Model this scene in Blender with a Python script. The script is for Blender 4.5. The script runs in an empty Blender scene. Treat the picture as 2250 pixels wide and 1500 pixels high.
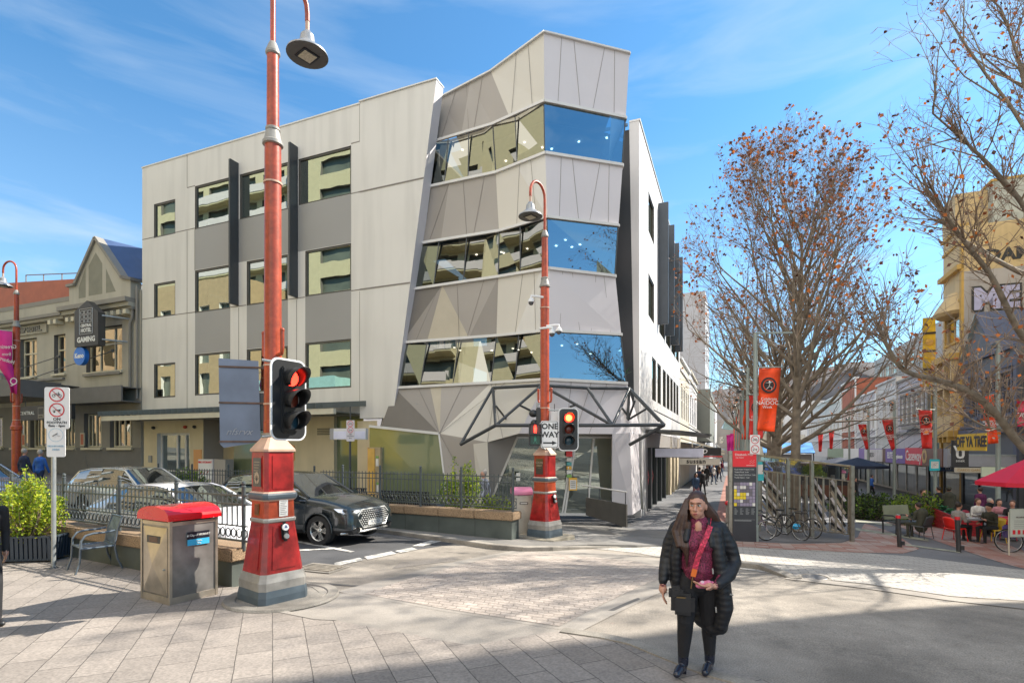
import bpy, bmesh, math, random
from mathutils import Vector, Matrix, noise
from mathutils.bvhtree import BVHTree
V = Vector; PI = math.pi; R = math.radians
S = bpy.context.scene
COL = S.collection

# ------------------------------------------------------------------ camera
F, CH, HY = 1186.0, 2.15, 985.0          # focal length (px of a 2250 px wide frame), eye height, horizon row
cam = bpy.data.cameras.new('camera'); camo = bpy.data.objects.new('camera', cam); COL.objects.link(camo)
camo.location = (0, 0, CH); camo.rotation_euler = (R(90), 0, 0)
cam.sensor_width = 36; cam.lens = 36*F/2250; cam.shift_y = (HY-750)/2250
cam.clip_start = .05; cam.clip_end = 3000
S.camera = camo
# ------------------------------------------------------------------ sun, sky, exposure
SUN_AZ = Vector((.946, .325, 0)).normalized(); SUN_EL = R(42)
sd = bpy.data.lights.new('sun', 'SUN'); sun = bpy.data.objects.new('sun', sd); COL.objects.link(sun)
sd.energy = 5.0; sd.angle = R(.53); sd.color = (1, .93, .82)
sun.rotation_euler = (-(SUN_AZ*math.cos(SUN_EL)+V((0, 0, math.sin(SUN_EL))))).to_track_quat('-Z', 'Y').to_euler()
sun.location = (40, 10, 40)
w = bpy.data.worlds.new('World'); S.world = w; w.use_nodes = True
nt = w.node_tree; nt.nodes.clear()
def N(t, **k):
    n = nt.nodes.new(t)
    for a, b in k.items(): setattr(n, a, b)
    return n
L = lambda a, b: nt.links.new(a, b)
sky = N('ShaderNodeTexSky', sky_type='NISHITA', sun_disc=False)
sky.sun_elevation = SUN_EL; sky.sun_rotation = math.atan2(SUN_AZ.x, SUN_AZ.y)
sky.altitude = 50; sky.air_density = 1.0; sky.dust_density = .35; sky.ozone_density = 2.2
bg = N('ShaderNodeBackground'); bg.inputs['Strength'].default_value = .12
out = N('ShaderNodeOutputWorld')
tc = N('ShaderNodeTexCoord'); sep = N('ShaderNodeSeparateXYZ'); L(tc.outputs['Generated'], sep.inputs[0])
mp = N('ShaderNodeMapping'); mp.inputs['Scale'].default_value = (1.6, 1.6, 9); mp.inputs['Rotation'].default_value = (R(9), R(6), R(35))
L(tc.outputs['Generated'], mp.inputs[0])
nz = N('ShaderNodeTexNoise'); nz.inputs['Scale'].default_value = 1.5; nz.inputs['Detail'].default_value = 6; nz.inputs['Roughness'].default_value = .55; nz.inputs['Distortion'].default_value = .5
L(mp.outputs[0], nz.inputs['Vector'])
cr = N('ShaderNodeValToRGB'); cr.color_ramp.elements[0].position = .46; cr.color_ramp.elements[1].position = .78
L(nz.outputs['Fac'], cr.inputs[0])
low = N('ShaderNodeMapRange'); low.inputs['From Min'].default_value = .02; low.inputs['From Max'].default_value = .45; low.inputs['To Min'].default_value = 1; low.inputs['To Max'].default_value = .32
L(sep.outputs['Z'], low.inputs[0])
mul = N('ShaderNodeMath', operation='MULTIPLY'); L(cr.outputs[0], mul.inputs[0]); L(low.outputs[0], mul.inputs[1])
hz = N('ShaderNodeMapRange'); hz.inputs['From Min'].default_value = 0; hz.inputs['From Max'].default_value = .5; hz.inputs['To Min'].default_value = .34; hz.inputs['To Max'].default_value = 0
L(sep.outputs['Z'], hz.inputs[0])
mx = N('ShaderNodeMath', operation='MAXIMUM'); L(mul.outputs[0], mx.inputs[0]); L(hz.outputs[0], mx.inputs[1])
tint = N('ShaderNodeMixRGB', blend_type='MULTIPLY'); tint.inputs[0].default_value = 1; tint.inputs[2].default_value = (.50, .87, 1.0, 1)
L(sky.outputs[0], tint.inputs[1])
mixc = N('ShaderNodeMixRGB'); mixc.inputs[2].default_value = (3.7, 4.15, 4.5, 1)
dotn = N('ShaderNodeVectorMath', operation='DOT_PRODUCT'); dotn.inputs[1].default_value = (-.55, -.66, .5); L(tc.outputs['Generated'], dotn.inputs[0])  # bright cloud bank behind the camera, added to light the facades
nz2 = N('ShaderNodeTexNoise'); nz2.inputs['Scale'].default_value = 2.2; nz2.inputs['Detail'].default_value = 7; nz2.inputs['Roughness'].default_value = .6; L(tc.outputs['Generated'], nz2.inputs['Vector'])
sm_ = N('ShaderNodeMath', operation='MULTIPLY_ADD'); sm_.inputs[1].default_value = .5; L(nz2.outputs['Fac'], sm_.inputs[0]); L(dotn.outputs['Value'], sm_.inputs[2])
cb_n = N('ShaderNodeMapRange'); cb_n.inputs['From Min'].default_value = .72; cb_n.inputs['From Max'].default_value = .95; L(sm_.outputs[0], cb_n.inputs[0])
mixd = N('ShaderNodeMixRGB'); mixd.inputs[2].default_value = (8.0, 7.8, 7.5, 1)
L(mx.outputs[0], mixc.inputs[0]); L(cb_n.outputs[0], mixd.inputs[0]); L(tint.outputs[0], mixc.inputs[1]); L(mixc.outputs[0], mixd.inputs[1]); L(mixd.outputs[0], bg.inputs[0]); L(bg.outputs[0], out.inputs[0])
S.view_settings.view_transform = 'Standard'; S.view_settings.look = 'None'; S.view_settings.gamma = 1
S.view_settings.exposure = 1.03
S.cycles.max_bounces = 6; S.cycles.diffuse_bounces = 3; S.cycles.glossy_bounces = 4; S.cycles.transparent_max_bounces = 10
S.cycles.caustics_reflective = False; S.cycles.caustics_refractive = False

# ------------------------------------------------------------------ frames
UX = V((.9256, -.3786, 0)); VY = V((.3786, .9256, 0)); ANG = math.atan2(UX.y, UX.x)
Q = V((4.2, 18.2, 0))                       # corner of the Collins facade line
MO = V((4.3, 20.8, 0))                      # origin of the mall facade line
def sm01(a, b, x):
    t = min(1, max(0, (x-a)/(b-a))); return t*t*(3-2*t)
def H(x, y):
    q = .6*x+.8*y
    z = -.92*sm01(6, 22, q)
    d = V((x, y, 0))-MO; wv = d.dot(UX); t = d.dot(VY)
    z -= .6*sm01(2, 14, t)*sm01(4, 12, wv)
    z += .055*max(0, -x-12)*sm01(4, 16, y)
    return z
def P(px, py, Y): return V(((px-1125)/F*Y, Y, CH+(HY-py)/F*Y))
def G(px, py, off=0):
    Y = 1.5
    while Y < 400:
        p = P(px, py, Y)
        if p.z <= H(p.x, p.y)+off: return V((p.x, p.y, H(p.x, p.y)+off))
        Y += .02 if Y < 40 else .3
    return p
def GX(px, Y, off=0):
    x = (px-1125)/F*Y; return V((x, Y, H(x, Y)+off))
def ML(wv, t, z=None):                        # mall coordinates: across, along
    p = MO+UX*wv+VY*t; p.z = H(p.x, p.y) if z is None else z; return p
def CS(s, v, z=0):                            # Collins facade coordinates: along, behind, up
    p = Q+UX*s+VY*v; p.z = z; return p

# ------------------------------------------------------------------ materials
MATS = {}
def mat(name, col=(.5, .5, .5), rough=.6, metal=0, var=.1, scale=2.5, bump=0, bscale=30, spec=.5, emit=None, estr=1, coat=0, detail=4, alpha=1, tex=None):
    if name in MATS: return MATS[name]
    m = bpy.data.materials.new(name); m.use_nodes = True; t = m.node_tree; b = t.nodes['Principled BSDF']
    b.inputs['Roughness'].default_value = rough; b.inputs['Metallic'].default_value = metal
    b.inputs['Specular IOR Level'].default_value = spec; b.inputs['Coat Weight'].default_value = coat
    b.inputs['Coat Roughness'].default_value = .05
    ln = t.links.new
    ge = t.nodes.new('ShaderNodeNewGeometry')
    c = None
    if var > 0 or tex:
        n = t.nodes.new('ShaderNodeTexNoise'); n.inputs['Scale'].default_value = scale; n.inputs['Detail'].default_value = detail
        ln(ge.outputs['Position'], n.inputs['Vector'])
        r = t.nodes.new('ShaderNodeMapRange'); r.inputs['From Min'].default_value = .3; r.inputs['From Max'].default_value = .7
        r.inputs['To Min'].default_value = 1-var; r.inputs['To Max'].default_value = 1+var*.7
        ln(n.outputs['Fac'], r.inputs[0])
        mm = t.nodes.new('ShaderNodeVectorMath'); mm.operation = 'SCALE'
        mm.inputs[0].default_value = col[:3]
        ln(r.outputs[0], mm.inputs['Scale']); c = mm
        if tex: tex(t, ge, mm, b)
        ln(mm.outputs[0], b.inputs['Base Color'])
        rr = t.nodes.new('ShaderNodeMapRange'); rr.inputs['To Min'].default_value = max(0, rough-.08); rr.inputs['To Max'].default_value = min(1, rough+.08)
        ln(n.outputs['Fac'], rr.inputs[0]); ln(rr.outputs[0], b.inputs['Roughness'])
    else: b.inputs['Base Color'].default_value = (*col[:3], 1)
    if bump:
        n2 = t.nodes.new('ShaderNodeTexNoise'); n2.inputs['Scale'].default_value = bscale; n2.inputs['Detail'].default_value = 5
        ln(ge.outputs['Position'], n2.inputs['Vector'])
        bp = t.nodes.new('ShaderNodeBump'); bp.inputs['Strength'].default_value = bump; bp.inputs['Distance'].default_value = .02
        ln(n2.outputs['Fac'], bp.inputs['Height']); ln(bp.outputs[0], b.inputs['Normal'])
    if emit:
        b.inputs['Emission Color'].default_value = (*emit, 1); b.inputs['Emission Strength'].default_value = estr
    MATS[name] = m; return m
def brick_tex(w, h, ang, mortar=.004, mcol=.45, var=.25, zig=0, c2=None, mix2=0, speck=60, off=.5, warp=.004):
    """pavers or bricks in plan (world x,y turned by ang); returns a hook for mat()"""
    def f(t, ge, mm, b):
        ln = t.links.new
        mp = t.nodes.new('ShaderNodeMapping'); mp.inputs['Rotation'].default_value = (0, 0, -ang)
        ln(ge.outputs['Position'], mp.inputs[0]); src = mp.outputs[0]
        if zig:
            wv = t.nodes.new('ShaderNodeTexWave'); wv.wave_profile = 'TRI'; wv.bands_direction = 'Y'; wv.inputs['Scale'].default_value = .5/h/PI*2
            ln(src, wv.inputs['Vector'])
            cb = t.nodes.new('ShaderNodeCombineXYZ'); m1 = t.nodes.new('ShaderNodeMath'); m1.operation = 'MULTIPLY'; m1.inputs[1].default_value = zig
            ln(wv.outputs['Fac'], m1.inputs[0]); ln(m1.outputs[0], cb.inputs[0])
            ad = t.nodes.new('ShaderNodeVectorMath'); ln(src, ad.inputs[0]); ln(cb.outputs[0], ad.inputs[1]); src = ad.outputs[0]
        nn = t.nodes.new('ShaderNodeTexNoise'); nn.inputs['Scale'].default_value = 5; ln(ge.outputs['Position'], nn.inputs['Vector'])
        sc = t.nodes.new('ShaderNodeVectorMath'); sc.operation = 'SCALE'; sc.inputs['Scale'].default_value = warp*2; ln(nn.outputs['Color'], sc.inputs[0])
        ad2 = t.nodes.new('ShaderNodeVectorMath'); ln(src, ad2.inputs[0]); ln(sc.outputs[0], ad2.inputs[1])
        br = t.nodes.new('ShaderNodeTexBrick'); br.inputs['Scale'].default_value = 1; br.inputs['Brick Width'].default_value = w; br.inputs['Row Height'].default_value = h
        br.inputs['Mortar Size'].default_value = mortar; br.inputs['Mortar Smooth'].default_value = .3; br.offset = off; br.inputs['Bias'].default_value = 0
        base = mm.inputs[0].default_value[:]
        br.inputs['Color1'].default_value = (*[x*(1-var) for x in base], 1)
        c2_ = c2 or [x*(1+var) for x in base]
        br.inputs['Color2'].default_value = (*c2_, 1); br.inputs['Mortar'].default_value = (*[x*mcol for x in base], 1)
        ln(ad2.outputs[0], br.inputs['Vector'])
        n3 = t.nodes.new('ShaderNodeTexNoise'); n3.inputs['Scale'].default_value = speck; n3.inputs['Detail'].default_value = 3; ln(ge.outputs['Position'], n3.inputs['Vector'])
        m3 = t.nodes.new('ShaderNodeMapRange'); m3.inputs['From Min'].default_value = .3; m3.inputs['From Max'].default_value = .7; m3.inputs['To Min'].default_value = .78; m3.inputs['To Max'].default_value = 1.2; ln(n3.outputs['Fac'], m3.inputs[0])
        s3 = t.nodes.new('ShaderNodeVectorMath'); s3.operation = 'SCALE'; ln(br.outputs['Color'], s3.inputs[0]); ln(m3.outputs[0], s3.inputs['Scale'])
        ln(s3.outputs[0], mm.inputs[0])
        bp = t.nodes.new('ShaderNodeBump'); bp.inputs['Strength'].default_value = .5; bp.inputs['Distance'].default_value = .006; bp.invert = True
        ln(br.outputs['Fac'], bp.inputs['Height']); ln(bp.outputs[0], b.inputs['Normal'])
    return f
def speck_tex(sc=120, a=.7, b=1.35, crack=0, big=.35, bs=.35):
    def f(t, ge, mm, bs_):
        ln = t.links.new
        base = mm.inputs[0].default_value[:]
        n3 = t.nodes.new('ShaderNodeTexNoise'); n3.inputs['Scale'].default_value = sc; n3.inputs['Detail'].default_value = 3; ln(ge.outputs['Position'], n3.inputs['Vector'])
        m3 = t.nodes.new('ShaderNodeMapRange'); m3.inputs['From Min'].default_value = .33; m3.inputs['From Max'].default_value = .67; m3.inputs['To Min'].default_value = a; m3.inputs['To Max'].default_value = b; ln(n3.outputs['Fac'], m3.inputs[0])
        s3 = t.nodes.new('ShaderNodeVectorMath'); s3.operation = 'SCALE'; s3.inputs[0].default_value = base; ln(m3.outputs[0], s3.inputs['Scale'])
        last = s3
        n4 = t.nodes.new('ShaderNodeTexNoise'); n4.inputs['Scale'].default_value = bs; n4.inputs['Detail'].default_value = 7; n4.inputs['Roughness'].default_value = .65; ln(ge.outputs['Position'], n4.inputs['Vector'])
        m4 = t.nodes.new('ShaderNodeMapRange'); m4.inputs['From Min'].default_value = .35; m4.inputs['From Max'].default_value = .65; m4.inputs['To Min'].default_value = 1-big; m4.inputs['To Max'].default_value = 1+big*.7; ln(n4.outputs['Fac'], m4.inputs[0])
        s4 = t.nodes.new('ShaderNodeVectorMath'); s4.operation = 'SCALE'; ln(last.outputs[0], s4.inputs[0]); ln(m4.outputs[0], s4.inputs['Scale']); last = s4
        if crack:
            vo = t.nodes.new('ShaderNodeTexVoronoi'); vo.feature = 'DISTANCE_TO_EDGE'; vo.inputs['Scale'].default_value = crack
            wn = t.nodes.new('ShaderNodeTexNoise'); wn.inputs['Scale'].default_value = 1.5; wn.inputs['Detail'].default_value = 6; ln(ge.outputs['Position'], wn.inputs['Vector'])
            wm = t.nodes.new('ShaderNodeVectorMath'); wm.operation = 'MULTIPLY_ADD'; wm.inputs[1].default_value = (.8, .8, .8); ln(wn.outputs['Color'], wm.inputs[0]); ln(ge.outputs['Position'], wm.inputs[2])
            ln(wm.outputs[0], vo.inputs['Vector'])
            m5 = t.nodes.new('ShaderNodeMapRange'); m5.inputs['From Max'].default_value = .006; m5.inputs['To Min'].default_value = .55; ln(vo.outputs['Distance'], m5.inputs[0])
            s5 = t.nodes.new('ShaderNodeVectorMath'); s5.operation = 'SCALE'; ln(last.outputs[0], s5.inputs[0]); ln(m5.outputs[0], s5.inputs['Scale']); last = s5
        ln(last.outputs[0], mm.inputs[0])
        bp = t.nodes.new('ShaderNodeBump'); bp.inputs['Strength'].default_value = .35; bp.inputs['Distance'].default_value = .004
        ln(n3.outputs['Fac'], bp.inputs['Height']); ln(bp.outputs[0], bs_.inputs['Normal'])
    return f
def streak_tex(amount=.25, vert=True, sc=3):
    """weathering streaks that run down a wall"""
    def f(t, ge, mm, b):
        ln = t.links.new; base = mm.inputs[0].default_value[:]
        mp = t.nodes.new('ShaderNodeMapping'); mp.inputs['Scale'].default_value = (sc, sc, sc*.08); ln(ge.outputs['Position'], mp.inputs[0])
        n = t.nodes.new('ShaderNodeTexNoise'); n.inputs['Scale'].default_value = 1.5; n.inputs['Detail'].default_value = 6; ln(mp.outputs[0], n.inputs['Vector'])
        m3 = t.nodes.new('ShaderNodeMapRange'); m3.inputs['From Min'].default_value = .45; m3.inputs['From Max'].default_value = .75; m3.inputs['To Min'].default_value = 1; m3.inputs['To Max'].default_value = 1-amount; ln(n.outputs['Fac'], m3.inputs[0])
        s3 = t.nodes.new('ShaderNodeVectorMath'); s3.operation = 'SCALE'; s3.inputs[0].default_value = base; ln(m3.outputs[0], s3.inputs['Scale'])
        ln(s3.outputs[0], mm.inputs[0])
    return f
def glass(name, tint=(.75, .8, .85), refl=.5, see=(.7, .75, .75), rough=.0, wob=0, mxr=1):
    if name in MATS: return MATS[name]
    m = bpy.data.materials.new(name); m.use_nodes = True; t = m.node_tree; t.nodes.clear(); ln = t.links.new
    o = t.nodes.new('ShaderNodeOutputMaterial'); g = t.nodes.new('ShaderNodeBsdfGlossy'); g.inputs['Color'].default_value = (*tint, 1); g.inputs['Roughness'].default_value = rough
    tr = t.nodes.new('ShaderNodeBsdfTransparent'); tr.inputs['Color'].default_value = (*see, 1)
    lw = t.nodes.new('ShaderNodeLayerWeight'); lw.inputs['Blend'].default_value = .35
    mr = t.nodes.new('ShaderNodeMapRange'); mr.inputs['To Min'].default_value = refl; mr.inputs['To Max'].default_value = mxr; ln(lw.outputs['Fresnel'], mr.inputs[0])
    mx_ = t.nodes.new('ShaderNodeMixShader'); ln(mr.outputs[0], mx_.inputs[0]); ln(tr.outputs[0], mx_.inputs[1]); ln(g.outputs[0], mx_.inputs[2]); ln(mx_.outputs[0], o.inputs[0])
    if wob:
        ge = t.nodes.new('ShaderNodeNewGeometry'); n2 = t.nodes.new('ShaderNodeTexNoise'); n2.inputs['Scale'].default_value = .9; n2.inputs['Detail'].default_value = 1
        ln(ge.outputs['Position'], n2.inputs['Vector']); bp = t.nodes.new('ShaderNodeBump'); bp.inputs['Strength'].default_value = wob; bp.inputs['Distance'].default_value = .02
        ln(n2.outputs['Fac'], bp.inputs['Height']); ln(bp.outputs[0], g.inputs['Normal'])
    MATS[name] = m; return m

def leafy(m, k=.45):
    t = m.node_tree; b = t.nodes['Principled BSDF']; o = t.nodes['Material Output']; tr = t.nodes.new('ShaderNodeBsdfTranslucent'); mx_ = t.nodes.new('ShaderNodeMixShader'); mx_.inputs[0].default_value = k
    src = b.inputs['Base Color'].links[0].from_socket; t.links.new(src, tr.inputs[0]); t.links.new(b.outputs[0], mx_.inputs[1]); t.links.new(tr.outputs[0], mx_.inputs[2]); t.links.new(mx_.outputs[0], o.inputs[0]); return m
# ------------------------------------------------------------------ mesh builder
class MB:
    def __init__(s): s.v = []; s.f = []; s.m = []; s.s = []; s.T = None
    def add(s, vs, fs, m, smooth=False):
        o = len(s.v)
        s.v += [(s.T @ V(p)) if s.T is not None else V(p) for p in vs]
        for f in fs: s.f.append([i+o for i in f]); s.m.append(m); s.s.append(smooth)
        return s
    def box(s, a, b, m):
        x0, y0, z0 = a; x1, y1, z1 = b
        if x0 > x1: x0, x1 = x1, x0
        if y0 > y1: y0, y1 = y1, y0
        if z0 > z1: z0, z1 = z1, z0
        vs = [(x, y, z) for z in (z0, z1) for x, y in ((x0, y0), (x1, y0), (x1, y1), (x0, y1))]
        return s.add(vs, [(3, 2, 1, 0), (4, 5, 6, 7), (0, 1, 5, 4), (1, 2, 6, 5), (2, 3, 7, 6), (3, 0, 4, 7)], m)
    def cb(s, c, size, m):
        return s.box([c[i]-size[i]/2 for i in range(3)], [c[i]+size[i]/2 for i in range(3)], m)
    def rbox(s, a, b, m, r=.02):          # box with chamfered edges
        bm = bmesh.new(); bmesh.ops.create_cube(bm, size=1)
        for v in bm.verts: v.co = V([(a[i]+b[i])/2+v.co[i]*abs(b[i]-a[i]) for i in range(3)])
        bmesh.ops.bevel(bm, geom=bm.edges[:], offset=r, segments=2, affect='EDGES', clamp_overlap=True)
        return s.bm(bm, m, False)
    def bm(s, bm, m, smooth=True):
        bm.verts.index_update()
        s.add([v.co.copy() for v in bm.verts], [[v.index for v in f.verts] for f in bm.faces], m, smooth); bm.free(); return s
    def poly(s, pts, m): return s.add(pts, [list(range(len(pts)))], m)
    def prism(s, pts, off, m, m2=None):
        n = len(pts); off = V(off); pts = [V(p) for p in pts]
        vs = pts+[p+off for p in pts]
        s.add(vs, [list(range(n))], m)
        s.add(vs, [list(range(2*n-1, n-1, -1))], m)
        return s.add(vs, [(i, i+n, (i+1) % n+n, (i+1) % n) for i in range(n)], m2 or m)
    def beam(s, a, b, w, h, m, up=(0, 0, 1)):
        a = V(a); b = V(b); d = (b-a).normalized(); up = V(up)
        if abs(d.dot(up)) > .98: up = V((0, 1, 0)) if abs(d.y) < .9 else V((1, 0, 0))
        x = d.cross(up).normalized()*w/2; y = x.cross(d).normalized()*h/2
        vs = [a-x-y, a+x-y, a+x+y, a-x+y, b-x-y, b+x-y, b+x+y, b-x+y]
        return s.add(vs, [(0, 1, 2, 3), (7, 6, 5, 4), (0, 4, 5, 1), (1, 5, 6, 2), (2, 6, 7, 3), (3, 7, 4, 0)], m)
    def scale(s, k):
        s.v = [V((p.x*k, p.y*k, p.z)) for p in s.v]; return s
    def tube(s, pts, r, m, n=8, caps=True, smooth=True, sx=1, sy=1):
        pts = [V(p) for p in pts]; k = len(pts); rs = r if isinstance(r, (list, tuple)) else [r]*k
        ds = [(pts[min(i+1, k-1)]-pts[max(i-1, 0)]).normalized() for i in range(k)]
        up = V((0, 0, 1)) if abs(ds[0].z) < .9 else V((0, 1, 0))
        x = ds[0].cross(up).normalized(); vs = []
        for i in range(k):
            x = (x-ds[i]*x.dot(ds[i])).normalized(); y = ds[i].cross(x)
            for j in range(n):
                a = 2*PI*j/n; vs.append(pts[i]+(x*math.cos(a)*sx+y*math.sin(a)*sy)*rs[i])
        fs = [(i*n+j, i*n+(j+1) % n, (i+1)*n+(j+1) % n, (i+1)*n+j) for i in range(k-1) for j in range(n)]
        s.add(vs, fs, m, smooth)
        if caps: s.add(vs[:n], [list(range(n-1, -1, -1))], m); s.add(vs[-n:], [list(range(n))], m)
        return s
    def lathe(s, prof, m, n=16, c=(0, 0, 0), ph=0, smooth=True, mats=None, axis='z', caps=True):
        c = V(c); vs = []
        for r, z in prof:
            for j in range(n):
                a = 2*PI*(j+ph)/n
                q = (r*math.cos(a), r*math.sin(a), z)
                if axis == 'y': q = (q[0], q[2], q[1])
                elif axis == 'x': q = (q[2], q[0], q[1])
                vs.append(c+V(q))
        for i in range(len(prof)-1):
            fs = [(i*n+j, i*n+(j+1) % n, (i+1)*n+(j+1) % n, (i+1)*n+j) for j in range(n)]
            s.add(vs, fs, mats[i] if mats else m, smooth)
        if not caps: return s
        if prof[0][0] > 1e-4: s.add(vs[:n], [list(range(n-1, -1, -1))], mats[0] if mats else m)
        if prof[-1][0] > 1e-4: s.add(vs[-n:], [list(range(n))], mats[-1] if mats else m)
        return s
    def ball(s, c, r, m, seg=12, rings=8, rot=None):
        if not isinstance(r, (tuple, list)): r = (r, r, r)
        c = V(c); vs = []
        for i in range(rings+1):
            a = PI*i/rings
            for j in range(seg):
                b = 2*PI*j/seg; q = V((r[0]*math.sin(a)*math.cos(b), r[1]*math.sin(a)*math.sin(b), r[2]*math.cos(a)))
                if rot is not None: q = rot @ q
                vs.append(c+q)
        return s.add(vs, [(i*seg+j, (i+1)*seg+j, (i+1)*seg+(j+1) % seg, i*seg+(j+1) % seg) for i in range(rings) for j in range(seg)], m, True)
    def text(s, t, size, m, o, right, up, ext=.004, align='CENTER', space=1, sx=1, bold=0, italic=0):
        cu = bpy.data.curves.new('t', 'FONT'); cu.body = t; cu.size = size; cu.extrude = ext; cu.resolution_u = 2
        cu.align_x = align; cu.align_y = 'CENTER'; cu.space_character = space; cu.offset = bold; cu.shear = italic
        ob = bpy.data.objects.new('t', cu); me = bpy.data.meshes.new_from_object(ob)
        right = V(right).normalized(); up = V(up).normalized(); nrm = right.cross(up); o = V(o)
        s.add([o+right*(v.co.x*sx)+up*v.co.y+nrm*v.co.z for v in me.vertices], [list(p.vertices) for p in me.polygons], m)
        bpy.data.objects.remove(ob); bpy.data.curves.remove(cu); bpy.data.meshes.remove(me); return s
WM = {}
def setp(o, label=None, cat=None, group=None, kind=None):
    if label: o['label'] = label
    if cat: o['category'] = cat
    if group: o['group'] = group
    if kind: o['kind'] = kind
    return o
def thing(name, label, cat, loc=(0, 0, 0), rz=0, group=None):
    o = bpy.data.objects.new(name, None); COL.objects.link(o); o.empty_display_size = .3
    o.location = loc; o.rotation_euler = (0, 0, rz)
    WM[o] = Matrix.Translation(V(loc)) @ Matrix.Rotation(rz, 4, 'Z')
    return setp(o, label, cat, group)
SPLIT = dict(mullions='mullion', sills='sill', access_panels='access_panel', slanted_stripes='slanted_stripe', rails='rail', stickers='sticker', door_notices='notice', braces='brace', chords='chord', ceiling_lights='ceiling_light', uprights='upright', downpipe='downpipe', gable_recess='gable_recess', bay_and_mouldings='moulding', hangers='hanger', roof_pillars='roof_pillar', door_pillars='door_pillar', timber_panel='timber_panel', lid_supports='lid_support', plates='plate', posts='post', shopfront_frame='shopfront_frame', cornice='cornice', zip_pulls='zip_pull', eyebrows='eyebrow', cranks='crank', panes='roof_pane')
def build(name, mb, parent=None, label=None, cat=None, group=None, kind=None, world=False, origin=None):
    if name in SPLIT and parent is not None:
        par = list(range(len(mb.v))); key = {}
        def fd(i):
            while par[i] != i: par[i] = par[par[i]]; i = par[i]
            return i
        for i, p in enumerate(mb.v):
            k = (round(p.x, 4), round(p.y, 4), round(p.z, 4))
            if k in key: par[fd(i)] = fd(key[k])
            else: key[k] = i
        for f in mb.f:
            for i in f[1:]: par[fd(i)] = fd(f[0])
        gr_ = {}
        for n_, f in enumerate(mb.f): gr_.setdefault(fd(f[0]), []).append(n_)
        r = None
        for fl in gr_.values():
            q = MB(); us = sorted({i for n_ in fl for i in mb.f[n_]}); ix = {a: b for b, a in enumerate(us)}
            q.v = [mb.v[i] for i in us]; q.f = [[ix[i] for i in mb.f[n_]] for n_ in fl]; q.m = [mb.m[n_] for n_ in fl]; q.s = [mb.s[n_] for n_ in fl]
            r = build(SPLIT[name]+'\0', q, parent, label, world=world)
        return r
    name = name.rstrip('\0')
    me = bpy.data.meshes.new(name); vs = mb.v; T = None
    loc = V((0, 0, 0))
    if parent is not None and world:
        T = (WM[parent]).inverted()
    if parent is None:
        if origin is None:
            xs = [p.x for p in vs]; ys = [p.y for p in vs]; zs = [p.z for p in vs]
            origin = V(((min(xs)+max(xs))/2, (min(ys)+max(ys))/2, min(zs)))
        loc = V(origin); T = Matrix.Translation(-loc)
    me.from_pydata([tuple(T @ p if T is not None else p) for p in vs], [], mb.f)
    ms = []; idx = {}
    for m in mb.m:
        if m.name not in idx: idx[m.name] = len(ms); ms.append(m)
    for m in ms: me.materials.append(m)
    me.polygons.foreach_set('material_index', [idx[m.name] for m in mb.m])
    me.polygons.foreach_set('use_smooth', mb.s)
    me.validate(); me.update()
    o = bpy.data.objects.new(name, me); COL.objects.link(o)
    if parent is not None:
        o.parent = parent; WM[o] = WM[parent]
    else: o.location = loc; WM[o] = Matrix.Translation(loc)
    return setp(o, label, cat, group, kind)
def dup(o, loc=None, rz=None, parent=None, label=None, group=None):
    c = o.copy(); COL.objects.link(c)
    if parent is not None: c.parent = parent
    if loc is not None: c.location = loc
    if rz is not None: c.rotation_euler = (0, 0, rz)
    if label: c['label'] = label
    if group: c['group'] = group
    for ch in [x for x in bpy.data.objects if x.parent == o]: dup(ch, parent=c)
    return c
def wall(mb, x0, x1, z0, z1, ops, m, y=0, depth=.3, reveal=None, zones=None):
    """wall facing -y with real openings; ops: (xa,xb,za,zb); zones: (xa,xb,za,zb,mat)"""
    zones = zones or []
    xs = sorted({x0, x1, *[c for o in ops for c in o[:2]], *[c for o in zones for c in o[:2]]})
    zs = sorted({z0, z1, *[c for o in ops for c in o[2:4]], *[c for o in zones for c in o[2:4]]})
    xs = [x for x in xs if x0-1e-6 <= x <= x1+1e-6]; zs = [z for z in zs if z0-1e-6 <= z <= z1+1e-6]
    for i in range(len(xs)-1):
        for j in range(len(zs)-1):
            cx = (xs[i]+xs[i+1])/2; cz = (zs[j]+zs[j+1])/2
            if any(o[0] < cx < o[1] and o[2] < cz < o[3] for o in ops): continue
            mm = m
            for zz in zones:
                if zz[0] < cx < zz[1] and zz[2] < cz < zz[3]: mm = zz[4]
            mb.poly([(xs[i], y, zs[j]), (xs[i+1], y, zs[j]), (xs[i+1], y, zs[j+1]), (xs[i], y, zs[j+1])], mm)
    rv = reveal or m
    for a, b, c, d in [o[:4] for o in ops]:
        mb.poly([(a, y, c), (a, y, d), (a, y+depth, d), (a, y+depth, c)], rv); mb.poly([(b, y, c), (b, y+depth, c), (b, y+depth, d), (b, y, d)], rv)
        mb.poly([(a, y, c), (a, y+depth, c), (b, y+depth, c), (b, y, c)], rv); mb.poly([(a, y, d), (b, y, d), (b, y+depth, d), (a, y+depth, d)], rv)
    return mb
def frame_mb(a, b, c, d, y, fw, fd, m, mull=(), trans=()):
    mb = MB()
    mb.box((a, y, c), (a+fw, y+fd, d), m).box((b-fw, y, c), (b, y+fd, d), m)
    mb.box((a+fw, y, c), (b-fw, y+fd, c+fw), m).box((a+fw, y, d-fw), (b-fw, y+fd, d), m)
    for k in mull: mb.box((k-fw/2, y+.002, c+fw), (k+fw/2, y+fd-.002, d-fw), m)
    for k in trans: mb.box((a+fw, y+.004, k-fw/2), (b-fw, y+fd-.004, k+fw/2), m)
    return mb
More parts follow.
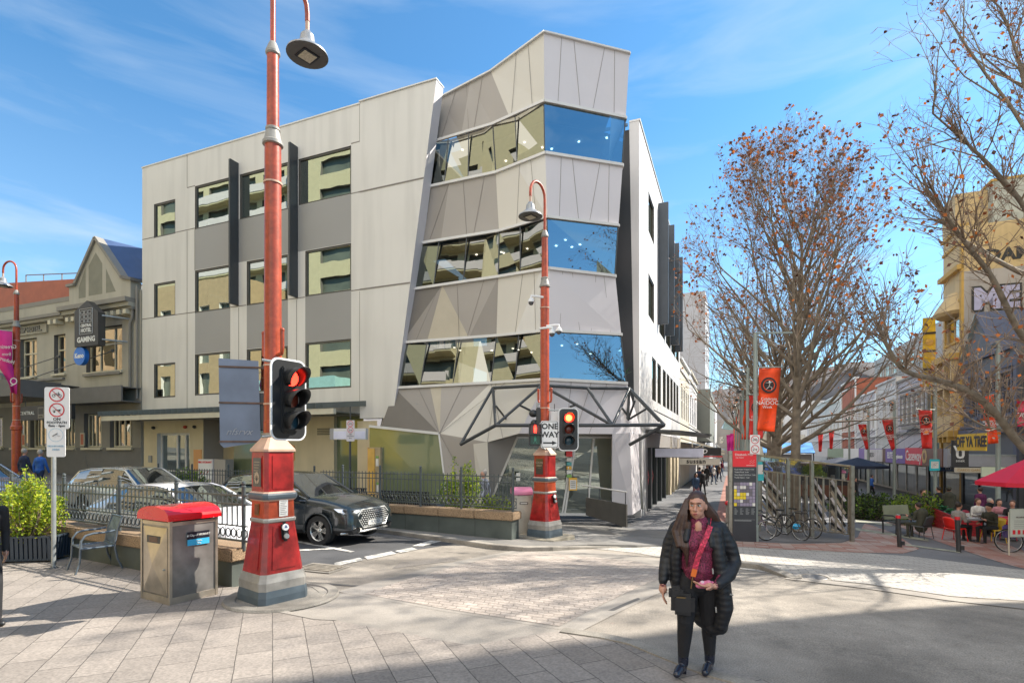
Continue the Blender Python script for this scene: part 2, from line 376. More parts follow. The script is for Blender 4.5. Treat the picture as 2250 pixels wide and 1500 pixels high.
def window(parent, a, b, c, d, y, fm, gm, fw=.07, fd=.08, mull=(), trans=(), lab=None):
    w_ = build('window', frame_mb(a, b, c, d, y, fw, fd, fm, mull, trans), parent, lab)
    build('pane', MB().poly([(a+fw, y+fd*.6, c+fw), (b-fw, y+fd*.6, c+fw), (b-fw, y+fd*.6, d-fw), (a+fw, y+fd*.6, d-fw)], gm), w_)
    return w_
def sheet(name, pts, off, m, grid=.5, skirt=0, kind='structure'):
    bm = bmesh.new(); vs = [bm.verts.new((p[0], p[1], 0)) for p in pts]; bm.faces.new(vs)
    bmesh.ops.triangulate(bm, faces=bm.faces[:])
    xs = [p[0] for p in pts]; ys = [p[1] for p in pts]
    for ax, lo, hi, cl, ch in ((0, min(xs), max(xs), -34, 40), (1, min(ys), max(ys), 0, 75)):
        k = math.ceil(max(lo, cl)/grid)*grid
        while k < min(hi, ch):
            co = [0, 0, 0]; co[ax] = k; no = [0, 0, 0]; no[ax] = 1
            bmesh.ops.bisect_plane(bm, geom=bm.verts[:]+bm.edges[:]+bm.faces[:], plane_co=co, plane_no=no, dist=1e-5)
            k += grid if k < 30 else grid*2
    for f in bm.faces:
        if f.normal.z < 0: f.normal_flip()
    for v in bm.verts: v.co.z = H(v.co.x, v.co.y)+(off(v.co.x, v.co.y) if callable(off) else off)
    if skirt:
        be = [e for e in bm.edges if len(e.link_faces) == 1]
        r = bmesh.ops.extrude_edge_only(bm, edges=be)
        for v in [x for x in r['geom'] if isinstance(x, bmesh.types.BMVert)]: v.co.z -= skirt
    mb = MB().bm(bm, m, False)
    o = build(name, mb, kind=kind, origin=(pts[0][0], pts[0][1], H(*pts[0][:2])))
    return o
def W2(p): return (p.x, p.y)
# ================================================================== GROUND
asph = mat('asphalt', (.075, .075, .078), .85, var=.15, scale=.5, tex=speck_tex(90, .65, 1.4))
asph2 = mat('aged_asphalt', (.27, .238, .20), .88, var=.15, scale=.4, tex=speck_tex(70, .70, 1.3, big=.38, bs=.7))
pave = mat('footpath_pavers', (.26, .228, .20), .85, tex=brick_tex(.66, .345, R(114), .0055, .35, .13, speck=38, warp=.008))
lock = mat('interlocking_pavers', (.38, .325, .28), .85, tex=brick_tex(.22, .105, R(-24), .006, .42, .14, zig=.03, speck=30, warp=.006))
conc = mat('concrete', (.31, .28, .245), .85, var=.2, scale=.8, tex=speck_tex(80, .85, 1.12, big=.2))
kerbm = mat('kerb_concrete', (.27, .245, .21), .85, var=.2, scale=1.5, tex=speck_tex(60, .8, 1.15, big=.25, bs=1.5))
mallp = mat('mall_asphalt', (.15, .148, .152), .85, var=.15, scale=.6, tex=speck_tex(60, .8, 1.2, big=.2))
mallb = mat('small_grey_pavers', (.40, .375, .34), .85, tex=brick_tex(.32, .2, R(-22), .009, .45, .1, speck=30))
redb = mat('red_brick_paving', (.33, .15, .11), .85, tex=brick_tex(.35, .35, R(-22), .01, .8, .05, c2=(.40, .33, .29), off=0))
redp = mat('red_brick_edge', (.32, .15, .115), .85, tex=brick_tex(.22, .11, R(10), .007, .6, .15))
white = mat('road_paint', (.58, .56, .52), .75, var=.3, scale=6, tex=speck_tex(30, .55, 1.15, big=.35, bs=3))
yel = mat('worn_paint', (.33, .33, .25), .8, var=.5, scale=4)
steel0 = mat('worn_iron', (.2, .19, .18), .5, metal=.4, var=.3, scale=20)
g = MB(); xs = [-900, -200, -80]+[i*2 for i in range(-20, 31)]+[100, 250, 900]; ys = [-60, -20, -6]+[i*2 for i in range(0, 61)]+[180, 400, 1200]
vs = [V((x, y, H(x, y)-.06)) for y in ys for x in xs]; nx = len(xs)
g.add(vs, [(j*nx+i, j*nx+i+1, (j+1)*nx+i+1, (j+1)*nx+i) for j in range(len(ys)-1) for i in range(nx-1)], mallp)
build('ground', g, kind='structure', origin=(0, 0, -.06))
def GP(*pts): return [W2(G(*p)) for p in pts]
FD = V((-.884, .467, 0))
sheet('road', [(-45, 31), (-45, 14), (-9.2, 6), (-4, 2), (14, -12), (34, -3), (34, 5), (20, 10.5), (13, 10.5), *GP((1500, 1205), (1160, 1203), (850, 1172)), W2(G(850, 1172)+V((-36, 14.7, 0)))], 0, asph2, grid=.5)
dk = GP((1010, 1192), (860, 1170)); a0 = V((*dk[1], 0)); a1 = a0+V((-.9256, .3786, 0))*40
sheet('traffic_lane', [*dk, W2(a1), (-45, 21), (-12, 8.5), *GP((600, 1258), (735, 1240), (960, 1201))], .004, asph, grid=1)
foot = [(-40, 27.2), (-8.93, 10.78), (-4.45, 8.33), *GP((560, 1291), (655, 1283), (702, 1292), (718, 1304), (700, 1320), (640, 1338), (612, 1342), (1030, 1421), (1240, 1387), (1330, 1398), (1480, 1446), (1702, 1504)), (3.4, 2.5), (4.5, -10), (-40, -10)]
sheet('near_footpath', foot, .016, pave, grid=1, skirt=.06)
sheet('concrete_apron', GP((612, 1342), (700, 1320), (718, 1304), (790, 1303), (960, 1338), (1228, 1380), (1240, 1387), (1030, 1421)), .006, conc, grid=1)
sheet('crossing_border', GP((740, 1300), (1030, 1228), (1150, 1206), (1290, 1207), (1500, 1236), (1530, 1252), (1480, 1290), (1275, 1389), (1228, 1384), (960, 1342)), .008, conc, grid=1)
sheet('paved_crossing', GP((800, 1306), (880, 1278), (1036, 1236), (1160, 1212), (1400, 1234), (1456, 1250), (1448, 1272), (1228, 1378), (960, 1336)), .012, lock, grid=.5)
# kerb by the near footpath and by the bump-out
def strip(name, pts, wd, z0, z1, m):
    mb = MB(); n = len(pts); rows = []
    for i, p in enumerate(pts):
        a = V((*pts[max(0, i-1)], 0)); b = V((*pts[min(n-1, i+1)], 0)); d = (b-a).normalized(); s_ = V((-d.y, d.x, 0))*wd
        q = V((*p, 0)); r = q+s_; h = z1[i] if isinstance(z1, (list, tuple)) else z1; g0 = H(*p)
        rows.append([V((q.x, q.y, g0+z0)), V((q.x, q.y, g0+h-.01)), q+(r-q)*.08+V((0, 0, g0+h)), V((r.x, r.y, g0+h)), V((r.x, r.y, g0+z0))])
    for i in range(n-1):
        for k in range(4): mb.poly([rows[i][k], rows[i+1][k], rows[i+1][k+1], rows[i][k+1]], m)
    mb.poly(rows[0][::-1], m); mb.poly(rows[-1], m)
    return build(name, mb, kind='structure')
strip('kerb', GP((1240, 1383), (1330, 1395), (1400, 1411), (1480, 1443), (1570, 1479), (1702, 1512)), -.17, -.03, .03, kerbm)
strip('kerb', GP((650, 1281), (702, 1290), (722, 1304), (702, 1322), (640, 1340)), -.13, -.03, .035, kerbm)
k0 = V((*GP((850, 1172))[0], 0)); kd = V((-.9256, .3786, 0))
strip('kerb', [W2(k0+kd*40), W2(k0+kd*20), W2(k0+kd*8), *GP((850, 1172), (960, 1188), (1080, 1206), (1150, 1212), (1215, 1211), (1290, 1206), (1400, 1202))], .17, -.03, [.105]*8+[.06, .02], kerbm)
far = [W2(k0+kd*40+V((.05, .12, 0))), *[W2(V((*p, 0))+V((.02, .1, 0))) for p in GP((850, 1172), (960, 1188), (1080, 1206), (1150, 1211), (1215, 1210))]]
HF = .1
sheet('far_footpath', far+GP((1290, 1204), (1400, 1203), (1520, 1196), (1560, 1150), (1480, 1120))+[W2(CS(3.2, 6)), W2(CS(1.5, 1.6)), W2(CS(-2, 1.5)), W2(CS(-50, 1.5))], lambda x, y: .012+(HF-.016)*(1-sm01(1.8, 5.2, x)), mat('far_footpath_asphalt', (.2, .19, .175), .88, var=.15, scale=.4, tex=speck_tex(60, .8, 1.2)), grid=1, skirt=.1)
# mall
sheet('mall_entry_pavers', GP((1250, 1200), (1400, 1188), (1640, 1196), (2000, 1222), (2330, 1262), (2400, 1330), (2090, 1310), (1900, 1282), (1735, 1266), (1600, 1246), (1500, 1234), (1400, 1215)), .008, mallb, grid=.5)
sheet('mall_kerb_strip', GP((1735, 1266), (1900, 1285), (2090, 1312), (2400, 1345), (2400, 1356), (2085, 1320), (1890, 1292), (1725, 1272)), .011, conc, grid=.5)
strip('kerb', GP((1560, 1240), (1600, 1244), (1665, 1251), (1700, 1261), (1740, 1272)), .2, -.02, [.03, .11, .11, .07, .02], kerbm)
sheet('mall_paving', GP((1235, 1199), (1400, 1203), (1640, 1201), (2000, 1227), (2330, 1267))+[W2(ML(17.6, -2)), W2(ML(17.6, 100)), W2(ML(.1, 100)), W2(ML(.1, 5))], .006, mallp, grid=1)
sheet('brick_paving_band', [W2(ML(3.2, 4.2)), W2(ML(4.3, 1.6)), W2(ML(4.3, 45)), W2(ML(3.2, 45))], .014, redp, grid=1)
sheet('brick_paving_band', GP((1602, 1188), (1740, 1195), (1850, 1193), (1885, 1180), (1900, 1150), (1960, 1170), (2020, 1206), (1985, 1216), (1880, 1214), (1700, 1206), (1602, 1200)), .014, redb, grid=1)
sheet('brick_paving_band', GP((1850, 1110), (1900, 1108), (2060, 1140), (2170, 1180), (2280, 1222), (2400, 1262), (2400, 1280), (2230, 1245), (2120, 1210), (2010, 1172), (1900, 1130)), .016, redb, grid=1)
sheet('stair_apron', GP((1650, 1172), (1850, 1172), (1872, 1182), (1850, 1191), (1740, 1192), (1610, 1184)), .018, mallp, grid=1)
for i, (a, b, c_, d) in enumerate([((1880, 1142), (1960, 1152), (1960, 1156), (1880, 1147)), ((1880, 1160), (2040, 1185), (2040, 1190), (1880, 1165)), ((1990, 1196), (2110, 1212), (2110, 1215), (1990, 1199)), ((1905, 1125), (2000, 1132), (2000, 1134), (1905, 1127))]):
    sheet('worn_line', GP(a, b, c_, d), .02, yel, grid=2)
hl = MB(); hp0 = [(x, 330+60*math.sin(x*.01), 0) for x in range(-500, 901, 50)]; ht = [V((x, 360+60*math.sin(x*.01), 34+26*math.exp(-((x-260)/170)**2)+6*math.sin(x*.03))) for x in range(-500, 901, 50)]
n_ = len(ht); hl.add([V(p)+V((0, 0, -6)) for p in hp0]+ht+[p+V((0, 200, -60)) for p in ht], [(r*n_+i, r*n_+i+1, (r+1)*n_+i+1, (r+1)*n_+i) for r in range(2) for i in range(n_-1)], mat('hill_bush', (.12, .115, .12), .9, var=.5, scale=.06, detail=8), True)
build('hill', hl, kind='structure')
# markings
def mark(*pts, off=.012): sheet('road_marking' if off < .02 else 'concrete_edge', GP(*pts), off, white if off < .02 else conc, grid=1)
mark((735, 1237), (790, 1226), (800, 1231), (735, 1245)); mark((800, 1224), (860, 1212), (872, 1217), (808, 1230)); mark((868, 1211), (905, 1203), (918, 1208), (880, 1215)); mark((905, 1200), (945, 1188), (972, 1189), (930, 1200))
mark((560, 1189), (650, 1187), (780, 1212), (770, 1214), (648, 1191), (560, 1193)); mark((640, 1209), (750, 1204), (750, 1206), (640, 1212))
mark((612, 1342), (700, 1358), (740, 1361), (740, 1366), (690, 1364), (612, 1348), off=.022)
pat = mat('asphalt_patch', (.19, .17, .15), .9, var=.2, scale=1, tex=speck_tex(70, .7, 1.3))
sheet('asphalt_patch', GP((880, 1235), (1010, 1222), (1000, 1232), (860, 1250)), .004, pat)
for a_, b_ in (((1240, 1386), (1500, 1275)), ((640, 1275), (830, 1290))): sheet('tar_seam', GP((a_[0], a_[1]), (b_[0], b_[1]), (b_[0]+6, b_[1]+3), (a_[0]+8, a_[1]+4)), .0065, mat('tar', (.09, .085, .08), .7))
cv = thing('drain_cover', 'small round metal service cover in the sunlit pavers by the short raised kerb', 'manhole cover', G(1790, 1268, .012)); build('lid', MB().lathe([(.001, .012), (.2, .012), (.22, 0)], steel0, 20), cv); build('frame', MB().lathe([(.22, 0), (.23, .014), (.27, .01), (.28, 0)], kerbm, 20, caps=False), cv)
# service covers
gr = thing('drain_cover', 'square rusty metal cover with paver infill set in the asphalt behind the red pillar', 'manhole cover', G(705, 1248, .006), R(-20))
build('frame', MB().box((-.42, -.3, 0), (.42, .3, .012), kerbm).box((-.36, -.24, .012), (.36, .24, .016), mat('rust_cover', (.16, .13, .1), .8, var=.4, scale=15)), gr)
mb = MB(); [mb.box((-.34, -.2+i*.09, .016), (.34, -.16+i*.09, .022), mat('cover_rib', (.3, .27, .22), .8, var=.3, scale=12)) for i in range(5)]
build('ribs', mb, gr)
# ================================================================== OFFICE BUILDING
c_lt = mat('panel_warm', (.65, .63, .59), .55, var=.05, scale=.35, tex=streak_tex(.12, sc=1.6))
c_gr = mat('panel_grey', (.30, .295, .285), .5, var=.05, scale=.4)
c_lav = mat('panel_pale', (.63, .60, .62), .5, var=.04, scale=.4)
c_bei = mat('panel_beige', (.60, .57, .51), .5, var=.05, scale=.4)
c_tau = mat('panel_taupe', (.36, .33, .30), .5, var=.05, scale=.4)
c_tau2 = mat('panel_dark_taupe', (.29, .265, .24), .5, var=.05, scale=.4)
c_char = mat('charcoal_steel', (.045, .05, .055), .4, var=.1)
c_frame = mat('window_frame', (.085, .08, .072), .4, var=.1)
c_rail = mat('pale_trim', (.66, .65, .63), .4, var=.05)
c_jt = mat('joint', (.22, .2, .18), .8, var=.1)
c_cream = mat('cream_render', (.62, .53, .36), .6, var=.08, scale=.8, tex=streak_tex(.12, sc=1.5))
c_grn = mat('olive_glass_film', (.16, .19, .11), .12, var=.1, scale=.5, coat=.6)
g_col = glass('facade_glass', (.80, .84, .70), .60, (.5, .55, .5), wob=.10)
g_pod = glass('corner_glass', (.62, .60, .50), .55, (.42, .42, .38), wob=.1)
g_pdk = glass('dark_pane', (.4, .42, .36), .45, (.2, .2, .18))
g_cham = glass('blue_glass', (.55, .72, .80), .52, (.22, .42, .55), wob=.06)
g_door = glass('door_glass', (.75, .85, .8), .35, (.55, .6, .55))
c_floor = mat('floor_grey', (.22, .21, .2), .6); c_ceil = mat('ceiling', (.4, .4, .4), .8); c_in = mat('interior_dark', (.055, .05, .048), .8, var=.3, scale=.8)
c_lamp = mat('downlight', (1, 1, 1), .5, var=0, emit=(1, .93, .8), estr=5)
c_dk = mat('panel_dark', (.17, .155, .14), .5, var=.05); c_bei2 = mat('panel_olive_beige', (.46, .41, .32), .5, var=.05)
bld = thing('office_building', 'four storey corner building with pale panels, folded corner bay and bands of glass', 'building', Q, ANG)
SMALL = [(-24.12, -22.56, a, b) for a, b in ((12.79, 14.5), (8.75, 10.47), (4.70, 6.42))]
W1 = [(-21.17, -18.82, a, b) for a, b in ((12.78, 14.87), (8.72, 10.78), (4.72, 6.72))]
W2_ = [(-18.2, -15.3, 12.78, 14.87), (-17.77, -15.3, 8.74, 10.78), (-17.77, -15.3, 4.72, 6.72)]
W3 = [(-14.69, -11.84, 12.83, 14.87), (-14.31, -11.84, 8.78, 10.78), (-14.31, -11.84, 4.72, 6.76)]
ALLW = SMALL+W1+W2_+W3
zones = []
for a, b in ((-21.17, -18.3), (-18.3, -14.72), (-14.72, -11.84)): zones.append((a, b, 10.8, 12.82, c_gr))
for a, b in ((-21.17, -18.82), (-17.77, -15.3), (-14.31, -11.84)): zones.append((a, b, 6.74, 8.78, c_gr))
mb = wall(MB(), -25.02, -11.36, 3.95, 16.35, ALLW, c_lt, 0, .16, c_frame, zones)
# trim the facade so that it stays behind the sloping slab: back of the wall, parapet cap
mb.box((-25.02, .001, 16.35), (-11.36, .35, 16.5), c_lt)
mb.box((-25.05, -.03, 16.5), (-11.36, .38, 16.56), c_rail)
mb.poly([(-25.02, 0, 3.95), (-25.02, 0, 16.35), (-25.02, 14, 16.35), (-25.02, 14, 0)], c_lt)
mb.box((-25.0, .36, 15.6), (-9.5, 14, 15.7), c_floor)
build('facade_wall', mb, bld)
jm = MB()
def jh(a, b, z): jm.box((a, -.004, z-.022), (b, .001, z+.022), c_jt)
def jv(x, a, b): jm.box((x-.016, -.004, a), (x+.016, .001, b), c_jt)
jh(-25.02, -24.12, 12.84); jh(-22.56, -21.17, 12.84); jh(-25.02, -24.12, 8.77); jh(-22.56, -21.17, 8.77); jh(-18.8, -17.8, 8.77); jh(-15.28, -14.33, 8.77)
jv(-21.72, 14.9, 16.5); jh(-21.72, -21.17, 14.9); jv(-21.72, 3.95, 12.8); jv(-21.19, 10.8, 12.8); jv(-18.28, 3.95, 8.7); jv(-14.8, 3.95, 8.7); jv(-11.4, 3.95, 8.7); jv(-11.4, 14.95, 16.5); jh(-11.84, -11.4, 14.95); jh(-11.84, -11.4, 12.85); jh(-11.84, -11.4, 8.77)
build('panel_joints', jm, bld)
for o in ALLW:
    mull = () if o in SMALL else ()
    window(bld, *o, .03, c_frame, g_col, .075, .09, mull)
# the big leaning end slab
sl = MB(); SY = -.02
sp = [(-11.38, SY, 3.4), (-9.74, SY, 3.4), (-7.72, SY, 16.56), (-11.38, SY, 16.56)]
sl.prism(sp, (0, .55, 0), c_lt, c_lav)
sl.beam((-11.38, SY-.01, 12.83), (-8.3, SY-.01, 12.83), .02, .05, c_jt).beam((-11.38, SY-.01, 8.77), (-8.93, SY-.01, 8.77), .02, .05, c_jt)
sl.beam((-11.4, SY+.26, 16.59), (-7.7, SY+.26, 16.59), .62, .05, c_rail)
build('leaning_slab', sl, bld)
for x in (-18.28, -14.72):
    build('sun_fin', MB().rbox((x-.12, -.46, 8.79), (x, .02, 15.42), c_char, .012), bld)
# solar collector and roof gear
build('roof_panel', MB().prism([(-22.6, 2.2, 17.2), (-20.4, 2.2, 17.2), (-20.4, 3.4, 17.75), (-22.6, 3.4, 17.75)], (0, 0, .06), c_char).beam((-22.4, 3.3, 15.7), (-22.4, 3.3, 17.6), .06, .06, c_rail).beam((-20.6, 3.3, 15.7), (-20.6, 3.3, 17.6), .06, .06, c_rail), bld)
# rooms behind the glass
ro = MB()
for z in (4.25, 8.3, 12.35):
    ro.box((-24.8, .5, z-.25), (-10.2, 6.5, z), c_floor); ro.poly([(-24.8, .4, z+2.75), (-10.2, .4, z+2.75), (-10.2, 6.5, z+2.75), (-24.8, 6.5, z+2.75)], c_ceil)
    ro.poly([(-24.8, 6.5, z), (-10.2, 6.5, z), (-10.2, 6.5, z+2.8), (-24.8, 6.5, z+2.8)], c_in)
for i in range(5): ro.poly([(-22+i*2.4+.2, .3, 4), (-22+i*2.4+.2, 1.2, 4), (-22+i*2.4+.2, 1.2, 15.6), (-22+i*2.4+.2, .3, 15.6)], c_in)
build('rooms', ro, bld)
blind = mat('roller_blind', (.72, .7, .6), .8, var=.05)
for a, b, c, d in [(-24.05, -22.6, 13.9, 14.45), (-21.1, -18.9, 14.2, 14.8), (-21.1, -18.9, 10.3, 10.7), (-24.05, -22.6, 10.0, 10.4), (-18.1, -17.0, 12.85, 14.8), (-24.05, -22.6, 5.6, 6.35)]:
    build('roller_blind', MB().poly([(a, .16, c), (b, .16, c), (b, .16, d), (a, .16, d)], blind), bld)
# ---- ground floor on the street side
gf = MB(); DY = .9
gf.box((-25.0, .001, 3.55), (-8.6, 1.2, 3.94), c_gr)
D1 = (-23.9, -21.55, -.4, 2.92)
wall(gf, -24.9, -20.6, -1.2, 3.55, [D1], c_cream, 0, .5, c_rail)
gf.poly([(-20.6, 0, -1.2), (-20.6, 1.1, -1.2), (-20.6, 1.1, 3.55), (-20.6, 0, 3.55)], c_tau)
wall(gf, -20.6, -19.0, -1.2, 3.55, [], c_cream, 1.1)
wall(gf, -19.0, -15.8, -1.2, 3.55, [], c_grn, .35)
wall(gf, -15.8, -13.0, -1.2, 3.55, [], c_cream, .3); gf.poly([(-13.0, .3, -1.2), (-13.0, .6, -1.2), (-13.0, .6, 3.55), (-13, .3, 3.55)], c_cream)
wall(gf, -13.0, -11.6, -1.2, 3.55, [], c_grn, .5)
wall(gf, -11.6, -10.6, -1.2, 3.3, [], c_cream, .1); gf.box((-10.6, .1, -1.2), (-10.3, .6, 3.0), c_lav)
gf.poly([(-19, .35, -1.2), (-19, 1.1, -1.2), (-19, 1.1, 3.55), (-19, .35, 3.55)], c_cream)
build('ground_floor_wall', gf, bld)
orange = mat('orange_board', (.72, .36, .14), .6, var=.08)
build('timber_panel', MB().box((-21.05+.05, -.03, 1.1), (-20.75+.05, 0, 2.1), orange).box((-21.6+.35, -.02, 1.1), (-21.0, 0, 2.1), orange), bld, 'plain orange square board beside the glass doors')
build('timber_panel', MB().box((-15.7, .26, 1.6), (-15.2, .3, 2.3), orange), bld)
gd = build('sliding_door', frame_mb(-23.9, -21.55, -.4, 2.92, .2, .1, .12, c_rail, (-22.7, -22.1), (1.05,)), bld)
build('pane', MB().poly([(-23.8, .27, .1), (-21.65, .27, .1), (-21.65, .27, 2.82), (-23.8, .27, 2.82)], g_door), gd)
build('intercom', MB().rbox((-24.5, -.05, 1.45), (-24.25, 0, 1.8), c_gr, .01), bld)
for x, m_ in ((-24.1, c_char), (-21.8, mat('alarm_red', (.5, .05, .03), .4)), (-21.15, c_char)):
    build('wall_light', MB().ball((x, -.06, 3.2), (.09, .09, .08), m_).box((x-.03, -.08, 3.17), (x+.03, 0, 3.22), c_rail), bld)
build('vent_grille', (lambda b: [b.box((-13.9, .27, 2.75+i*.08), (-13.1, .3, 2.79+i*.08), c_char) for i in range(4)] and b)(MB()), bld)
# slatted awning over the footpath
aw = MB(); am = mat('awning_steel', (.12, .13, .115), .45, var=.1)
aw.box((-25.6, -1.6, 3.50), (-11.4, -1.45, 3.72), mat('awning_edge', (.55, .52, .42), .5)).box((-25.6, -1.45, 3.58), (-11.4, 0, 3.62), am)
build('awning_frame', aw, bld)
am2 = MB()
for i in range(38):
    x = -25.7+i*.375; am2.beam((x, -1.7, 3.84), (x+.75, .0, 4.02), .035, .22, am)
build('awning_slats', am2, bld)
# ---- folded corner bay: rings of (px,py,Y) seen points per level, from the slab to the mall side
YL, YM, YC, YR = 22.0, 20.75, 19.45, 20.3
rings = [ # L, M, C, R
 [(963.4, 217.2), (1078.4, 157.7), (1195, 72), (1383, 118)],
 [(949.2, 313.6), (1082.4, 273.9), (1196, 223), (1375, 260)],
 [(935.0, 412.8), (1089.2, 379.9), (1198, 337), (1368, 364)],
 [(916.9, 536.3), (1096.4, 508.0), (1203, 477), (1359, 496)],
 [(901.0, 636.6), (1094.9, 608.3), (1206, 590), (1352, 607)],
 [(882.9, 752.8), (1090.9, 737.5), (1203, 726), (1365, 735)],
 [(867.0, 852.0), (1078.4, 840.7), (1201, 833), (1377, 842)]]
ringw = []
for r in rings:
    l, m_, c_, r_ = [P(x, y, Y) for (x, y), Y in zip(r, (YL, YM, YC, YR))]
    zz = (l.z+m_.z+c_.z+r_.z)/4
    pts = []
    for (x, y), p in zip(r, (l, m_, c_, r_)):
        Y = (zz-CH)*F/(HY-y) if HY-y > 250 else p.y
        Y = p.y+(Y-p.y)*.35; pts.append(P(x, y, Y))
    l, m_, c_, r_ = pts
    L0 = l+VY*1.3-UX*1.2; L0.z = l.z
    B = r_+VY*3.0-UX*1.3; B.z = r_.z+0
    ringw.append([L0, l, m_, c_, r_, B])
bands = [('s', 0), ('g', 1), ('s', 2), ('g', 3), ('s', 4), ('g', 5)]
def lerp(a, b, t): return a+(b-a)*t
for ty, i in bands:
    a, b = ringw[i], ringw[i+1]
    if ty == 's':
        mb = MB()
        mb.poly([a[0], b[0], b[1], a[1]], c_tau2)
        tp = lambda k, t: lerp(a[k], a[k+1], t)
        bt = lambda k, t: lerp(b[k], b[k+1], t)
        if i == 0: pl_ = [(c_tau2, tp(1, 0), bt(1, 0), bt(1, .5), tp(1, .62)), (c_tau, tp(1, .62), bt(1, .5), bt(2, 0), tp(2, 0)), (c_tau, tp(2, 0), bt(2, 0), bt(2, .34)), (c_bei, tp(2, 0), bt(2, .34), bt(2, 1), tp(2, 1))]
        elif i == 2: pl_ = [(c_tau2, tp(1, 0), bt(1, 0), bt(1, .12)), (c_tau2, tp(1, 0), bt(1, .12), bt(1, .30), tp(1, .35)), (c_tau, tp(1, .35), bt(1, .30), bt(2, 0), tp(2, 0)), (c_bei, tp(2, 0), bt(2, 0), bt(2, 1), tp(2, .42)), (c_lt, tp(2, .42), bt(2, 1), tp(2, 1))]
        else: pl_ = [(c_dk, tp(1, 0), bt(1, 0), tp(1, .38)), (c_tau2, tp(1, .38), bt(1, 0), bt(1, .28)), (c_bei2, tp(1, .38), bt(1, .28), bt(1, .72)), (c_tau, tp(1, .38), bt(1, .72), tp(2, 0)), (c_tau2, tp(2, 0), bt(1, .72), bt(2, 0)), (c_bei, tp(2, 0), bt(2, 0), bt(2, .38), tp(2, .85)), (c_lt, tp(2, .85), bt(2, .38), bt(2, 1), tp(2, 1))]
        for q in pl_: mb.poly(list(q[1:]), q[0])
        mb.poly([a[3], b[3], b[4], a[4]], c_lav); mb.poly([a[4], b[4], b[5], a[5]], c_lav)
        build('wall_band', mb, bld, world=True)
        j = MB()
        n_in = V((0, 1, 0))
        def jl(A, B, t0, t1):
            p = lerp(A[0], A[1], t0); q2 = lerp(B[0], B[1], t1)
            nn = (A[1]-A[0]).cross(B[0]-A[0]).normalized(); nn = -nn if nn.y > 0 else nn
            j.beam(p+nn*.006, q2+nn*.004, .011, .008, c_jt, up=nn)
        for t0, t1 in ((.35, .15), (.55, .62), (.85, .7)): jl((a[1], a[2]), (b[1], b[2]), t0, t1)
        for t0, t1 in ((.5, .38), (.72, .78)): jl((a[2], a[3]), (b[2], b[3]), t0, t1)
        for t0, t1 in ((.2, .16), (.34, .43), (.7, .58), (.82, .85)): jl((a[3], a[4]), (b[3], b[4]), t0, t1)
        build('panel_joints', j, bld, world=True)
    else:
        cuts = {1: (0, .28, .62, .82, 1), 2: (0, .45, 1)}
        for k, gm in ((0, g_pod), (1, g_pod), (2, g_pod), (3, g_cham), (4, g_cham)):
            ts = cuts.get(k, (0, 1)); n_ = VY*.14
            pf = lambda r, t, up: lerp(r[k], r[k+1], t)+n_*((.9 if up else -.2) if (int(t*10)+i) % 2 and 0 < t < 1 else (.0))
            for t0, t1 in zip(ts, ts[1:]):
                build('ribbon_window', MB().poly([pf(a, t0, 1), pf(b, t0, 0), pf(b, t1, 0), pf(a, t1, 1)], g_pdk if (k == 1 and t0 < .2) else gm), bld, world=True)
        mu = MB()
        for k, ts in ((1, (.0, .28, .62, 1)), (2, (.45, .99)), (3, (.995,))):
            for t in ts: mu.beam(lerp(a[k], a[k+1], t), lerp(b[k], b[k+1], t), .035, .05, c_char)
        build('mullions', mu, bld, world=True)
for i in range(7):
    mb = MB(); r = ringw[i]; o = V((.0, -.05, 0))
    for k in range(5):
        mb.beam(r[k]+o, r[k+1]+o, .085, .10 if i else .06, c_rail)
    build('trim_rail', mb, bld, world=True)
pod = MB()
back = [ringw[0][0]+VY*6, ringw[0][5]+VY*3]
def shrink(r, z, k=.84):
    cc = (r[0]+r[5]+back[0]+back[1])/4; cc.z = 0
    return [V((lerp(cc, V((p.x, p.y, 0)), k).x, lerp(cc, V((p.x, p.y, 0)), k).y, z)) for p in r[1:]]+[V((b.x, b.y, z)) for b in (back[1], back[0])]
for i in (1, 3, 5):
    zt = ringw[i][3].z-.12; zb = ringw[i+1][3].z-.15
    pod.poly(shrink(ringw[i], zt), c_ceil); pod.poly(shrink(ringw[i+1], zb), c_floor)
roofz = ringw[0][0].z-1.2
pod.poly(shrink(ringw[0], roofz, .84), c_floor)
pod.poly([V((b.x, b.y, z)) for b, z in ((back[0], 3), (back[1], 3), (back[1], 15.6), (back[0], 15.6))], c_in)
mid0 = ringw[0][2]+VY*3.5+UX*.4; 
for a_, b_ in ((ringw[0][2]+VY*3.6, ringw[0][3]+VY*4.2),):
    pod.poly([V((a_.x, a_.y, 4)), V((b_.x, b_.y, 4)), V((b_.x, b_.y, 15.4)), V((a_.x, a_.y, 15.4))], c_in)
build('rooms', pod, bld, world=True)
random.seed(5)
for i in (1, 3, 5):
    zt = ringw[i][3].z-.14; mb = MB()
    for k in range(9):
        p = lerp(lerp(ringw[i][1], ringw[i][4], random.uniform(.05, .98)), back[1] if k % 2 else mid0, random.uniform(.12, .5)); 
        mb.lathe([(.001, zt-.02), (.05, zt-.02), (.05, zt)], c_lamp, 8, (p.x, p.y, 0))
    build('ceiling_lights', mb, bld, world=True)
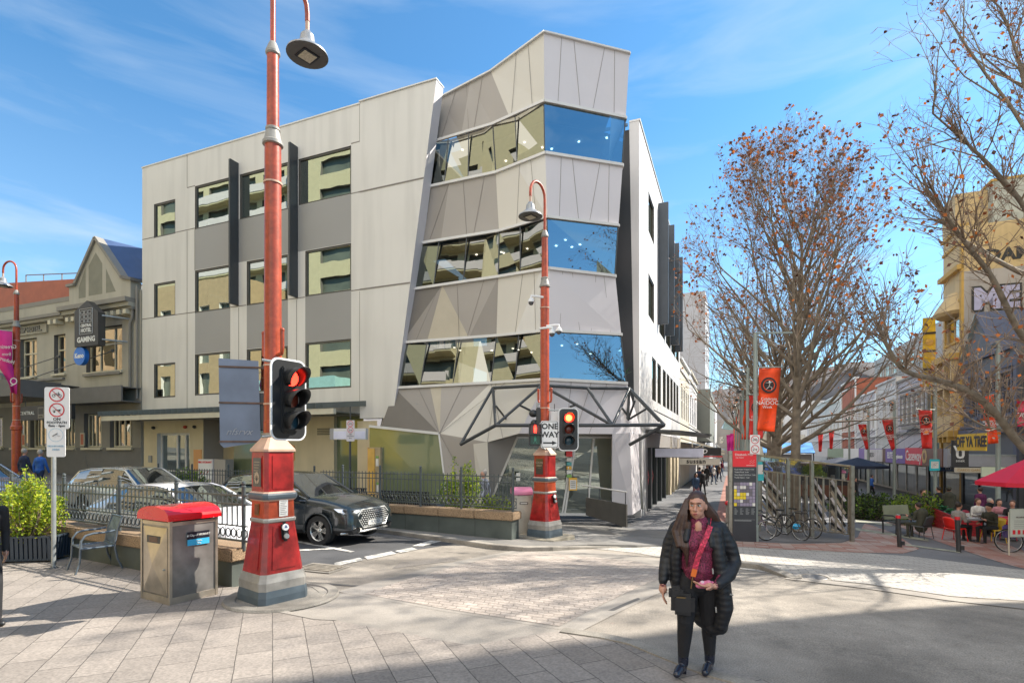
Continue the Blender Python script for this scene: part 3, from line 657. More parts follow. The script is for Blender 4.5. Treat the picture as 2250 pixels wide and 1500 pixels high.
# plants and furniture behind the blue glass
leaf_in = mat('indoor_leaf', (.05, .13, .05), .6, var=.4, scale=5)
mb = MB(); random.seed(8)
for i, ts in ((2, (.82, .9)), (4, (.3, .55, .8)), (6, (.45, .62, .75, .9))):
    for t in ts:
        b0 = lerp(ringw[i][3], ringw[i][4], t)+VY*.55; b0.z = ringw[i][3].z-.05
        hh = random.uniform(.25, .5) if i != 6 else random.uniform(.6, 1.1)
        mb.lathe([(.1, 0), (.14, .22)], c_ceil, 8, b0)
        for q in range(26):
            a = random.uniform(0, 6.28); l = hh*random.uniform(.6, 1.1); d = V((math.cos(a)*.7, math.sin(a)*.7, random.uniform(.5, 1.3))).normalized(); s_ = d.cross(V((0, 0, 1))).normalized()*.035
            p0 = b0+V((0, 0, .22)); p1 = p0+d*l*.6; p2 = p0+d*l+V((0, 0, -.1))
            mb.poly([p0, p1-s_, p2, p1+s_], leaf_in)
build('indoor_plants', mb, bld, world=True)
# ---- folded base of the corner bay
r6 = ringw[6]
l_, m_, c_, r_ = r6[1], r6[2], r6[3], r6[4]
l00 = r6[0]
n1 = P(966, 952, 20.8); n2 = P(838, 937, 21.9); n3 = P(1071, 971, 20.1); n4 = P(1140, 952, 19.4); n5 = P(1345, 953, 19.7); n6 = P(1384, 950, 20.1)
gz = lambda px, py, Y: P(px, py, Y)
b1 = P(985, 1108, 20.6); b3 = P(1052, 1120, 20.4); b4 = P(1078, 1122, 20.1); b5 = P(1345, 1135, 20.3); b6 = P(1390, 1130, 20.6)
d4 = P(1138, 958, 20.6); d5 = P(1345, 958, 21.0); db4 = P(1066, 1130, 20.7); db5 = P(1345, 1134, 21.1)
e4 = P(1130, 938, 18.9); e5 = P(1378, 938, 19.6)
mb = MB()
lm = lerp(l_, m_, .5)
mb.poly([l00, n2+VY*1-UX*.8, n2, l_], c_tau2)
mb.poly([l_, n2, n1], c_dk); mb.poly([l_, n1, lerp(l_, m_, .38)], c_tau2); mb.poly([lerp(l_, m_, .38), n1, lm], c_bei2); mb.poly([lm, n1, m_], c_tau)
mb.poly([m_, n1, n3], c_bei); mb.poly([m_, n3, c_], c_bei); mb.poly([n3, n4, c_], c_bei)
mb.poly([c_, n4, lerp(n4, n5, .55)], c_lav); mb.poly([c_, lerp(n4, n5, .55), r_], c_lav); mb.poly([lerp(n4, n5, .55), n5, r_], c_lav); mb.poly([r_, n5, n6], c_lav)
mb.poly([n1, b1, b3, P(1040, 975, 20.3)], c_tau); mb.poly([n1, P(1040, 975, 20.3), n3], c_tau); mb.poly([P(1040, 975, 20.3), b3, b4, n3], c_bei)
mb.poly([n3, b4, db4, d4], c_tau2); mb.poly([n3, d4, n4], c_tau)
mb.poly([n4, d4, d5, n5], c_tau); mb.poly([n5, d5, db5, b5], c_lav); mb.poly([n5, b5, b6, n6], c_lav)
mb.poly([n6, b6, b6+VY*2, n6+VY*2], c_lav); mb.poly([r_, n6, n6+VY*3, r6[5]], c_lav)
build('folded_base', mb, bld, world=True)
jj = MB()
for a, b in ((lerp(l_, lm, .5), n1), (lerp(lm, m_, .45), n1), (m_, lerp(n3, n4, .5)), (lerp(m_, c_, .3), n1), (lerp(c_, r_, .3), lerp(n4, n5, .5)), (lerp(c_, r_, .55), lerp(n4, n5, .6)), (lerp(c_, r_, .75), lerp(n4, n5, .75)), (n1, P(1000, 1015, 20.55)), (lerp(m_, c_, .1), n3)):
    jj.beam(a+V((0, -.02, 0)), b+V((0, -.012, 0)), .012, .008, c_jt, up=(0, 1, 0))
build('panel_joints', jj, bld, world=True)
# green glazed bay beside it
mb = MB(); q0 = P(812, 936, 21.8); q1 = n1+V((-.03, .03, 0)); q2 = P(983, 1105, 20.65); q3 = P(812, 1105, 21.8)
mb.poly([q0, q3, q2, q1], c_grn); mb.beam(q0, q1, .1, .1, c_rail); mb.beam(q1, q2, .06, .06, c_rail)
build('shop_window', mb, bld, world=True)
# entrance doors
ed = MB(); 
def dp(t, s): # t across, s up
    return lerp(lerp(db4, db5, t), lerp(d4, d5, t), s)
for t in (.0, .42, .60, .62, .80, 1.0):
    ed.beam(dp(t, 0), dp(t, 1), .07, .08, c_rail if t > .3 else c_bei)
ed.beam(dp(.42, .02), dp(.8, .02), .08, .1, c_rail); ed.beam(dp(0, .985), dp(1, .985), .08, .08, c_rail)
ed.beam(dp(.585, .42)+V((0, -.08, 0)), dp(.585, .62)+V((0, -.08, 0)), .03, .03, c_rail)
build('entrance_doors', ed, bld, world=True)
build('door_glazing', MB().poly([dp(0, 0), dp(1, 0), dp(1, 1), dp(0, 1)], g_door), bld, world=True)
ins = MB()
o3 = V((.9, 2.6, 0))
ins.poly([dp(-.3, 0)+o3, dp(1.2, 0)+o3, dp(1.2, 1.05)+o3, dp(-.3, 1.05)+o3], mat('lobby_wall', (.3, .29, .25), .7, var=.15))
cur = mat('sheer_curtain', (.36, .36, .33), .8, var=.05)
pts = []
for k in range(41):
    t = .02+.4*k/40; pts.append((dp(t, .03)+V((0, .35+.06*(k % 2), 0)), dp(t, .97)+V((0, .35+.06*(k % 2), 0))))
for k in range(40): ins.poly([pts[k][0], pts[k+1][0], pts[k+1][1], pts[k][1]], cur)
build('lobby', ins, bld, world=True)
nm = mat('notice_paper', (.75, .74, .7), .6); nor = mat('notice_orange', (.75, .42, .05), .5); nred = mat('notice_red', (.65, .03, .03), .5)
nb = MB()
def stick(px0, px1, py0, py1, m_, Y=20.72, o=0): nb.poly([P(px0, py1, Y-o), P(px1, py1, Y-o), P(px1, py0, Y-o), P(px0, py0, Y-o)], m_)
stick(1250, 1268, 1049, 1077, nor); stick(1252, 1266, 1054, 1074, nm, o=.01); stick(1244, 1258, 991, 1003, nred); stick(1134, 1143, 1038, 1046, nm, 20.5); stick(1134, 1143, 1049, 1056, nm, 20.5)
for k in range(4): nb.poly([P(1254, 1058+k*4, 20.70), P(1264, 1058+k*4, 20.70), P(1264, 1057+k*4-.3, 20.70), P(1254, 1057+k*4-.3, 20.70)], c_jt)
for k, m_ in enumerate((nm, mat('poster_teal', (.1, .4, .4), .5), nor, nm, mat('poster_green', (.2, .4, .1), .5))): stick(1245, 1256, 1006+k*9, 1013+k*9, m_, 20.78)
build('door_notices', nb, bld, world=True)
# ---- mall side: dark end wall, white slab, fins, windows
mw = thing('mall_wing', 'white mall-side wing of the corner building with dark end wall and tall charcoal fins', 'building', MO, ANG)
mb = MB(); T0, T1 = 3.75, 24
c_wht = mat('white_panel', (.60, .585, .57), .5, var=.05, scale=.5, tex=streak_tex(.1, sc=1.5))
# local: x = across mall, y = along
ops = [(6.6, 8.7, 13.0, 15.0), (6.6, 8.7, 8.8, 10.9)]+[(x, x+1.55, 4.7, 6.95) for x in (7.9, 10.1, 12.6, 14.7, 16.8, 18.9, 21)]+[(x, x+2.6, a, b) for x in (10.9, 14.2, 17.4, 20.3) for a, b in ((13.0, 15.0), (8.8, 10.9))]
m0 = wall(MB(), T0, T1, 2.95, 16.9, ops, c_wht, 0, .2, c_frame)
rot = Matrix.Rotation(R(90), 4, 'Z')
def turn(b): b.v = [V((-p.y, p.x, p.z)) for p in b.v]; return b      # x->y, facing +x
turn(m0); m0.poly([(0, T0, 2.95), (0, T0, 16.9), (-.45, T0, 16.9), (-.2, T0, 2.95)], c_wht)
m0.poly([(-3, T0+.3, 16.3), (0, T0+.3, 16.3), (0, T1, 16.3), (-3, T1, 16.3)], c_floor)
m0.beam((-.2, T0-.02, 16.93), (-.2, T1, 16.93), .5, .08, c_rail)
m0.poly([(0, T1, -1.5), (-10, T1, -1.5), (-10, T1, 16.9), (0, T1, 16.9)], c_wht)
build('mall_wall', m0, mw)
build('dark_end_wall', MB().poly([(-3.2, T0+.05, 2.7), (-.2, T0+.05, 2.7), (-.45, T0+.05, 16.6), (-3.2, T0+.05, 16.6)], mat('end_wall_black', (.018, .02, .024), .5, var=.1)).beam((-2.6, T0-.1, 16.75), (-.5, T0-.1, 16.75), .08, .12, mat('blue_steel', (.06, .12, .2), .4)), mw)
for a, b, c, d in ops:
    fr = turn(frame_mb(a, b, c, d, .04, .07, .09, c_frame)); w_ = build('window', fr, mw)
    build('pane', MB().poly([(-.09, a, c), (-.09, b, c), (-.09, b, d), (-.09, a, d)], g_col), w_)
build('rooms', MB().poly([(-1.2, T0+.5, 3), (-1.2, T1, 3), (-1.2, T1, 16), (-1.2, T0+.5, 16)], c_in), mw)
for t in (10.6, 13.95, 17.15, 20.0): build('sun_fin', MB().rbox((0, t-.12, 9.15), (.55, t, 16.0), mat('fin_blue_charcoal', (.06, .075, .095), .4), .012), mw)
# white column at the corner and the shopfront below
mb = MB()
mb.box((-.95, 4.3, -1.2), (0, 5.9, 2.95), c_wht); mb.prism([(-1.5, 3.2, 2.9), (0, T0+.2, 2.9), (0, 9, 2.9), (-1.5, 9, 2.9)], (0, 0, .3), c_wht)
build('corner_column', mb, mw)
mb = MB()
for y in (6.3, 7.9, 10.2, 12.4, 14.6): mb.box((-.3, y, -1.9), (-.05, y+.18 if y > 8 else y+.5, 2.7), c_char)
mb.box((-.4, 5.9, 2.2), (-.02, 24, 2.95), c_tau2); mb.box((-.28, 8.5, -1.9), (-.06, 24, -1.1), c_wht)
for y in (17, 19.5, 22): mb.box((-.3, y, -1.9), (-.02, y+1.0, 2.9), c_cream)
build('shopfront_frame', mb, mw)
build('shop_glass', MB().poly([(-.18, 6, -1.9), (-.18, 24, -1.9), (-.18, 24, 2.5), (-.18, 6, 2.5)], g_door), mw)
si = MB().poly([(-3.4, 6, -2), (-3.4, 24, -2), (-3.4, 24, 3), (-3.4, 6, 3)], mat('shop_wall', (.45, .42, .38), .7, var=.3, scale=1.5)).poly([(-3.4, 6, 2.6), (-.2, 6, 2.6), (-.2, 24, 2.6), (-3.4, 24, 2.6)], c_ceil)
random.seed(3)
for k in range(26):
    y = random.uniform(6.5, 23); z = random.uniform(-1.4, .6); si.box((-2.6, y, z), (-2.2, y+random.uniform(.2, .7), z+random.uniform(.1, .5)), mat('stock_%d' % (k % 4), [(.5, .1, .1), (.6, .6, .55), (.1, .2, .35), (.2, .3, .15)][k % 4], .7))
build('shop_interior', si, mw)
for y in (7.0, 8.6):
    build('sale_diamond', MB().prism([(-.1, y, .25), (-.1, y+.42, .68), (-.1, y, 1.1), (-.1, y-.42, .68)], (.02, 0, 0), nred).text('SALE', .2, c_char, (-.07, y, .68), (.0, 1, 0), (0, 0, 1)), mw)
cp = thing('canopy', 'thin charcoal flat canopy jutting over the mall footpath beside the white wing', 'canopy', ML(0, 7.6, 3.0), ANG)
build('roof_plate', MB().prism([(0, -2.0, 0), (1.5, -1.2, -.05), (2.9, 1.0, -.2), (2.6, 3.6, -.25), (0, 4.2, 0)], (0, 0, .09), c_char, mat('canopy_edge', (.1, .105, .11), .4)), cp)
build('strut', MB().tube([(0, 1, 1.2), (2.2, 1.3, 0)], .03, c_char), cp)
# ---- truss over the entrance
def Pp(*a): return P(*a)
tr = thing('entrance_truss', 'dark steel tube truss spreading over the corner entrance', 'truss', (2.2, 18.6, 2.4))
tn = dict(a=(1083, 852, 20.1), b=(1190, 846, 19.25), c=(1383, 853, 20.1), e=(1290, 852, 19.6), f=(1012, 976, 18.9), g=(1089, 934, 18.2), h=(1346, 934, 18.2), i=(1460, 933, 18.6), j=(1383, 977, 19.2), k=(1110, 920, 19.9), l=(1262, 888, 19.5), m=(1379, 920, 19.9))
tn = {k: P(*v) for k, v in tn.items()}
mb = MB()
for p, q in ('ab', 'be', 'ec', 'gh', 'hi', 'fg', 'ij'): mb.tube([tn[p], tn[q]], .062, c_char, 8)
build('chords', mb, tr, world=True)
mb = MB()
for p, q in ('af', 'ag', 'gb', 'bh', 'eh', 'hc', 'ci', 'mc'): mb.tube([tn[p], tn[q]], .052, c_char, 8)
for a, b in ((P(1385, 858, 20.0), P(1448, 925, 18.8)), (P(1395, 880, 19.6), P(1380, 922, 19.9)), (P(1380, 922, 19.9), P(1420, 898, 19.2)), (P(1090, 892, 19), P(1113, 921, 20)), (P(1142, 890, 19), P(1200, 918, 20.2)), (P(1245, 896, 20), P(1268, 888, 19)), (P(1367, 896, 20), P(1384, 920, 20))): mb.tube([a, b], .04, c_char, 6)
build('braces', mb, tr, world=True)
# ramp with handrail
rp = thing('entrance_ramp', 'dark panelled ramp side with steel handrail by the corner doors', 'ramp', G(1340, 1145))
mb = MB(); A = P(1287, 1092, 19.0); B = P(1376, 1108, 16.6); A0 = P(1287, 1131, 19.0); B0 = P(1376, 1158, 16.6)
mb.prism([A0, B0, B, A], (.06, .1, 0), mat('ramp_panel', (.075, .07, .062), .6, var=.2)); build('side_panel', mb, rp, world=True)
mb = MB(); u3 = V((.03, .05, .4)); mb.tube([A+u3+V((-.1, .3, 0)), A+u3, B+u3+V((0, 0, -.02))], .025, c_rail)
for t in (0.05, .35, .65, .97): mb.tube([lerp(A, B, t)+V((.03, .05, 0)), lerp(A, B, t)+u3], .015, c_char, 6)
build('handrail', mb, rp, world=True)
# ================================================================== OTHER BUILDINGS
h_wall = mat('hotel_render', (.42, .395, .33), .75, var=.08, scale=.8, tex=streak_tex(.15, sc=2))
h_dark = mat('hotel_dark', (.15, .145, .14), .7, var=.1)
h_trim = mat('hotel_trim', (.24, .225, .2), .7, var=.08)
h_sash = mat('cream_sash', (.6, .55, .42), .6, var=.06)
h_glass = glass('old_glass', (.75, .7, .6), .5, (.3, .3, .3), wob=.5)
navy = mat('blue_roof', (.05, .09, .2), .5, var=.1)
blk = mat('black_paint', (.018, .018, .02), .45, var=.1)
wht = mat('white_paint', (.75, .75, .74), .5, var=.04)
steel = mat('galvanised', (.36, .38, .38), .4, metal=.5, var=.12, scale=6)
hot = thing('hotel', 'grey two storey corner hotel with pointed gable, cornice and sash windows', 'building', CS(-25.1, 0, 0), ANG)
# local x = s+25.1 (negative to the left)
X = lambda s: s+25.1
ops = [(X(-32.5), X(-31.45), 6.35, 8.55), (X(-35.85), X(-34.15), 6.31, 8.55), (X(-29.6), X(-26.6), 6.25, 8.65), (X(-39.8), X(-38.2), 6.31, 8.55), (X(-43.5), X(-41.8), 6.31, 8.55)]
gops = [(X(a), X(b), 2.2, 4.05) for a, b in ((-36.6, -35.0), (-34.8, -33.2), (-31.9, -30.6), (-29.8, -28.3), (-27.6, -25.8), (-39.5, -37.6))]
mb = wall(MB(), -26, 0, 0, 10.3, ops+gops, h_wall, 0, .35, h_dark, [(-26, 0, 0, 2.2, h_dark), (-26, 0, 2.2, 4.6, h_trim)])
mb.poly([(0, 0, 0), (0, 9, 0), (0, 9, 10.3), (0, 0, 10.3)], h_wall); mb.poly([(-26, .3, 10.2), (0, .3, 10.2), (0, 9, 10.2), (-26, 9, 10.2)], h_dark)
build('wall', mb, hot)
mb = MB()
mb.box((-26, -.12, 10.3), (-5.2, .35, 10.55), h_trim).box((-26, -.5, 9.45), (-5.9, 0, 9.62), h_trim).box((-26, -.35, 9.3), (-5.9, 0, 9.45), h_wall).box((-26, -.1, 9.62), (-5.2, .2, 10.3), h_wall)
mb.box((-6.0, -.62, 9.62), (-.3, .0, 9.85), h_trim).box((-6.0, -.45, 9.42), (-.3, 0, 9.62), h_wall).box((-6.0, -.3, 9.28), (-.3, 0, 9.42), h_trim)
mb.box((-26, -.12, 6.0), (-6.4, 0, 6.12), h_trim).box((-4.6, -.14, 6.05), (-1.5, 0, 6.2), h_trim)
for x in (-7.2, -6.7, -5.6, -5.1, -2.3, -1.8, -1.3, -.8): mb.box((x, -.42, 9.05), (x+.25, 0, 9.28), h_sash)
build('cornice', mb, hot)
gp = [(-5.5, 9.85), (-.4, 9.85), (-.4, 10.75), (-1.0, 10.95), (-3.15, 13.25), (-4.9, 11.0), (-5.5, 11.0)]
mb = MB(); mb.prism([(x, -.28, z) for x, z in gp], (0, .55, 0), h_wall)
build('gable', mb, hot)
mb = MB()
for tri in ([(-4.65, 10.25), (-4.05, 10.25), (-4.05, 11.85), (-4.65, 10.85)], [(-3.8, 10.3), (-2.65, 10.3), (-2.65, 11.9), (-3.2, 12.55), (-3.8, 11.9)], [(-2.35, 10.3), (-1.55, 10.3), (-2.35, 11.6)]):
    mb.prism([(x, -.281, z) for x, z in tri], (0, .005, 0), h_sash if 0 else mat('gable_recess', (.22, .215, .17), .8))
build('gable_recess', mb, hot)
build('gable_coping', MB().beam((-5.6, -.1, 11.03), (-4.85, -.1, 11.03), .6, .14, h_trim).beam((-4.95, -.1, 11.0), (-3.15, -.1, 13.32), .6, .16, h_trim).beam((-3.15, -.1, 13.32), (-1.0, -.1, 10.98), .6, .16, h_trim).beam((-1.05, -.1, 10.98), (-.2, -.1, 10.78), .6, .14, h_dark), hot)
build('roof', MB().prism([(-3.15, -.1, 13.3), (-1.0, -.1, 10.98), (0.2, 3.0, 11.2), (-1.9, 3.0, 13.2)], (0, 0, .08), navy).tube([(-1.4, 3, 11), (-1.4, 3, 14.6)], .02, h_dark), hot)
for i, (a, b, c, d) in enumerate(ops+gops):
    ms = [(a+b)/2] if i else []
    if i == 2: ms = [a+.9, b-.9]
    if i > 4: ms = [a+(b-a)*.25, a+(b-a)*.5, a+(b-a)*.75]
    if i == 3 or i == 4: ms = [(a+b)/2]
    window(hot, a+.02, b-.02, c+.02, d-.02, .2, h_sash, h_glass, .08, .08, ms, [c+(d-c)*.62] if i < 5 else ())
    if i > 4: pass
build('sills', (lambda m: [m.box((a-.1, -.12, c-.12), (b+.1, .1, c-.001), h_sash) for a, b, c, d in ops+gops] and m)(MB()), hot)
build('rooms', MB().poly([(-26, 1.5, 0), (-.2, 1.5, 0), (-.2, 1.5, 10), (-26, 1.5, 10)], c_in), hot)
for a in (-14.6, -10.5, -5.0):
    for k in range(2):
        if a == -5.0 and k: continue
        z = 3.0; build('menu_frame', MB().box((a+.05, -.05, 2.3), (a+.4, 0, 3.0), h_sash).box((a+.1, -.055, 2.36), (a+.35, -.04, 2.94), mat('menu_red', (.5, .15, .08), .6)), hot) if k == 0 else None
mb = MB(); mb.tube([(-.45, -.15, 9.3), (-.45, -.15, 8.9), (-.65, -.15, 8.6), (-.65, -.15, 5.2)], .08, h_trim, 8).tube([(-.15, -.12, 10.5), (-.15, -.12, 4.7)], .06, h_trim, 8)
build('downpipe', mb, hot)
# street awning
mb = MB(); mb.box((-26, -3.0, 4.78), (-5.1, -2.92, 5.62), h_dark).box((-26, -2.92, 5.5), (-5.1, 0, 5.55), h_dark).box((-26, -2.92, 4.85), (-5.1, 0, 4.9), h_trim)
mb.box((-5.1, -3.0, 4.78), (-5.02, -.9, 5.62), h_dark).box((-5.1, -.98, 4.5), (0, -.9, 5.3), h_dark).box((-5.1, -.9, 5.2), (0, 0, 5.25), h_dark).box((-5.1, -.9, 4.5), (0, 0, 4.55), h_dark)
build('street_awning', mb, hot)
for x, xa in ((-11, -13.6), (-6.9, -9.6), (-2.2, -4.6), (-16, -18.4)): build('tie_rod', MB().tube([(x, -.05, 7.3), (xa, -2.6, 5.6)], .025, h_dark, 6).ball((x, -.05, 7.3), .09, h_dark), hot)
mb = MB(); mb.box((-10.9, -.1, 8.75), (-7.95, 0, 9.25), h_wall)
mb.text('SHIP HOTEL.', .42, h_trim, (-9.5, -.13, 9.0), (1, 0, 0), (0, 0, 1), .03, bold=.012)
build('raised_lettering', mb, hot)
build('floodlight', MB().box((-7.2, -2.6, 5.62), (-6.9, -2.4, 5.95), h_trim).beam((-7.3, -2.5, 6.0), (-6.7, -2.4, 5.7), .3, .2, h_dark), hot)
# hotel signs (hang from the building)
hs = thing('hotel_sign', 'black house-shaped box sign reading CENTRAL HOTEL GAMING', 'sign', CS(-27.4, -.9, 7.35), ANG)
pp = [(-.95, 0), (.95, 0), (.95, 1.65), (.05, 2.3), (-.95, 1.85)]
mb = MB(); mb.prism([(x, -.35, z) for x, z in pp], (0, .35, 0), blk, mat('sign_side', (.06, .055, .05), .5)); build('box', mb, hs)
mb = MB(); fy = -.356
for k in range(3):
    for j in range(3):
        x = -.3+j*.3; z = 1.2+k*.22
        for q in (((-.12, 0), (.12, 0)), ((-.12, .16), (.12, .16)), ((-.12, 0), (-.12, .16)), ((.12, 0), (.12, .16))):
            mb.beam((x+q[0][0], fy, z+q[0][1]), (x+q[1][0], fy, z+q[1][1]), .01, .016, wht, up=(0, 1, 0))
for q in (((-.52, .62), (.52, .62)), ((-.52, 1.9), (.52, 1.9)), ((-.52, .62), (-.52, 1.9)), ((.52, .62), (.52, 1.9))): mb.beam((q[0][0], fy, q[0][1]), (q[1][0], fy, q[1][1]), .01, .025, wht, up=(0, 1, 0))
mb.text('CENTRAL', .2, wht, (0, fy, 1.04), (1, 0, 0), (0, 0, 1), bold=.006).text('HOTEL', .27, wht, (0, fy, .8), (1, 0, 0), (0, 0, 1), bold=.008).text('GAMING', .37, wht, (0, fy, .33), (1, 0, 0), (0, 0, 1), bold=.012)
build('lettering', mb, hs); build('bracket', MB().tube([(.95, -.17, 1.5), (1.5, .85, 1.5)], .05, steel).tube([(.95, -.17, .3), (1.5, .85, .3)], .05, steel), hs)
ks = thing('round_sign', 'round blue disc sign reading Keno below the black hotel sign', 'sign', CS(-28.05, -1.1, 6.9), ANG)
mb = MB(); mb.lathe([(.001, -.1), (.47, -.1), (.47, .1), (.001, .1)], mat('keno_blue', (.01, .16, .62), .4), 24, axis='y'); build('disc', mb, ks)
build('lettering', MB().text('Keno', .34, wht, (0, -.105, 0), (1, 0, 0), (0, 0, 1), bold=.012), ks)
ws = thing('hanging_sign', 'long black board reading CENTRAL HOTEL hung below the hotel awning', 'sign', CS(-28.9, -2.2, 3.95), ANG)
mb = MB(); mb.box((-2.3, -.08, -.36), (2.2, .08, .36), blk); build('board', mb, ws)
mb = MB(); mb.text('CENTRAL', .24, wht, (-1.5, -.085, 0), (1, 0, 0), (0, 0, 1), space=1.3, bold=.005).text('HOTEL', .24, wht, (.75, -.085, 0), (1, 0, 0), (0, 0, 1), space=1.3, bold=.005).text('Keno', .2, mat('keno_light', (.35, .6, .9), .5), (1.75, -.085, 0), (1, 0, 0), (0, 0, 1))
mb.box((-.55, -.085, -.28), (-.05, -.08, .28), h_trim).box((-.5, -.09, -.08), (-.1, -.085, .24), blk).text('HOTEL', .11, blk, (-.3, -.09, -.19), (1, 0, 0), (0, 0, 1))
build('lettering', mb, ws); build('hangers', MB().tube([(-1.8, 0, .36), (-1.8, 0, .9)], .02, h_dark, 6).tube([(1.8, 0, .36), (1.8, 0, .9)], .02, h_dark, 6), ws)
# red brick building behind
rb = mat('red_brick', (.38, .12, .07), .8, var=.15, scale=1.2)
br = thing('brick_building', 'orange brick building with corrugated red roof and roof railing beyond the hotel', 'building', CS(-46, 8, 0), ANG)
mb = MB(); mb.prism([(-12, 0, 0), (3.2, 0, 0), (3.2, 0, 15.0), (1.5, 0, 15.5), (-12, 0, 16.6)], (0, 6, 0), rb); build('wall', mb, br)
mb = MB(); mb.prism([(3.2, 0, 15.0), (15.5, 0, 13.0), (15.5, 5, 13.3), (3.2, 5, 15.4)], (0, 0, .1), mat('red_roof', (.17, .025, .025), .6, var=.35, scale=4)).poly([(3.2, 0, 8), (15.5, 0, 8), (15.5, 0, 13.2), (3.2, 0, 15.0)], wht); build('roof', mb, br)
mb = MB()
for k in range(11):
    t = k/10; x = -12+27.5*t; z = 17.3-2.7*t; mb.beam((x, 3, z-1), (x, 3, z+1.0), .07, .07, h_dark)
mb.beam((-12, 3, 18.3), (15.5, 3, 15.6), .07, .07, h_dark).beam((3.1, -.1, 12), (3.1, -.1, 17.6), .08, .08, steel)
build('roof_railing', mb, br)
pb = thing('apartment_tower', 'pale blue-white tower block peeping over the hotel roof', 'building', CS(-38, 40, 0), ANG)
build('wall', wall(MB(), -4, 12, 0, 20.5, [(-3+i*2.2, -1.4+i*2.2, 14+j*2.6, 15.8+j*2.6) for i in range(6) for j in range(2)], wht, 0, .2, navy), pb)
build('pane', MB().poly([(-4, .2, 0), (12, .2, 0), (12, .2, 20), (-4, .2, 20)], h_glass), pb)

# ------------------------------------------------ mall, left row beyond the corner building
def gen_building(name, label, wv, t0, t1, z0, z1, m, ops, side=1, trim=None, gm=None, depth=.22, fm=None, wtrans=True, back=10):
    """side=1: facade faces +across (left row). side=-1: faces -across (right row). local y = along"""
    o = thing(name, label, 'building', ML(wv, 0, 0), ANG)
    b = MB()
    if side == 1: wall(b, t0, t1, z0, z1, ops, m, 0, depth); turn(b)
    else:
        wall(b, -t1, -t0, z0, z1, [(-q[1], -q[0], q[2], q[3]) for q in ops], m, 0, depth); b.v = [V((p.y, -p.x, p.z)) for p in b.v]
    s = side
    b.poly([(0, t0, z0), (0, t0, z1), (-s*back, t0, z1), (-s*back, t0, z0)], m); b.poly([(0, t1, z0), (0, t1, z1), (-s*back, t1, z1), (-s*back, t1, z0)], m)
    b.poly([(0, t0, z1-.3), (0, t1, z1-.3), (-s*back, t1, z1-.3), (-s*back, t0, z1-.3)], h_dark)
    if trim: b.box((-s*.3, t0, z1), (s*.18, t1, z1+.18), trim); b.box((0, t0, z1-.9), (s*.1, t1, z1-.75), trim)
    for q in ops:
        if side < 0 and z1 < 18: b.box((s*.12, q[0]-.12, q[2]-.16), (0, q[1]+.12, q[2]-.02), trim or m); b.box((s*.1, q[0]-.14, q[3]+.03), (0, q[1]+.14, q[3]+.2), trim or m); b.box((s*.07, q[0]-.16, q[2]-.02), (0, q[0]-.03, q[3]+.03), trim or m); b.box((s*.07, q[1]+.03, q[2]-.02), (0, q[1]+.16, q[3]+.03), trim or m)
    if side < 0 and trim: b.box((s*.22, t0, 3.35), (0, t1, 3.5), trim); b.box((s*.12, t0, z0), (0, t0+.35, z1), trim)
    build('wall', b, o)
    for q in ops:
        fr = frame_mb(*q, .05, .08, .08, fm or wht, [(q[0]+q[1])/2] if q[1]-q[0] > 1 else (), [q[2]+(q[3]-q[2])*.6] if wtrans else ())
        if side == 1: turn(fr)
        else: fr = frame_mb(-q[1], -q[0], q[2], q[3], .05, .08, .08, fm or wht, [-(q[0]+q[1])/2] if q[1]-q[0] > 1 else (), [q[2]+(q[3]-q[2])*.6] if wtrans else ()); fr.v = [V((p.y, -p.x, p.z)) for p in fr.v]
        w_ = build('window', fr, o)
        build('pane', MB().poly([(-s*.1, q[0], q[2]), (-s*.1, q[1], q[2]), (-s*.1, q[1], q[3]), (-s*.1, q[0], q[3])], gm or h_glass), w_)
    build('rooms', MB().poly([(-s*1.3, t0+.2, z0), (-s*1.3, t1-.2, z0), (-s*1.3, t1-.2, z1-.5), (-s*1.3, t0+.2, z1-.5)], c_in), o)
    return o
cr_ = mat('cream_wall', (.58, .53, .42), .7, var=.1, scale=.8, tex=streak_tex(.2, sc=2)); cw = mat('white_wall', (.6, .585, .57), .7, var=.08, tex=streak_tex(.2, sc=2))
gm1 = gen_building('shop_building', 'cream two storey shop building next beyond the white wing', 0, 24.02, 34, -2, 9.3, cr_, [(25+i*2.3, 26.4+i*2.3, 4.6, 7.2) for i in range(4)], 1, wht)
gen_building('shop_building', 'white shop building at the middle of the left mall row', 0, 34.02, 46, -2, 9.6, cw, [(35+i*2.7, 36.4+i*2.7, 4.6, 7.4) for i in range(4)], 1, cr_)
gen_building('grey_box_building', 'windowless olive grey box facade jutting from the left mall row', 1.4, 47, 62, 3.0, 9.2, mat('olive_grey', (.2, .21, .18), .6, var=.05), [], 1)
gen_building('shop_building', 'dim shopfront base under the olive grey box', .2, 46.02, 62, -2, 3.0, c_tau2, [], 1)
gen_building('tower_block', 'tall pale blank-walled tower standing back of the left mall row', .2, 62.2, 76, -2, 25, mat('tower_pale', (.48, .47, .48), .7, var=.06), [(64+i*3, 65.6+i*3, 6+j*3, 8+j*3) for i in range(4) for j in range(6)], 1, None, back=14)
gen_building('far_building', 'pale far building at the end of the left mall row', 0, 76.02, 100, -2, 9.5, cw, [(78+i*3, 80+i*3, 4.2, 6.8) for i in range(6)], 1, cr_)
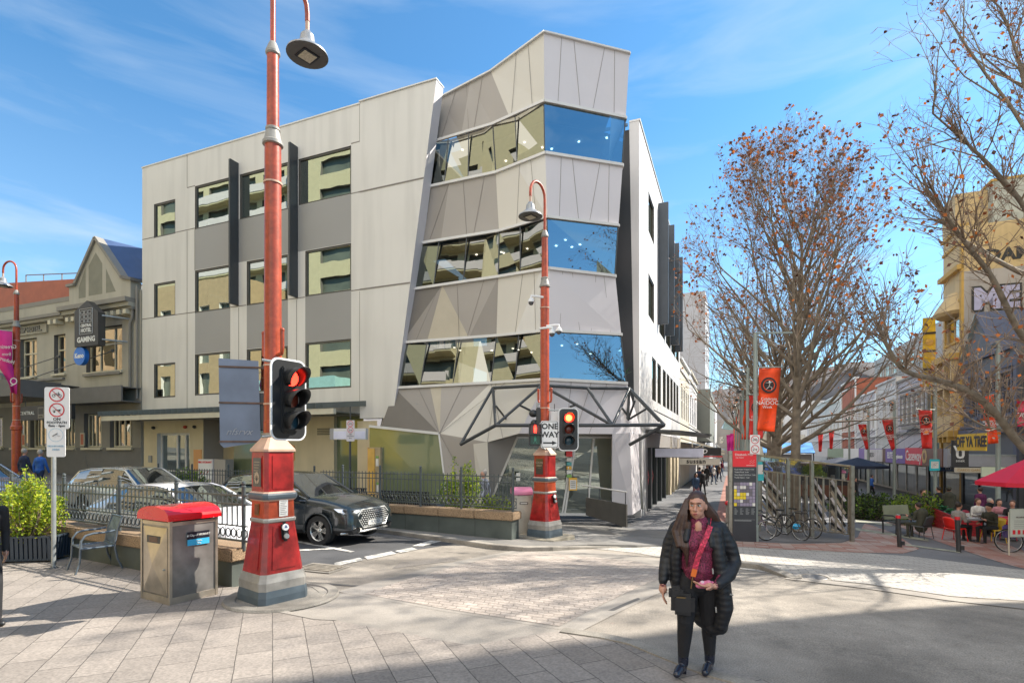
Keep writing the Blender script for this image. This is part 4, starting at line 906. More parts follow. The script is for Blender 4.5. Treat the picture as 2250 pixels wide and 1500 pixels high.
# awning with pale trusses, shop signs
at = thing('truss_awning', 'cream steel truss awning over the left mall footpath', 'awning', ML(0, 0, 0), ANG)
mb = MB(); cs_ = mat('cream_steel', (.62, .57, .45), .5)
mb.beam((0, 24.5, 3.0), (3.3, 24.5, 1.95), .1, .12, cs_).beam((0, 24.5, 1.75), (3.3, 24.5, 1.75), .1, .14, cs_).beam((.9, 24.5, 1.8), (.9, 24.5, 2.7), .06, .06, cs_).beam((1.7, 24.5, 1.8), (1.7, 24.5, 2.5), .06, .06, cs_).beam((.1, 24.5, 1.8), (1.7, 24.5, 2.45), .06, .06, cs_).beam((0, 33, 4.5), (3.1, 33, 2.0), .12, .12, wht)
build('truss', mb, at); build('roof', MB().prism([(0, 24.6, 2.6), (3.2, 24.6, 1.95), (3.2, 46, 1.95), (0, 46, 2.6)], (0, 0, .1), c_char), at)
def sbox(name, lab, a, b, face, m, txts=(), cat='sign'):
    """box sign in mall coordinates (across, along, z) a..b with text on the side facing the camera"""
    o = thing(name, lab, cat, ML(a[0], a[1], a[2]), ANG)
    d = [b[i]-a[i] for i in range(3)]
    bb = MB(); bb.box((0, 0, 0), d, m); bb.box((-.02, .01, -.02), (d[0]+.02, d[1]-.01, 0), c_char); bb.box((-.02, .01, d[2]), (d[0]+.02, d[1]-.01, d[2]+.02), c_char); build('box', bb, o)
    if txts:
        tb = MB()
        for t, sz, tm, fx, fz, kw in txts:
            if face == 'f': tb.text(t, sz, tm, (d[0]*fx, -.01, d[2]*fz), (1, 0, 0), (0, 0, 1), **kw)
            else: tb.text(t, sz, tm, (-.01, d[1]*fx, d[2]*fz), (0, -1, 0), (0, 0, 1), **kw)
        build('lettering', tb, o)
    return o
sbox('light_box', 'long blank pale lilac light box sign under the charcoal canopy', (.25, 7.2, 1.72), (2.55, 7.35, 2.15), 'f', mat('lightbox', (.66, .67, .8), .4))
sbox('shop_sign', 'long cream sign board reading sussan', (.35, 19.5, 1.0), (3.05, 19.65, 1.45), 'f', cs_ and mat('sussan_cream', (.66, .63, .55), .5), [('sussan', .46, blk, .42, .55, dict(bold=.012, space=1.1))])
sbox('shop_sign', 'black sign with white JD letters and a red line above the sussan board', (.9, 22, 1.65), (3.1, 22.15, 2.2), 'f', blk, [('JD', .48, wht, .45, .5, dict(bold=.012, italic=.2))])
sbox('sale_board', 'thin red strip board beneath the JD sign', (.5, 21.9, 1.52), (3.2, 21.98, 1.6), 'f', nred)
cbn = thing('teal_canopy', 'far teal glass canopy arching across the mall end', 'canopy', ML(4, 60, 0), ANG)
mb = MB(); tg = mat('teal_glass', (.2, .45, .45), .3, var=.1)
for k in range(7): mb.prism([(-1.5, k*4, 4.9+k*.35), (6, k*4, 4.0+k*.3), (6, k*4+2.6, 4.1+k*.3), (-1.5, k*4+2.6, 5.0+k*.35)], (0, 0, .1), tg)
for x in (-1.5, 2.2, 6): mb.beam((x, -1, 4.9 if x < 0 else 4.4), (x, 28, 7.0 if x < 0 else 6.0), .12, .12, steel)
build('panes', mb, cbn); build('posts', MB().beam((6, 0, -2), (6, 0, 4.2), .15, .15, steel).beam((6, 12, -2), (6, 12, 4.9), .15, .15, steel), cbn)
# far end of the mall
random.seed(12)
for i, (w0, w1, t, z1, m_) in enumerate([(-10, 0, 118, 14, cw), (0, 7, 135, 10, c_tau), (7, 13, 128, 12, cr_), (13, 24, 118, 13, cw)]):
    o = thing('far_building', ['tallish white block at the far left end of the mall', 'low grey block closing the far end of the mall', 'cream block at the far end of the mall', 'white block at the far right end of the mall'][i], 'building', ML(w0, t, 0), ANG)
    ops = [(k*2.2+.6, k*2.2+1.7, 3.5+j*3, 5.3+j*3) for k in range(int((w1-w0)/2.3)) for j in range(int(z1/3.6)-1)]
    b = wall(MB(), 0, w1-w0, -2.5, z1, ops, m_, 0, .2, h_dark); b.poly([(0, .2, -2), (w1-w0, .2, -2), (w1-w0, .2, z1-.2), (0, .2, z1-.2)], h_glass); b.poly([(0, 0, -2), (0, 14, -2), (0, 14, z1), (0, 0, z1)], m_); b.poly([(w1-w0, 0, -2), (w1-w0, 14, -2), (w1-w0, 14, z1), (w1-w0, 0, z1)], m_)
    build('wall', b, o)

# ------------------------------------------------ mall, right row (facades at across = 17.5)
WR = 17.5
r_wh = mat('lilac_white', (.52, .49, .52), .7, var=.08, tex=streak_tex(.15, sc=2)); r_ye = mat('yellow_stucco', (.55, .40, .20), .65, var=.1, scale=1, tex=streak_tex(.15, sc=2)); r_ye2 = mat('yellow_dark', (.5, .30, .07), .65, var=.1)
r_gr = mat('slate_facade', (.12, .125, .14), .6, var=.08); r_gn = mat('dark_green_facade', (.06, .1, .1), .6, var=.08); r_pk = mat('warm_grey_wall', (.40, .36, .33), .8, var=.12, scale=.6, tex=streak_tex(.3, sc=1)); r_bl = mat('blue_slate', (.09, .1, .15), .6)
yb = gen_building('heritage_building', 'tall yellow stucco building with curved front, bay window and painted lettering on its side wall', WR, 21.8, 25.4, -2, 16.3, r_ye, [(22.3, 23.3, 4.2, 6.2), (23.7, 24.8, 4.2, 6.2), (22.3, 24.8, 9.2, 11.6)], -1, r_ye2, fm=r_ye, back=10)
mb = MB()      # projecting bay, pediment, attic block
mb.box((-.75, 22.0, 2.9), (0, 25.2, 3.3), r_ye2).box((-.55, 22.15, 3.3), (-.001, 22.35, 8.1), r_ye).box((-.55, 23.45, 3.3), (-.001, 23.65, 8.1), r_ye).box((-.55, 24.85, 3.3), (-.001, 25.05, 8.1), r_ye).box((-.56, 22.1, 3.3), (-.001, 25.1, 4.3), r_ye).box((-.6, 22.1, 6.1), (-.001, 25.1, 6.5), r_ye).box((-.7, 22.0, 7.9), (0, 25.2, 8.3), r_ye2)
mb.lathe([(1.5, 10.9), (1.7, 11.1), (1.55, 11.4), (.9, 12.4), (.001, 12.6)], r_ye, 20, (.6, 23.6, 0))
mb.box((-.35, 21.8, 13.6), (0, 25.4, 13.9), r_ye2); mb.box((-.2, 22.6, 16.5), (1.5, 24.9, 18.7), r_ye)
for k in range(4): mb.box((-.72, 22.2+k*.8, 2.55), (-.05, 22.4+k*.8, 2.9), r_ye2)
build('bay_and_mouldings', mb, yb)
build('attic_block', MB().box((1.5, 21.9, 16.3), (6.5, 24, 18.9), mat('attic_pale', (.42, .42, .36), .7, var=.25, scale=1.5)).box((1.4, 21.85, 18.9), (6.6, 24.1, 19.05), r_ye2).box((6.6, 22, 16.3), (12, 24, 17.8), r_ye), yb)
mb = MB(); mb.poly([(.02, 21.79, 5), (10, 21.79, 5), (10, 21.79, 13.4), (.02, 21.79, 13.4)], r_pk).poly([(.02, 21.785, 13.4), (10, 21.785, 13.4), (10, 21.785, 16.3), (.02, 21.785, 16.3)], r_ye); build('side_wall', mb, yb)
lil = mat('graffiti_lilac', (.42, .4, .56), .7)
mb = MB(); mb.text('DAMAN', 1.05, blk, (3.0, 21.76, 14.2), (1, 0, 0), (0, 0, 1), .01, bold=.04)
mb.text('ME', 1.75, blk, (1.6, 21.76, 11.5), (1, 0, 0), (0, 0, 1), .01, bold=.22).text('ME', 1.75, lil, (1.6, 21.73, 11.5), (1, 0, 0), (0, 0, 1), .01, bold=.1).text('US', 1.75, blk, (4.4, 21.76, 11.5), (1, 0, 0), (0, 0, 1), .01, bold=.22).text('US', 1.75, lil, (4.4, 21.73, 11.5), (1, 0, 0), (0, 0, 1), .01, bold=.1)
mb.box((3.2, 21.775, 12.3), (9.8, 21.78, 12.5), r_pk)
build('painted_letters', mb, yb)
b1_ = gen_building('heritage_building', 'slate blue gabled shop building next to the yellow one', WR, 14.6, 21.75, -2, 7.4, r_gr, [(15.4, 16.6, 4.0, 6.2), (17.2, 18.4, 4.0, 6.2), (19.6, 20.8, 4.0, 6.2)], -1, r_bl, fm=r_bl)
mb = MB(); mb.prism([(-.1, 17, 7.4), (-.1, 21.5, 7.4), (-.1, 19.2, 9.9)], (.4, 0, 0), r_gr).prism([(-.3, 16.7, 7.4), (-.3, 19.2, 10.1), (3, 19.2, 10.1), (3, 16.7, 7.4)], (0, 0, .12), r_bl).prism([(-.3, 21.7, 7.4), (-.3, 19.2, 10.1), (3, 19.2, 10.1), (3, 21.7, 7.4)], (0, 0, .12), mat('pale_roof', (.35, .42, .42), .6))
for k in range(6):
    for y in (19.0, 21.2): mb.box((-.06, y, 3.3+k*.55), (-.001, y+.45, 3.6+k*.55), r_bl)
mb.box((-.3, 14.6, 3.0), (0, 21.75, 3.3), r_bl); build('gable', mb, b1_)
b2_ = gen_building('heritage_building', 'narrow dark green shop building left of the yellow bay', WR, 25.45, 28.2, -2, 8.3, r_gn, [(26, 27.6, 4.1, 6.4)], -1, r_ye2, fm=r_ye)
b3_ = gen_building('heritage_building', 'pale lilac banded shop building with triple sash windows', WR, 28.25, 36.6, -2, 7.9, r_wh, [(29.4+i*1.3, 30.3+i*1.3, 4.3, 6.6) for i in range(5)], -1, h_trim)
mb = MB()
for k in range(9): mb.box((-.03, 28.3, 3.6+k*.48), (-.001, 36.5, 3.64+k*.48), r_bl)
mb.box((-.5, 28.25, 3.7), (0, 33.5, 3.95), h_trim); build('bands', mb, b3_)
b4_ = gen_building('heritage_building', 'white rendered shop building with tall parapet', WR, 36.65, 44, -2, 8.4, cw, [(38+i*2.4, 39.1+i*2.4, 4.3, 6.6) for i in range(2)], -1, cw)
gen_building('heritage_building', 'lilac grey shop building with moulded window surrounds', WR, 44.05, 54, -2, 8.0, r_wh, [(45+i*2.2, 46.2+i*2.2, 4.2, 6.8) for i in range(4)], -1, wht)
gen_building('heritage_building', 'orange red brick shop building far along the right row', WR, 54.05, 63, -2, 10.5, rb, [(55+i*2.2, 56.2+i*2.2, 4.4, 6.8) for i in range(4)], -1, wht)
gen_building('heritage_building', 'pale shop building farthest along the right row', WR, 63.05, 100, -2, 9.5, cw, [(65+i*3, 66.6+i*3, 4.4, 6.8) for i in range(11)], -1, wht)
gen_building('heritage_building', 'grey brown upper facade rising behind the lilac shops', WR+9, 26, 52, 0, 15.0, r_pk, [], -1, None)
gen_building('office_block', 'brown grey office block standing back behind the far right row', WR+8, 53, 84, 0, 16.5, c_tau, [(55+i*4, 57.6+i*4, 10+j*3, 11.6+j*3) for i in range(7) for j in range(2)], -1, None)
# yellow vertical sign
build('vertical_sign', MB().box((-.85, 26.6, 6.6), (-.1, 26.7, 11.6), mat('sign_yellow', (.5, .33, .02), .5, var=.3, scale=3)).box((-.86, 26.57, 7.8), (-.09, 26.6, 7.95), blk).box((-.86, 26.57, 9.1), (-.09, 26.6, 9.25), blk).box((-.86, 26.57, 10.4), (-.09, 26.6, 10.55), blk).ball((-.47, 26.58, 9.8), (.25, .02, .25), r_ye2, 12, 6).beam((-.2, 26.65, 8), (.1, 26.65, 8), .08, .08, blk), b2_)
# tall blocks near the corner (seen in the corner glass); block shades the mall, added tower shades the road
cb_ = gen_building('corner_block', 'tall cream office block opposite on the right corner of the mall', WR, 8.3, 13.9, -2, 19.5, mat('block_cream', (.55, .48, .33), .7, var=.05), [(8.7+i*1.8, 9.9+i*1.8, 3.5+j*3.1, 5.6+j*3.1) for i in range(3) for j in range(5)], -1, None, back=9)
wall_b = MB(); wall(wall_b, 0, 16, -2, 19.5, [(1+i*2.6, 3+i*2.6, 3.5+j*3.1, 5.7+j*3.1) for i in range(6) for j in range(5)], mat('block_cream'), 8.28, .2, c_frame)
wall_b.poly([(0, 8.49, 0), (16, 8.49, 0), (16, 8.49, 19), (0, 8.49, 19)], g_col); build('street_wall', wall_b, cb_)
tw = thing('shadow_tower', 'narrow cream tower on the side street out of frame to the right', 'building', (24.0, 13.98, 0), 0)  # unseen tower, added so that its edge shades the road in front
b = wall(MB(), 0, 9, -2, 30, [(1+i*2, 2.4+i*2, 3+j*3.2, 5+j*3.2) for i in range(4) for j in range(8)], mat('block_cream'), -14, .2, c_frame)
b.poly([(0, 0, -2), (0, -14, -2), (0, -14, 30), (0, 0, 30)], mat('block_cream')); b.poly([(0, 0, -2), (9, 0, -2), (9, 0, 30), (0, 0, 30)], mat('block_cream')); b.poly([(9, 0, -2), (9, -14, -2), (9, -14, 30), (9, 0, 30)], mat('block_cream')); b.poly([(0, 0, 30), (9, 0, 30), (9, -14, 30), (0, -14, 30)], h_dark)
b.poly([(0, -13.8, -2), (9, -13.8, -2), (9, -13.8, 29), (0, -13.8, 29)], g_col)
build('wall', b, tw)

# ---- shopfronts and awnings of the right row
sf = [(14.6, 21.75, mat('awn_grey', (.33, .34, .38), .6), 'grey street awning in front of the slate blue shop'), (21.8, 28.2, mat('awn_brown', (.13, .06, .04), .5), 'brown street awning in front of the yellow building'), (28.25, 36.6, mat('awn_pur', (.2, .12, .4), .5), 'purple and red street awning before the lilac shop'), (36.65, 44, wht, 'white street awning before the rendered shop'), (44.05, 54, mat('awn_green', (.28, .36, .25), .6), 'pale green street awning in the right row'), (54.05, 75, c_lav, 'pale street awning farthest along the right row')]
rr = random.Random(4)
g_shop = glass('shop_glass_clear', (.75, .8, .8), .06, (.9, .92, .9), mxr=.35); shopcols = [mat('shop_cream', (.6, .5, .32), .7), mat('shop_white', (.62, .6, .56), .7), mat('shop_tan', (.42, .25, .12), .7), mat('shop_grey', (.25, .25, .25), .7)]
for a, b_, m_, lab in sf:
    o = thing('street_awning', lab, 'awning', ML(WR-3.0, a, 0), ANG)
    L_ = b_-a-.1
    build('fascia', MB().box((0, 0, 1.15), (.12, L_, 2.15), m_), o)
    build('roof', MB().box((.12, 0, 1.75), (2.98, L_, 1.83), steel).box((.12, .02, 1.2), (2.98, .06, 1.75), m_), o)
    for y in (1.2, L_-1.0): build('tie_rod', MB().tube([(.2, y, 2.1), (2.97, y+.3, 4.2)], .025, c_char, 6), o)
    fr = thing('shopfront', 'glazed shopfront under the '+lab.split(' in ')[0].split(' before')[0].split(' farthest')[0], 'shopfront', ML(WR-.12, a, 0), ANG)
    f = MB(); n = int(L_/2.3)
    for k in range(n+1): f.box((0, k*L_/n-.05, -2.2), (.09, k*L_/n+.05, 1.2), c_char if rr.random() < .6 else c_rail)
    f.box((.0, 0, .75), (.1, L_, 1.2), rr.choice([c_char, cr_, blk])); f.box((.0, 0, -2.2), (.1, L_, -1.35), rr.choice([c_char, cr_, c_tau]))
    build('frame', f, fr); build('pane', MB().poly([(.06, 0, -1.4), (.06, L_, -1.4), (.06, L_, .8), (.06, 0, .8)], g_shop), fr); build('interior', MB().box((1.4, .1, -2.2), (1.5, L_-.1, 1.1), rr.choice(shopcols)).box((.1, .1, 1.05), (1.4, L_-.1, 1.1), c_ceil).box((.1, .02, -2.2), (1.4, .08, 1.1), rr.choice(shopcols)), fr)
    lp_ = MB(); [lp_.cb((.7, (k+.5)*L_/3, 1.03), (.4, .5, .02), c_lamp) for k in range(3)]; build('ceiling_lights', lp_, fr)
    g = MB()
    for k in range(n*8):
        y = rr.uniform(0, L_-.8); z = rr.uniform(-1.6, .2); x_ = rr.uniform(.2, 1.3); g.box((x_, y, z), (x_+.2, y+rr.uniform(.3, .9), z+rr.uniform(.3, .9)), rr.choice([MATS['stock_0'], MATS['stock_1'], MATS['stock_2'], MATS['stock_3'], r_ye, c_in, wht, blk]))
    build('display', g, fr)
def fsign(name, lab, t0, t1, z0, z1, m, txts, wv=WR-3.05, cat='sign'):   # flat board on the awning fascia, facing across the mall
    o = thing(name, lab, cat, ML(wv, t1, 0), ANG); o.rotation_euler[2] = ANG+R(90)*-1; WM[o] = Matrix.Translation(o.location) @ Matrix.Rotation(ANG-R(90), 4, 'Z')
    b = MB(); b.box((0, 0, z0), (t1-t0, .05, z1), m); build('board', b, o)   # local x runs back along the mall, local -y faces the street
    if txts:
        tb = MB()
        for t, sz, tm, fx, fz, kw in txts: tb.text(t, sz, tm, ((t1-t0)*fx, -.008, z0+(z1-z0)*fz), (1, 0, 0), (0, 0, 1), **kw)
        build('lettering', tb, o)
    return o
fsign('shop_sign', 'yellow sign board scrawled OFF YA TREE', 17.3-8.6+.6, 21.4-8.6-.2, 2.05, 2.85, mat('sign_yellow2', (.8, .52, .01), .45), [('OFF YA TREE', .66, blk, .5, .5, dict(bold=.03, sx=.92))], wv=14.3)
fsign('shop_sign', 'red fascia panel reading Caseway', 18.6, 22.0, 1.14, 2.2, mat('caseway_red', (.62, .02, .05), .45), [('Caseway', .95, wht, .5, .5, dict(bold=.01, sx=.95))])
fsign('shop_sign', 'purple fascia panel reading ELITE SUPPLEMENTS', 22.02, 27.0, 1.14, 2.15, mat('elite_purple', (.14, .07, .36), .45), [('ELITE', .6, wht, .25, .5, dict(bold=.02)), ('supplements', .36, wht, .7, .45, dict(bold=.02))])
fsign('shop_sign', 'brown fascia panel with round tan emblem', 15.2, 18.55, 1.14, 2.15, mat('brown_panel', (.16, .07, .04), .4, var=.3), [('O', 1.1, r_ye, .12, .5, dict(bold=.05))])
fsign('shop_sign', 'white fascia panel with small black word', 28, 34, 1.14, 2.1, mat('sign_white', (.6, .58, .58), .5, var=.2), [('ESPRESSO', .5, blk, .4, .5, {})])
sbox('blade_sign', 'black and white blade sign with white hand emblem', (14.2, 13.0, 1.1), (14.9, 13.1, 2.55), 'f', blk, [('W', .5, wht, .5, .68, dict(bold=.02)), ('U', .5, wht, .5, .5, dict(bold=.03)), ('soak', .2, wht, .5, .3, {})])
sbox('hanging_sign', 'pale green hanging sign with dark script below the grey awning', (14.6, 10.6, .85), (15.9, 10.7, 1.3), 'f', mat('sign_mint', (.55, .62, .47), .5), [('jeg', .3, blk, .5, .62, dict(italic=.3)), ('BURGERS', .12, blk, .5, .2, {})])
sbox('hanging_sign', 'long cream hanging sign beneath the grey awning', (14.2, 12.6, .95), (15.6, 12.7, 1.2), 'f', cr_, [('CARDS GARDEN', .16, r_ye2, .5, .5, {})])
sbox('hanging_sign', 'navy hanging sign reading ELITE under the purple awning', (14.6, 17.6, .85), (16.5, 17.7, 1.12), 'f', navy, [('ELITE', .22, wht, .5, .5, {})])

# ------------------------------------------------ the other side of the street, seen only in the glass
def opp(name, lab, s0, s1, z1, m, ops, v=-21.5, extra=None, gm=None, tr=None):
    o = thing(name, lab, 'building', CS(s1, v, 0), ANG+PI); n = s1-s0
    b = wall(MB(), 0, n, 0, z1, ops, m, 0, .35, tr or h_dark); b.poly([(0, 0, 0), (0, 12, 0), (0, 12, z1), (0, 0, z1)], m); b.poly([(n, 0, 0), (n, 12, 0), (n, 12, z1), (n, 0, z1)], m); b.poly([(0, 0, z1), (n, 0, z1), (n, 12, z1), (0, 12, z1)], h_dark)
    b.poly([(0, .4, 0), (n, .4, 0), (n, .4, z1), (0, .4, z1)], gm or mat('opp_window', (.13, .15, .13), .3, var=.3, scale=.5))
    if extra: extra(b, n)
    build('wall', b, o); return o
oc = mat('opposite_cream', (.52, .48, .33), .7, var=.06)
def balc(b, n):
    for j in range(9):
        b.box((1, -1.2, 8.2+j*3), (n*.55, 0, 8.4+j*3), oc); b.box((1, -1.25, 8.4+j*3), (n*.55, -1.2, 9.3+j*3), c_lav)
opp('carpark_building', 'cream multi-deck building with dark open floors, across the street', -40, -16, 38, oc, [(1+i*4, 4.2+i*4, 9+j*3, 10.9+j*3) for i in range(3) for j in range(9)]+[(15, 20, 9+j*3, 10.5+j*3) for j in range(9)], v=-25, extra=balc)
opp('yellow_shop', 'bright yellow two storey shop across the street', -31.5, -21.5, 7.5, mat('bright_yellow', (.85, .60, .01), .6, var=.05), [(3.5, 4.2, 4.2, 6)], v=-22)
opp('teal_shop', 'pale teal heritage shop across the street', -44, -31.6, 9, mat('teal_render', (.3, .52, .55), .6, var=.1), [(1+i*2, 2.1+i*2, 4, 7) for i in range(6)], v=-22, tr=wht)
opp('heritage_block', 'orange sandstone building across the street to the left', -19-26-36, -44.1, 20, mat('sandstone', (.42, .32, .20), .7, var=.1), [(1+i*3, 2.5+i*3, 4+j*3.6, 6.5+j*3.6) for i in range(11) for j in range(4)], v=-22, tr=wht)
opp('cream_tower', 'tall cream apartment slab with balconies across the street to the left', -80, -40.3, 46, oc, [(1+i*4.5, 4.4+i*4.5, 9+j*3, 10.9+j*3) for i in range(8) for j in range(11)], v=-30, extra=balc)
opp('corner_shops', 'cream corner building behind the camera', -18.9, -3, 13, mat('opp_tan', (.5, .42, .3), .7, var=.1), [(1+i*3, 2.8+i*3, 4+j*4, 7+j*4) for i in range(5) for j in range(2)], v=-26)
lf = thing('street_end_block', 'orange heritage block down the street to the left out of frame', 'building', (-62, 8, 0), R(90))
b = wall(MB(), -14, 22, 0, 18, [(-13+i*3, -11.4+i*3, 4+j*3.8, 6.8+j*3.8) for i in range(11) for j in range(3)], mat('sandstone'), 0, .3, h_dark); b.poly([(-14, .3, 0), (22, .3, 0), (22, .3, 18), (-14, .3, 18)], h_glass); build('wall', b, lf)
# ================================================================== STREET FURNITURE
p_red = mat('post_red', (.38, .055, .018), .42, var=.18, scale=3, coat=.15, tex=speck_tex(16, .85, 1.18, big=.28, bs=1.8)); p_red2 = mat('box_red', (.30, .012, .012), .38, var=.2, scale=4, coat=.25, tex=speck_tex(9, .8, 1.25, big=.3, bs=3))
p_gry = mat('band_grey', (.30, .285, .26), .5, var=.2, scale=8, metal=.15); p_dk = mat('plinth_slate', (.075, .10, .12), .5, var=.2, scale=6); p_tan = mat('cap_stone', (.55, .36, .27), .6, var=.15, scale=5)
stone = mat('sandstone_block', (.33, .29, .22), .8, var=.2, scale=6)
f_blk = mat('fence_paint', (.07, .083, .088), .42, var=.2, scale=8); cope = mat('aggregate_coping', (.24, .165, .10), .75, var=.1, tex=speck_tex(75, .45, 1.9, big=.1)); wgreen = mat('planter_wall_paint', (.085, .10, .09), .65, var=.25, scale=2)
lens_r = mat('lamp_red_lit', (.9, .02, .01), .3, var=0, emit=(1, .02, .01), estr=6); lens_o = mat('lamp_red_core', (1, .2, .02), .3, var=0, emit=(1, .22, .02), estr=9)
lens_off = mat('lamp_dark_red', (.12, .015, .015), .2, var=.1); lens_off2 = mat('lamp_dark_blue', (.02, .06, .09), .2, var=.1); lens_off3 = mat('lamp_dark_amber', (.2, .03, .015), .2)
sblk = mat('signal_black', (.022, .023, .025), .35, var=.15); swht = mat('signal_white', (.78, .78, .78), .4, var=.05)
sred = mat('sign_red', (.62, .015, .03), .45); lamp_g = mat('lamp_grey', (.33, .34, .35), .35, metal=.4); lamp_d = mat('lamp_under', (.10, .10, .095), .5)
def sq(mb, prof, mats, ch=.2, T=None):
    vs = []
    for a, z in prof:
        c = a*(1-2*ch) if ch < .5 else a
        for x, y in ((a, -c), (a, c), (c, a), (-c, a), (-a, c), (-a, -c), (-c, -a), (c, -a)): vs.append((x, y, z))
    for i in range(len(prof)-1):
        mb.add(vs, [(i*8+j, i*8+(j+1) % 8, (i+1)*8+(j+1) % 8, (i+1)*8+j) for j in range(8)], mats[i] if isinstance(mats, list) else mats)
    n = len(prof)-1; mb.add(vs, [[n*8+j for j in range(8)]], mats[-1] if isinstance(mats, list) else mats); mb.add(vs, [[7-j for j in range(8)]], mats[0] if isinstance(mats, list) else mats)
    return mb
def red_post(lab, loc, rz, arm, simple=False):
    o = thing('street_lamp', lab, 'street lamp', loc, rz, 'red street lamps with swan-neck arms')
    SQ = sq
    def sq_(mb, prof, mats, ch): return SQ(mb, [(a*.79, z) for a, z in prof], mats, ch)
    if simple:
        build('shaft', MB().lathe([(.15, -.5), (.15, 2.6), (.12, 2.7), (.112, 6.35), (.11, 6.5)], p_red, 20).lathe([(.085, 6.68), (.08, 7.75)], p_red, 20), o)
        build('collar', MB().lathe([(.15, 2.35), (.19, 2.38), (.19, 2.5), (.15, 2.55)], p_red, 16), o)
    else:
      build('plinth', sq_(MB(), [(.46, 0), (.46, .10), (.44, .19), (.445, .3), (.42, .36), (.405, .41)], [p_dk, p_dk, p_gry, p_gry, p_gry], .10), o)
      build('base', sq_(MB(), [(.395, .41), (.285, 1.1)], p_red2, .10), o)
      mb = MB()
      for k in range(4):     # raised panels on the four tapering faces and on the upper box
          A = Matrix.Rotation(k*PI/2, 4, 'Z'); mb.T = A
          mb.prism([(-.22, -.388, .47), (.22, -.388, .47), (.155, -.292, 1.05), (-.155, -.292, 1.05)], (0, -.012, 0), p_red2)
          mb.prism([(-.155, -.275, 1.57), (.155, -.275, 1.57), (.155, -.275, 2.03), (-.155, -.275, 2.03)], (0, -.01, 0), p_red2)
      mb.T = None; build('access_panels', mb.scale(.79), o)
      build('middle_box', sq_(MB(), [(.285, 1.16), (.275, 1.40)], p_red, .10), o)
      build('upper_box', sq_(MB(), [(.275, 1.53), (.275, 2.08)], p_red2, .10), o)
      build('band', sq_(MB(), [(.29, 1.1), (.305, 1.115), (.305, 1.145), (.29, 1.16)], p_gry, .10), o)
      build('band', sq_(MB(), [(.285, 1.40), (.31, 1.42), (.325, 1.45), (.325, 1.485), (.31, 1.51), (.285, 1.53)], [p_tan, p_dk, p_dk, p_dk, p_tan], .10), o)
      build('cap', sq_(MB(), [(.28, 2.08), (.30, 2.09), (.30, 2.12), (.13, 2.31), (.15, 2.33), (.15, 2.35)], [p_gry, p_tan, p_tan, p_gry, p_gry], .10), o)
      build('shaft', MB().lathe([(.125, 2.35), (.125, 2.5), (.12, 2.52), (.112, 6.35), (.11, 6.5)], p_red, 20).lathe([(.085, 6.68), (.08, 7.75)], p_red, 20), o)
    build('collar', MB().lathe([(.115, 6.45), (.14, 6.46), (.14, 6.5), (.12, 6.52), (.09, 6.66), (.10, 6.67), (.10, 6.7), (.085, 6.71)], p_gry, 20), o)
    build('collar', MB().lathe([(.085, 7.74), (.1, 7.76), (.1, 7.79), (.06, 7.9), (.045, 7.93)], p_gry, 16), o)
    for z in (2.75, 3.3, 5.9): build('clamp_ring', MB().lathe([(.12, z), (.127, z), (.127, z+.025), (.12, z+.025)], p_tan, 16), o)
    a0 = arm-rz; d = V((math.cos(a0), math.sin(a0), 0)); r = .29
    pts = [V((0, 0, 7.9)), V((0, 0, 8.4)), V((0, 0, 8.72))]+[d*(r-r*math.cos(t))+V((0, 0, 8.75+r*math.sin(t)*1.15)) for t in [PI*i/10 for i in range(1, 10)]]+[d*2*r+V((0, 0, 8.72)), d*2*r+V((0, 0, 8.62))]
    build('swan_neck', MB().tube(pts, .036, p_red, 10).tube([d*2*r+V((0, 0, 8.62)), d*2*r+V((0, 0, 8.46))], .03, p_tan, 10), o)
    for s_ in (-1, 1):
        q = V((-d.y, d.x, 0))*s_; build('banner_hook', MB().tube([q*.1+V((0, 0, 3.45)), q*.2+V((0, 0, 3.47)), q*.215+V((0, 0, 3.55)), q*.215+V((0, 0, 3.8))], .028, p_red, 8).ball(q*.215+V((0, 0, 3.8)), .034, p_red, 8, 5), o)
    c = d*2*r; hd = build('lamp_head', MB().lathe([(.035, 8.48), (.055, 8.46), (.1, 8.40), (.115, 8.3), (.13, 8.27), (.2, 8.21), (.3, 8.13), (.305, 8.105)], lamp_g, 28, c).lathe([(.305, 8.105), (.27, 8.10), (.001, 8.10)], lamp_d, 28, c), o)
    build('led_panel', MB().box((c.x-.13, c.y-.13, 8.085), (c.x+.13, c.y+.13, 8.1), sblk).box((c.x-.1, c.y-.1, 8.08), (c.x+.1, c.y+.1, 8.086), mat('led_lens', (.55, .52, .4), .4, var=.3, scale=40)), hd)
    return o
NP = V((-3.42, 7.72, .02)); FPt = GX(1197, 14.05, .16)
near = red_post('nearest red ornate lamp post, its square base standing beside the steel litter bin', NP, R(52), R(58))
farp = red_post('red lamp post at the far kerb carrying the one way sign', FPt, R(50), R(228))
leftp = red_post('red lamp post behind the left hedge, a magenta banner hung on it', GX(36, 21.5, .1), R(60), R(175), True)
for a, rz in ((FPt, R(50)),): build('stone_footing', sq(MB(), [(.62, -.1), (.62, .0), (.56, .0)], stone, .12), farp)
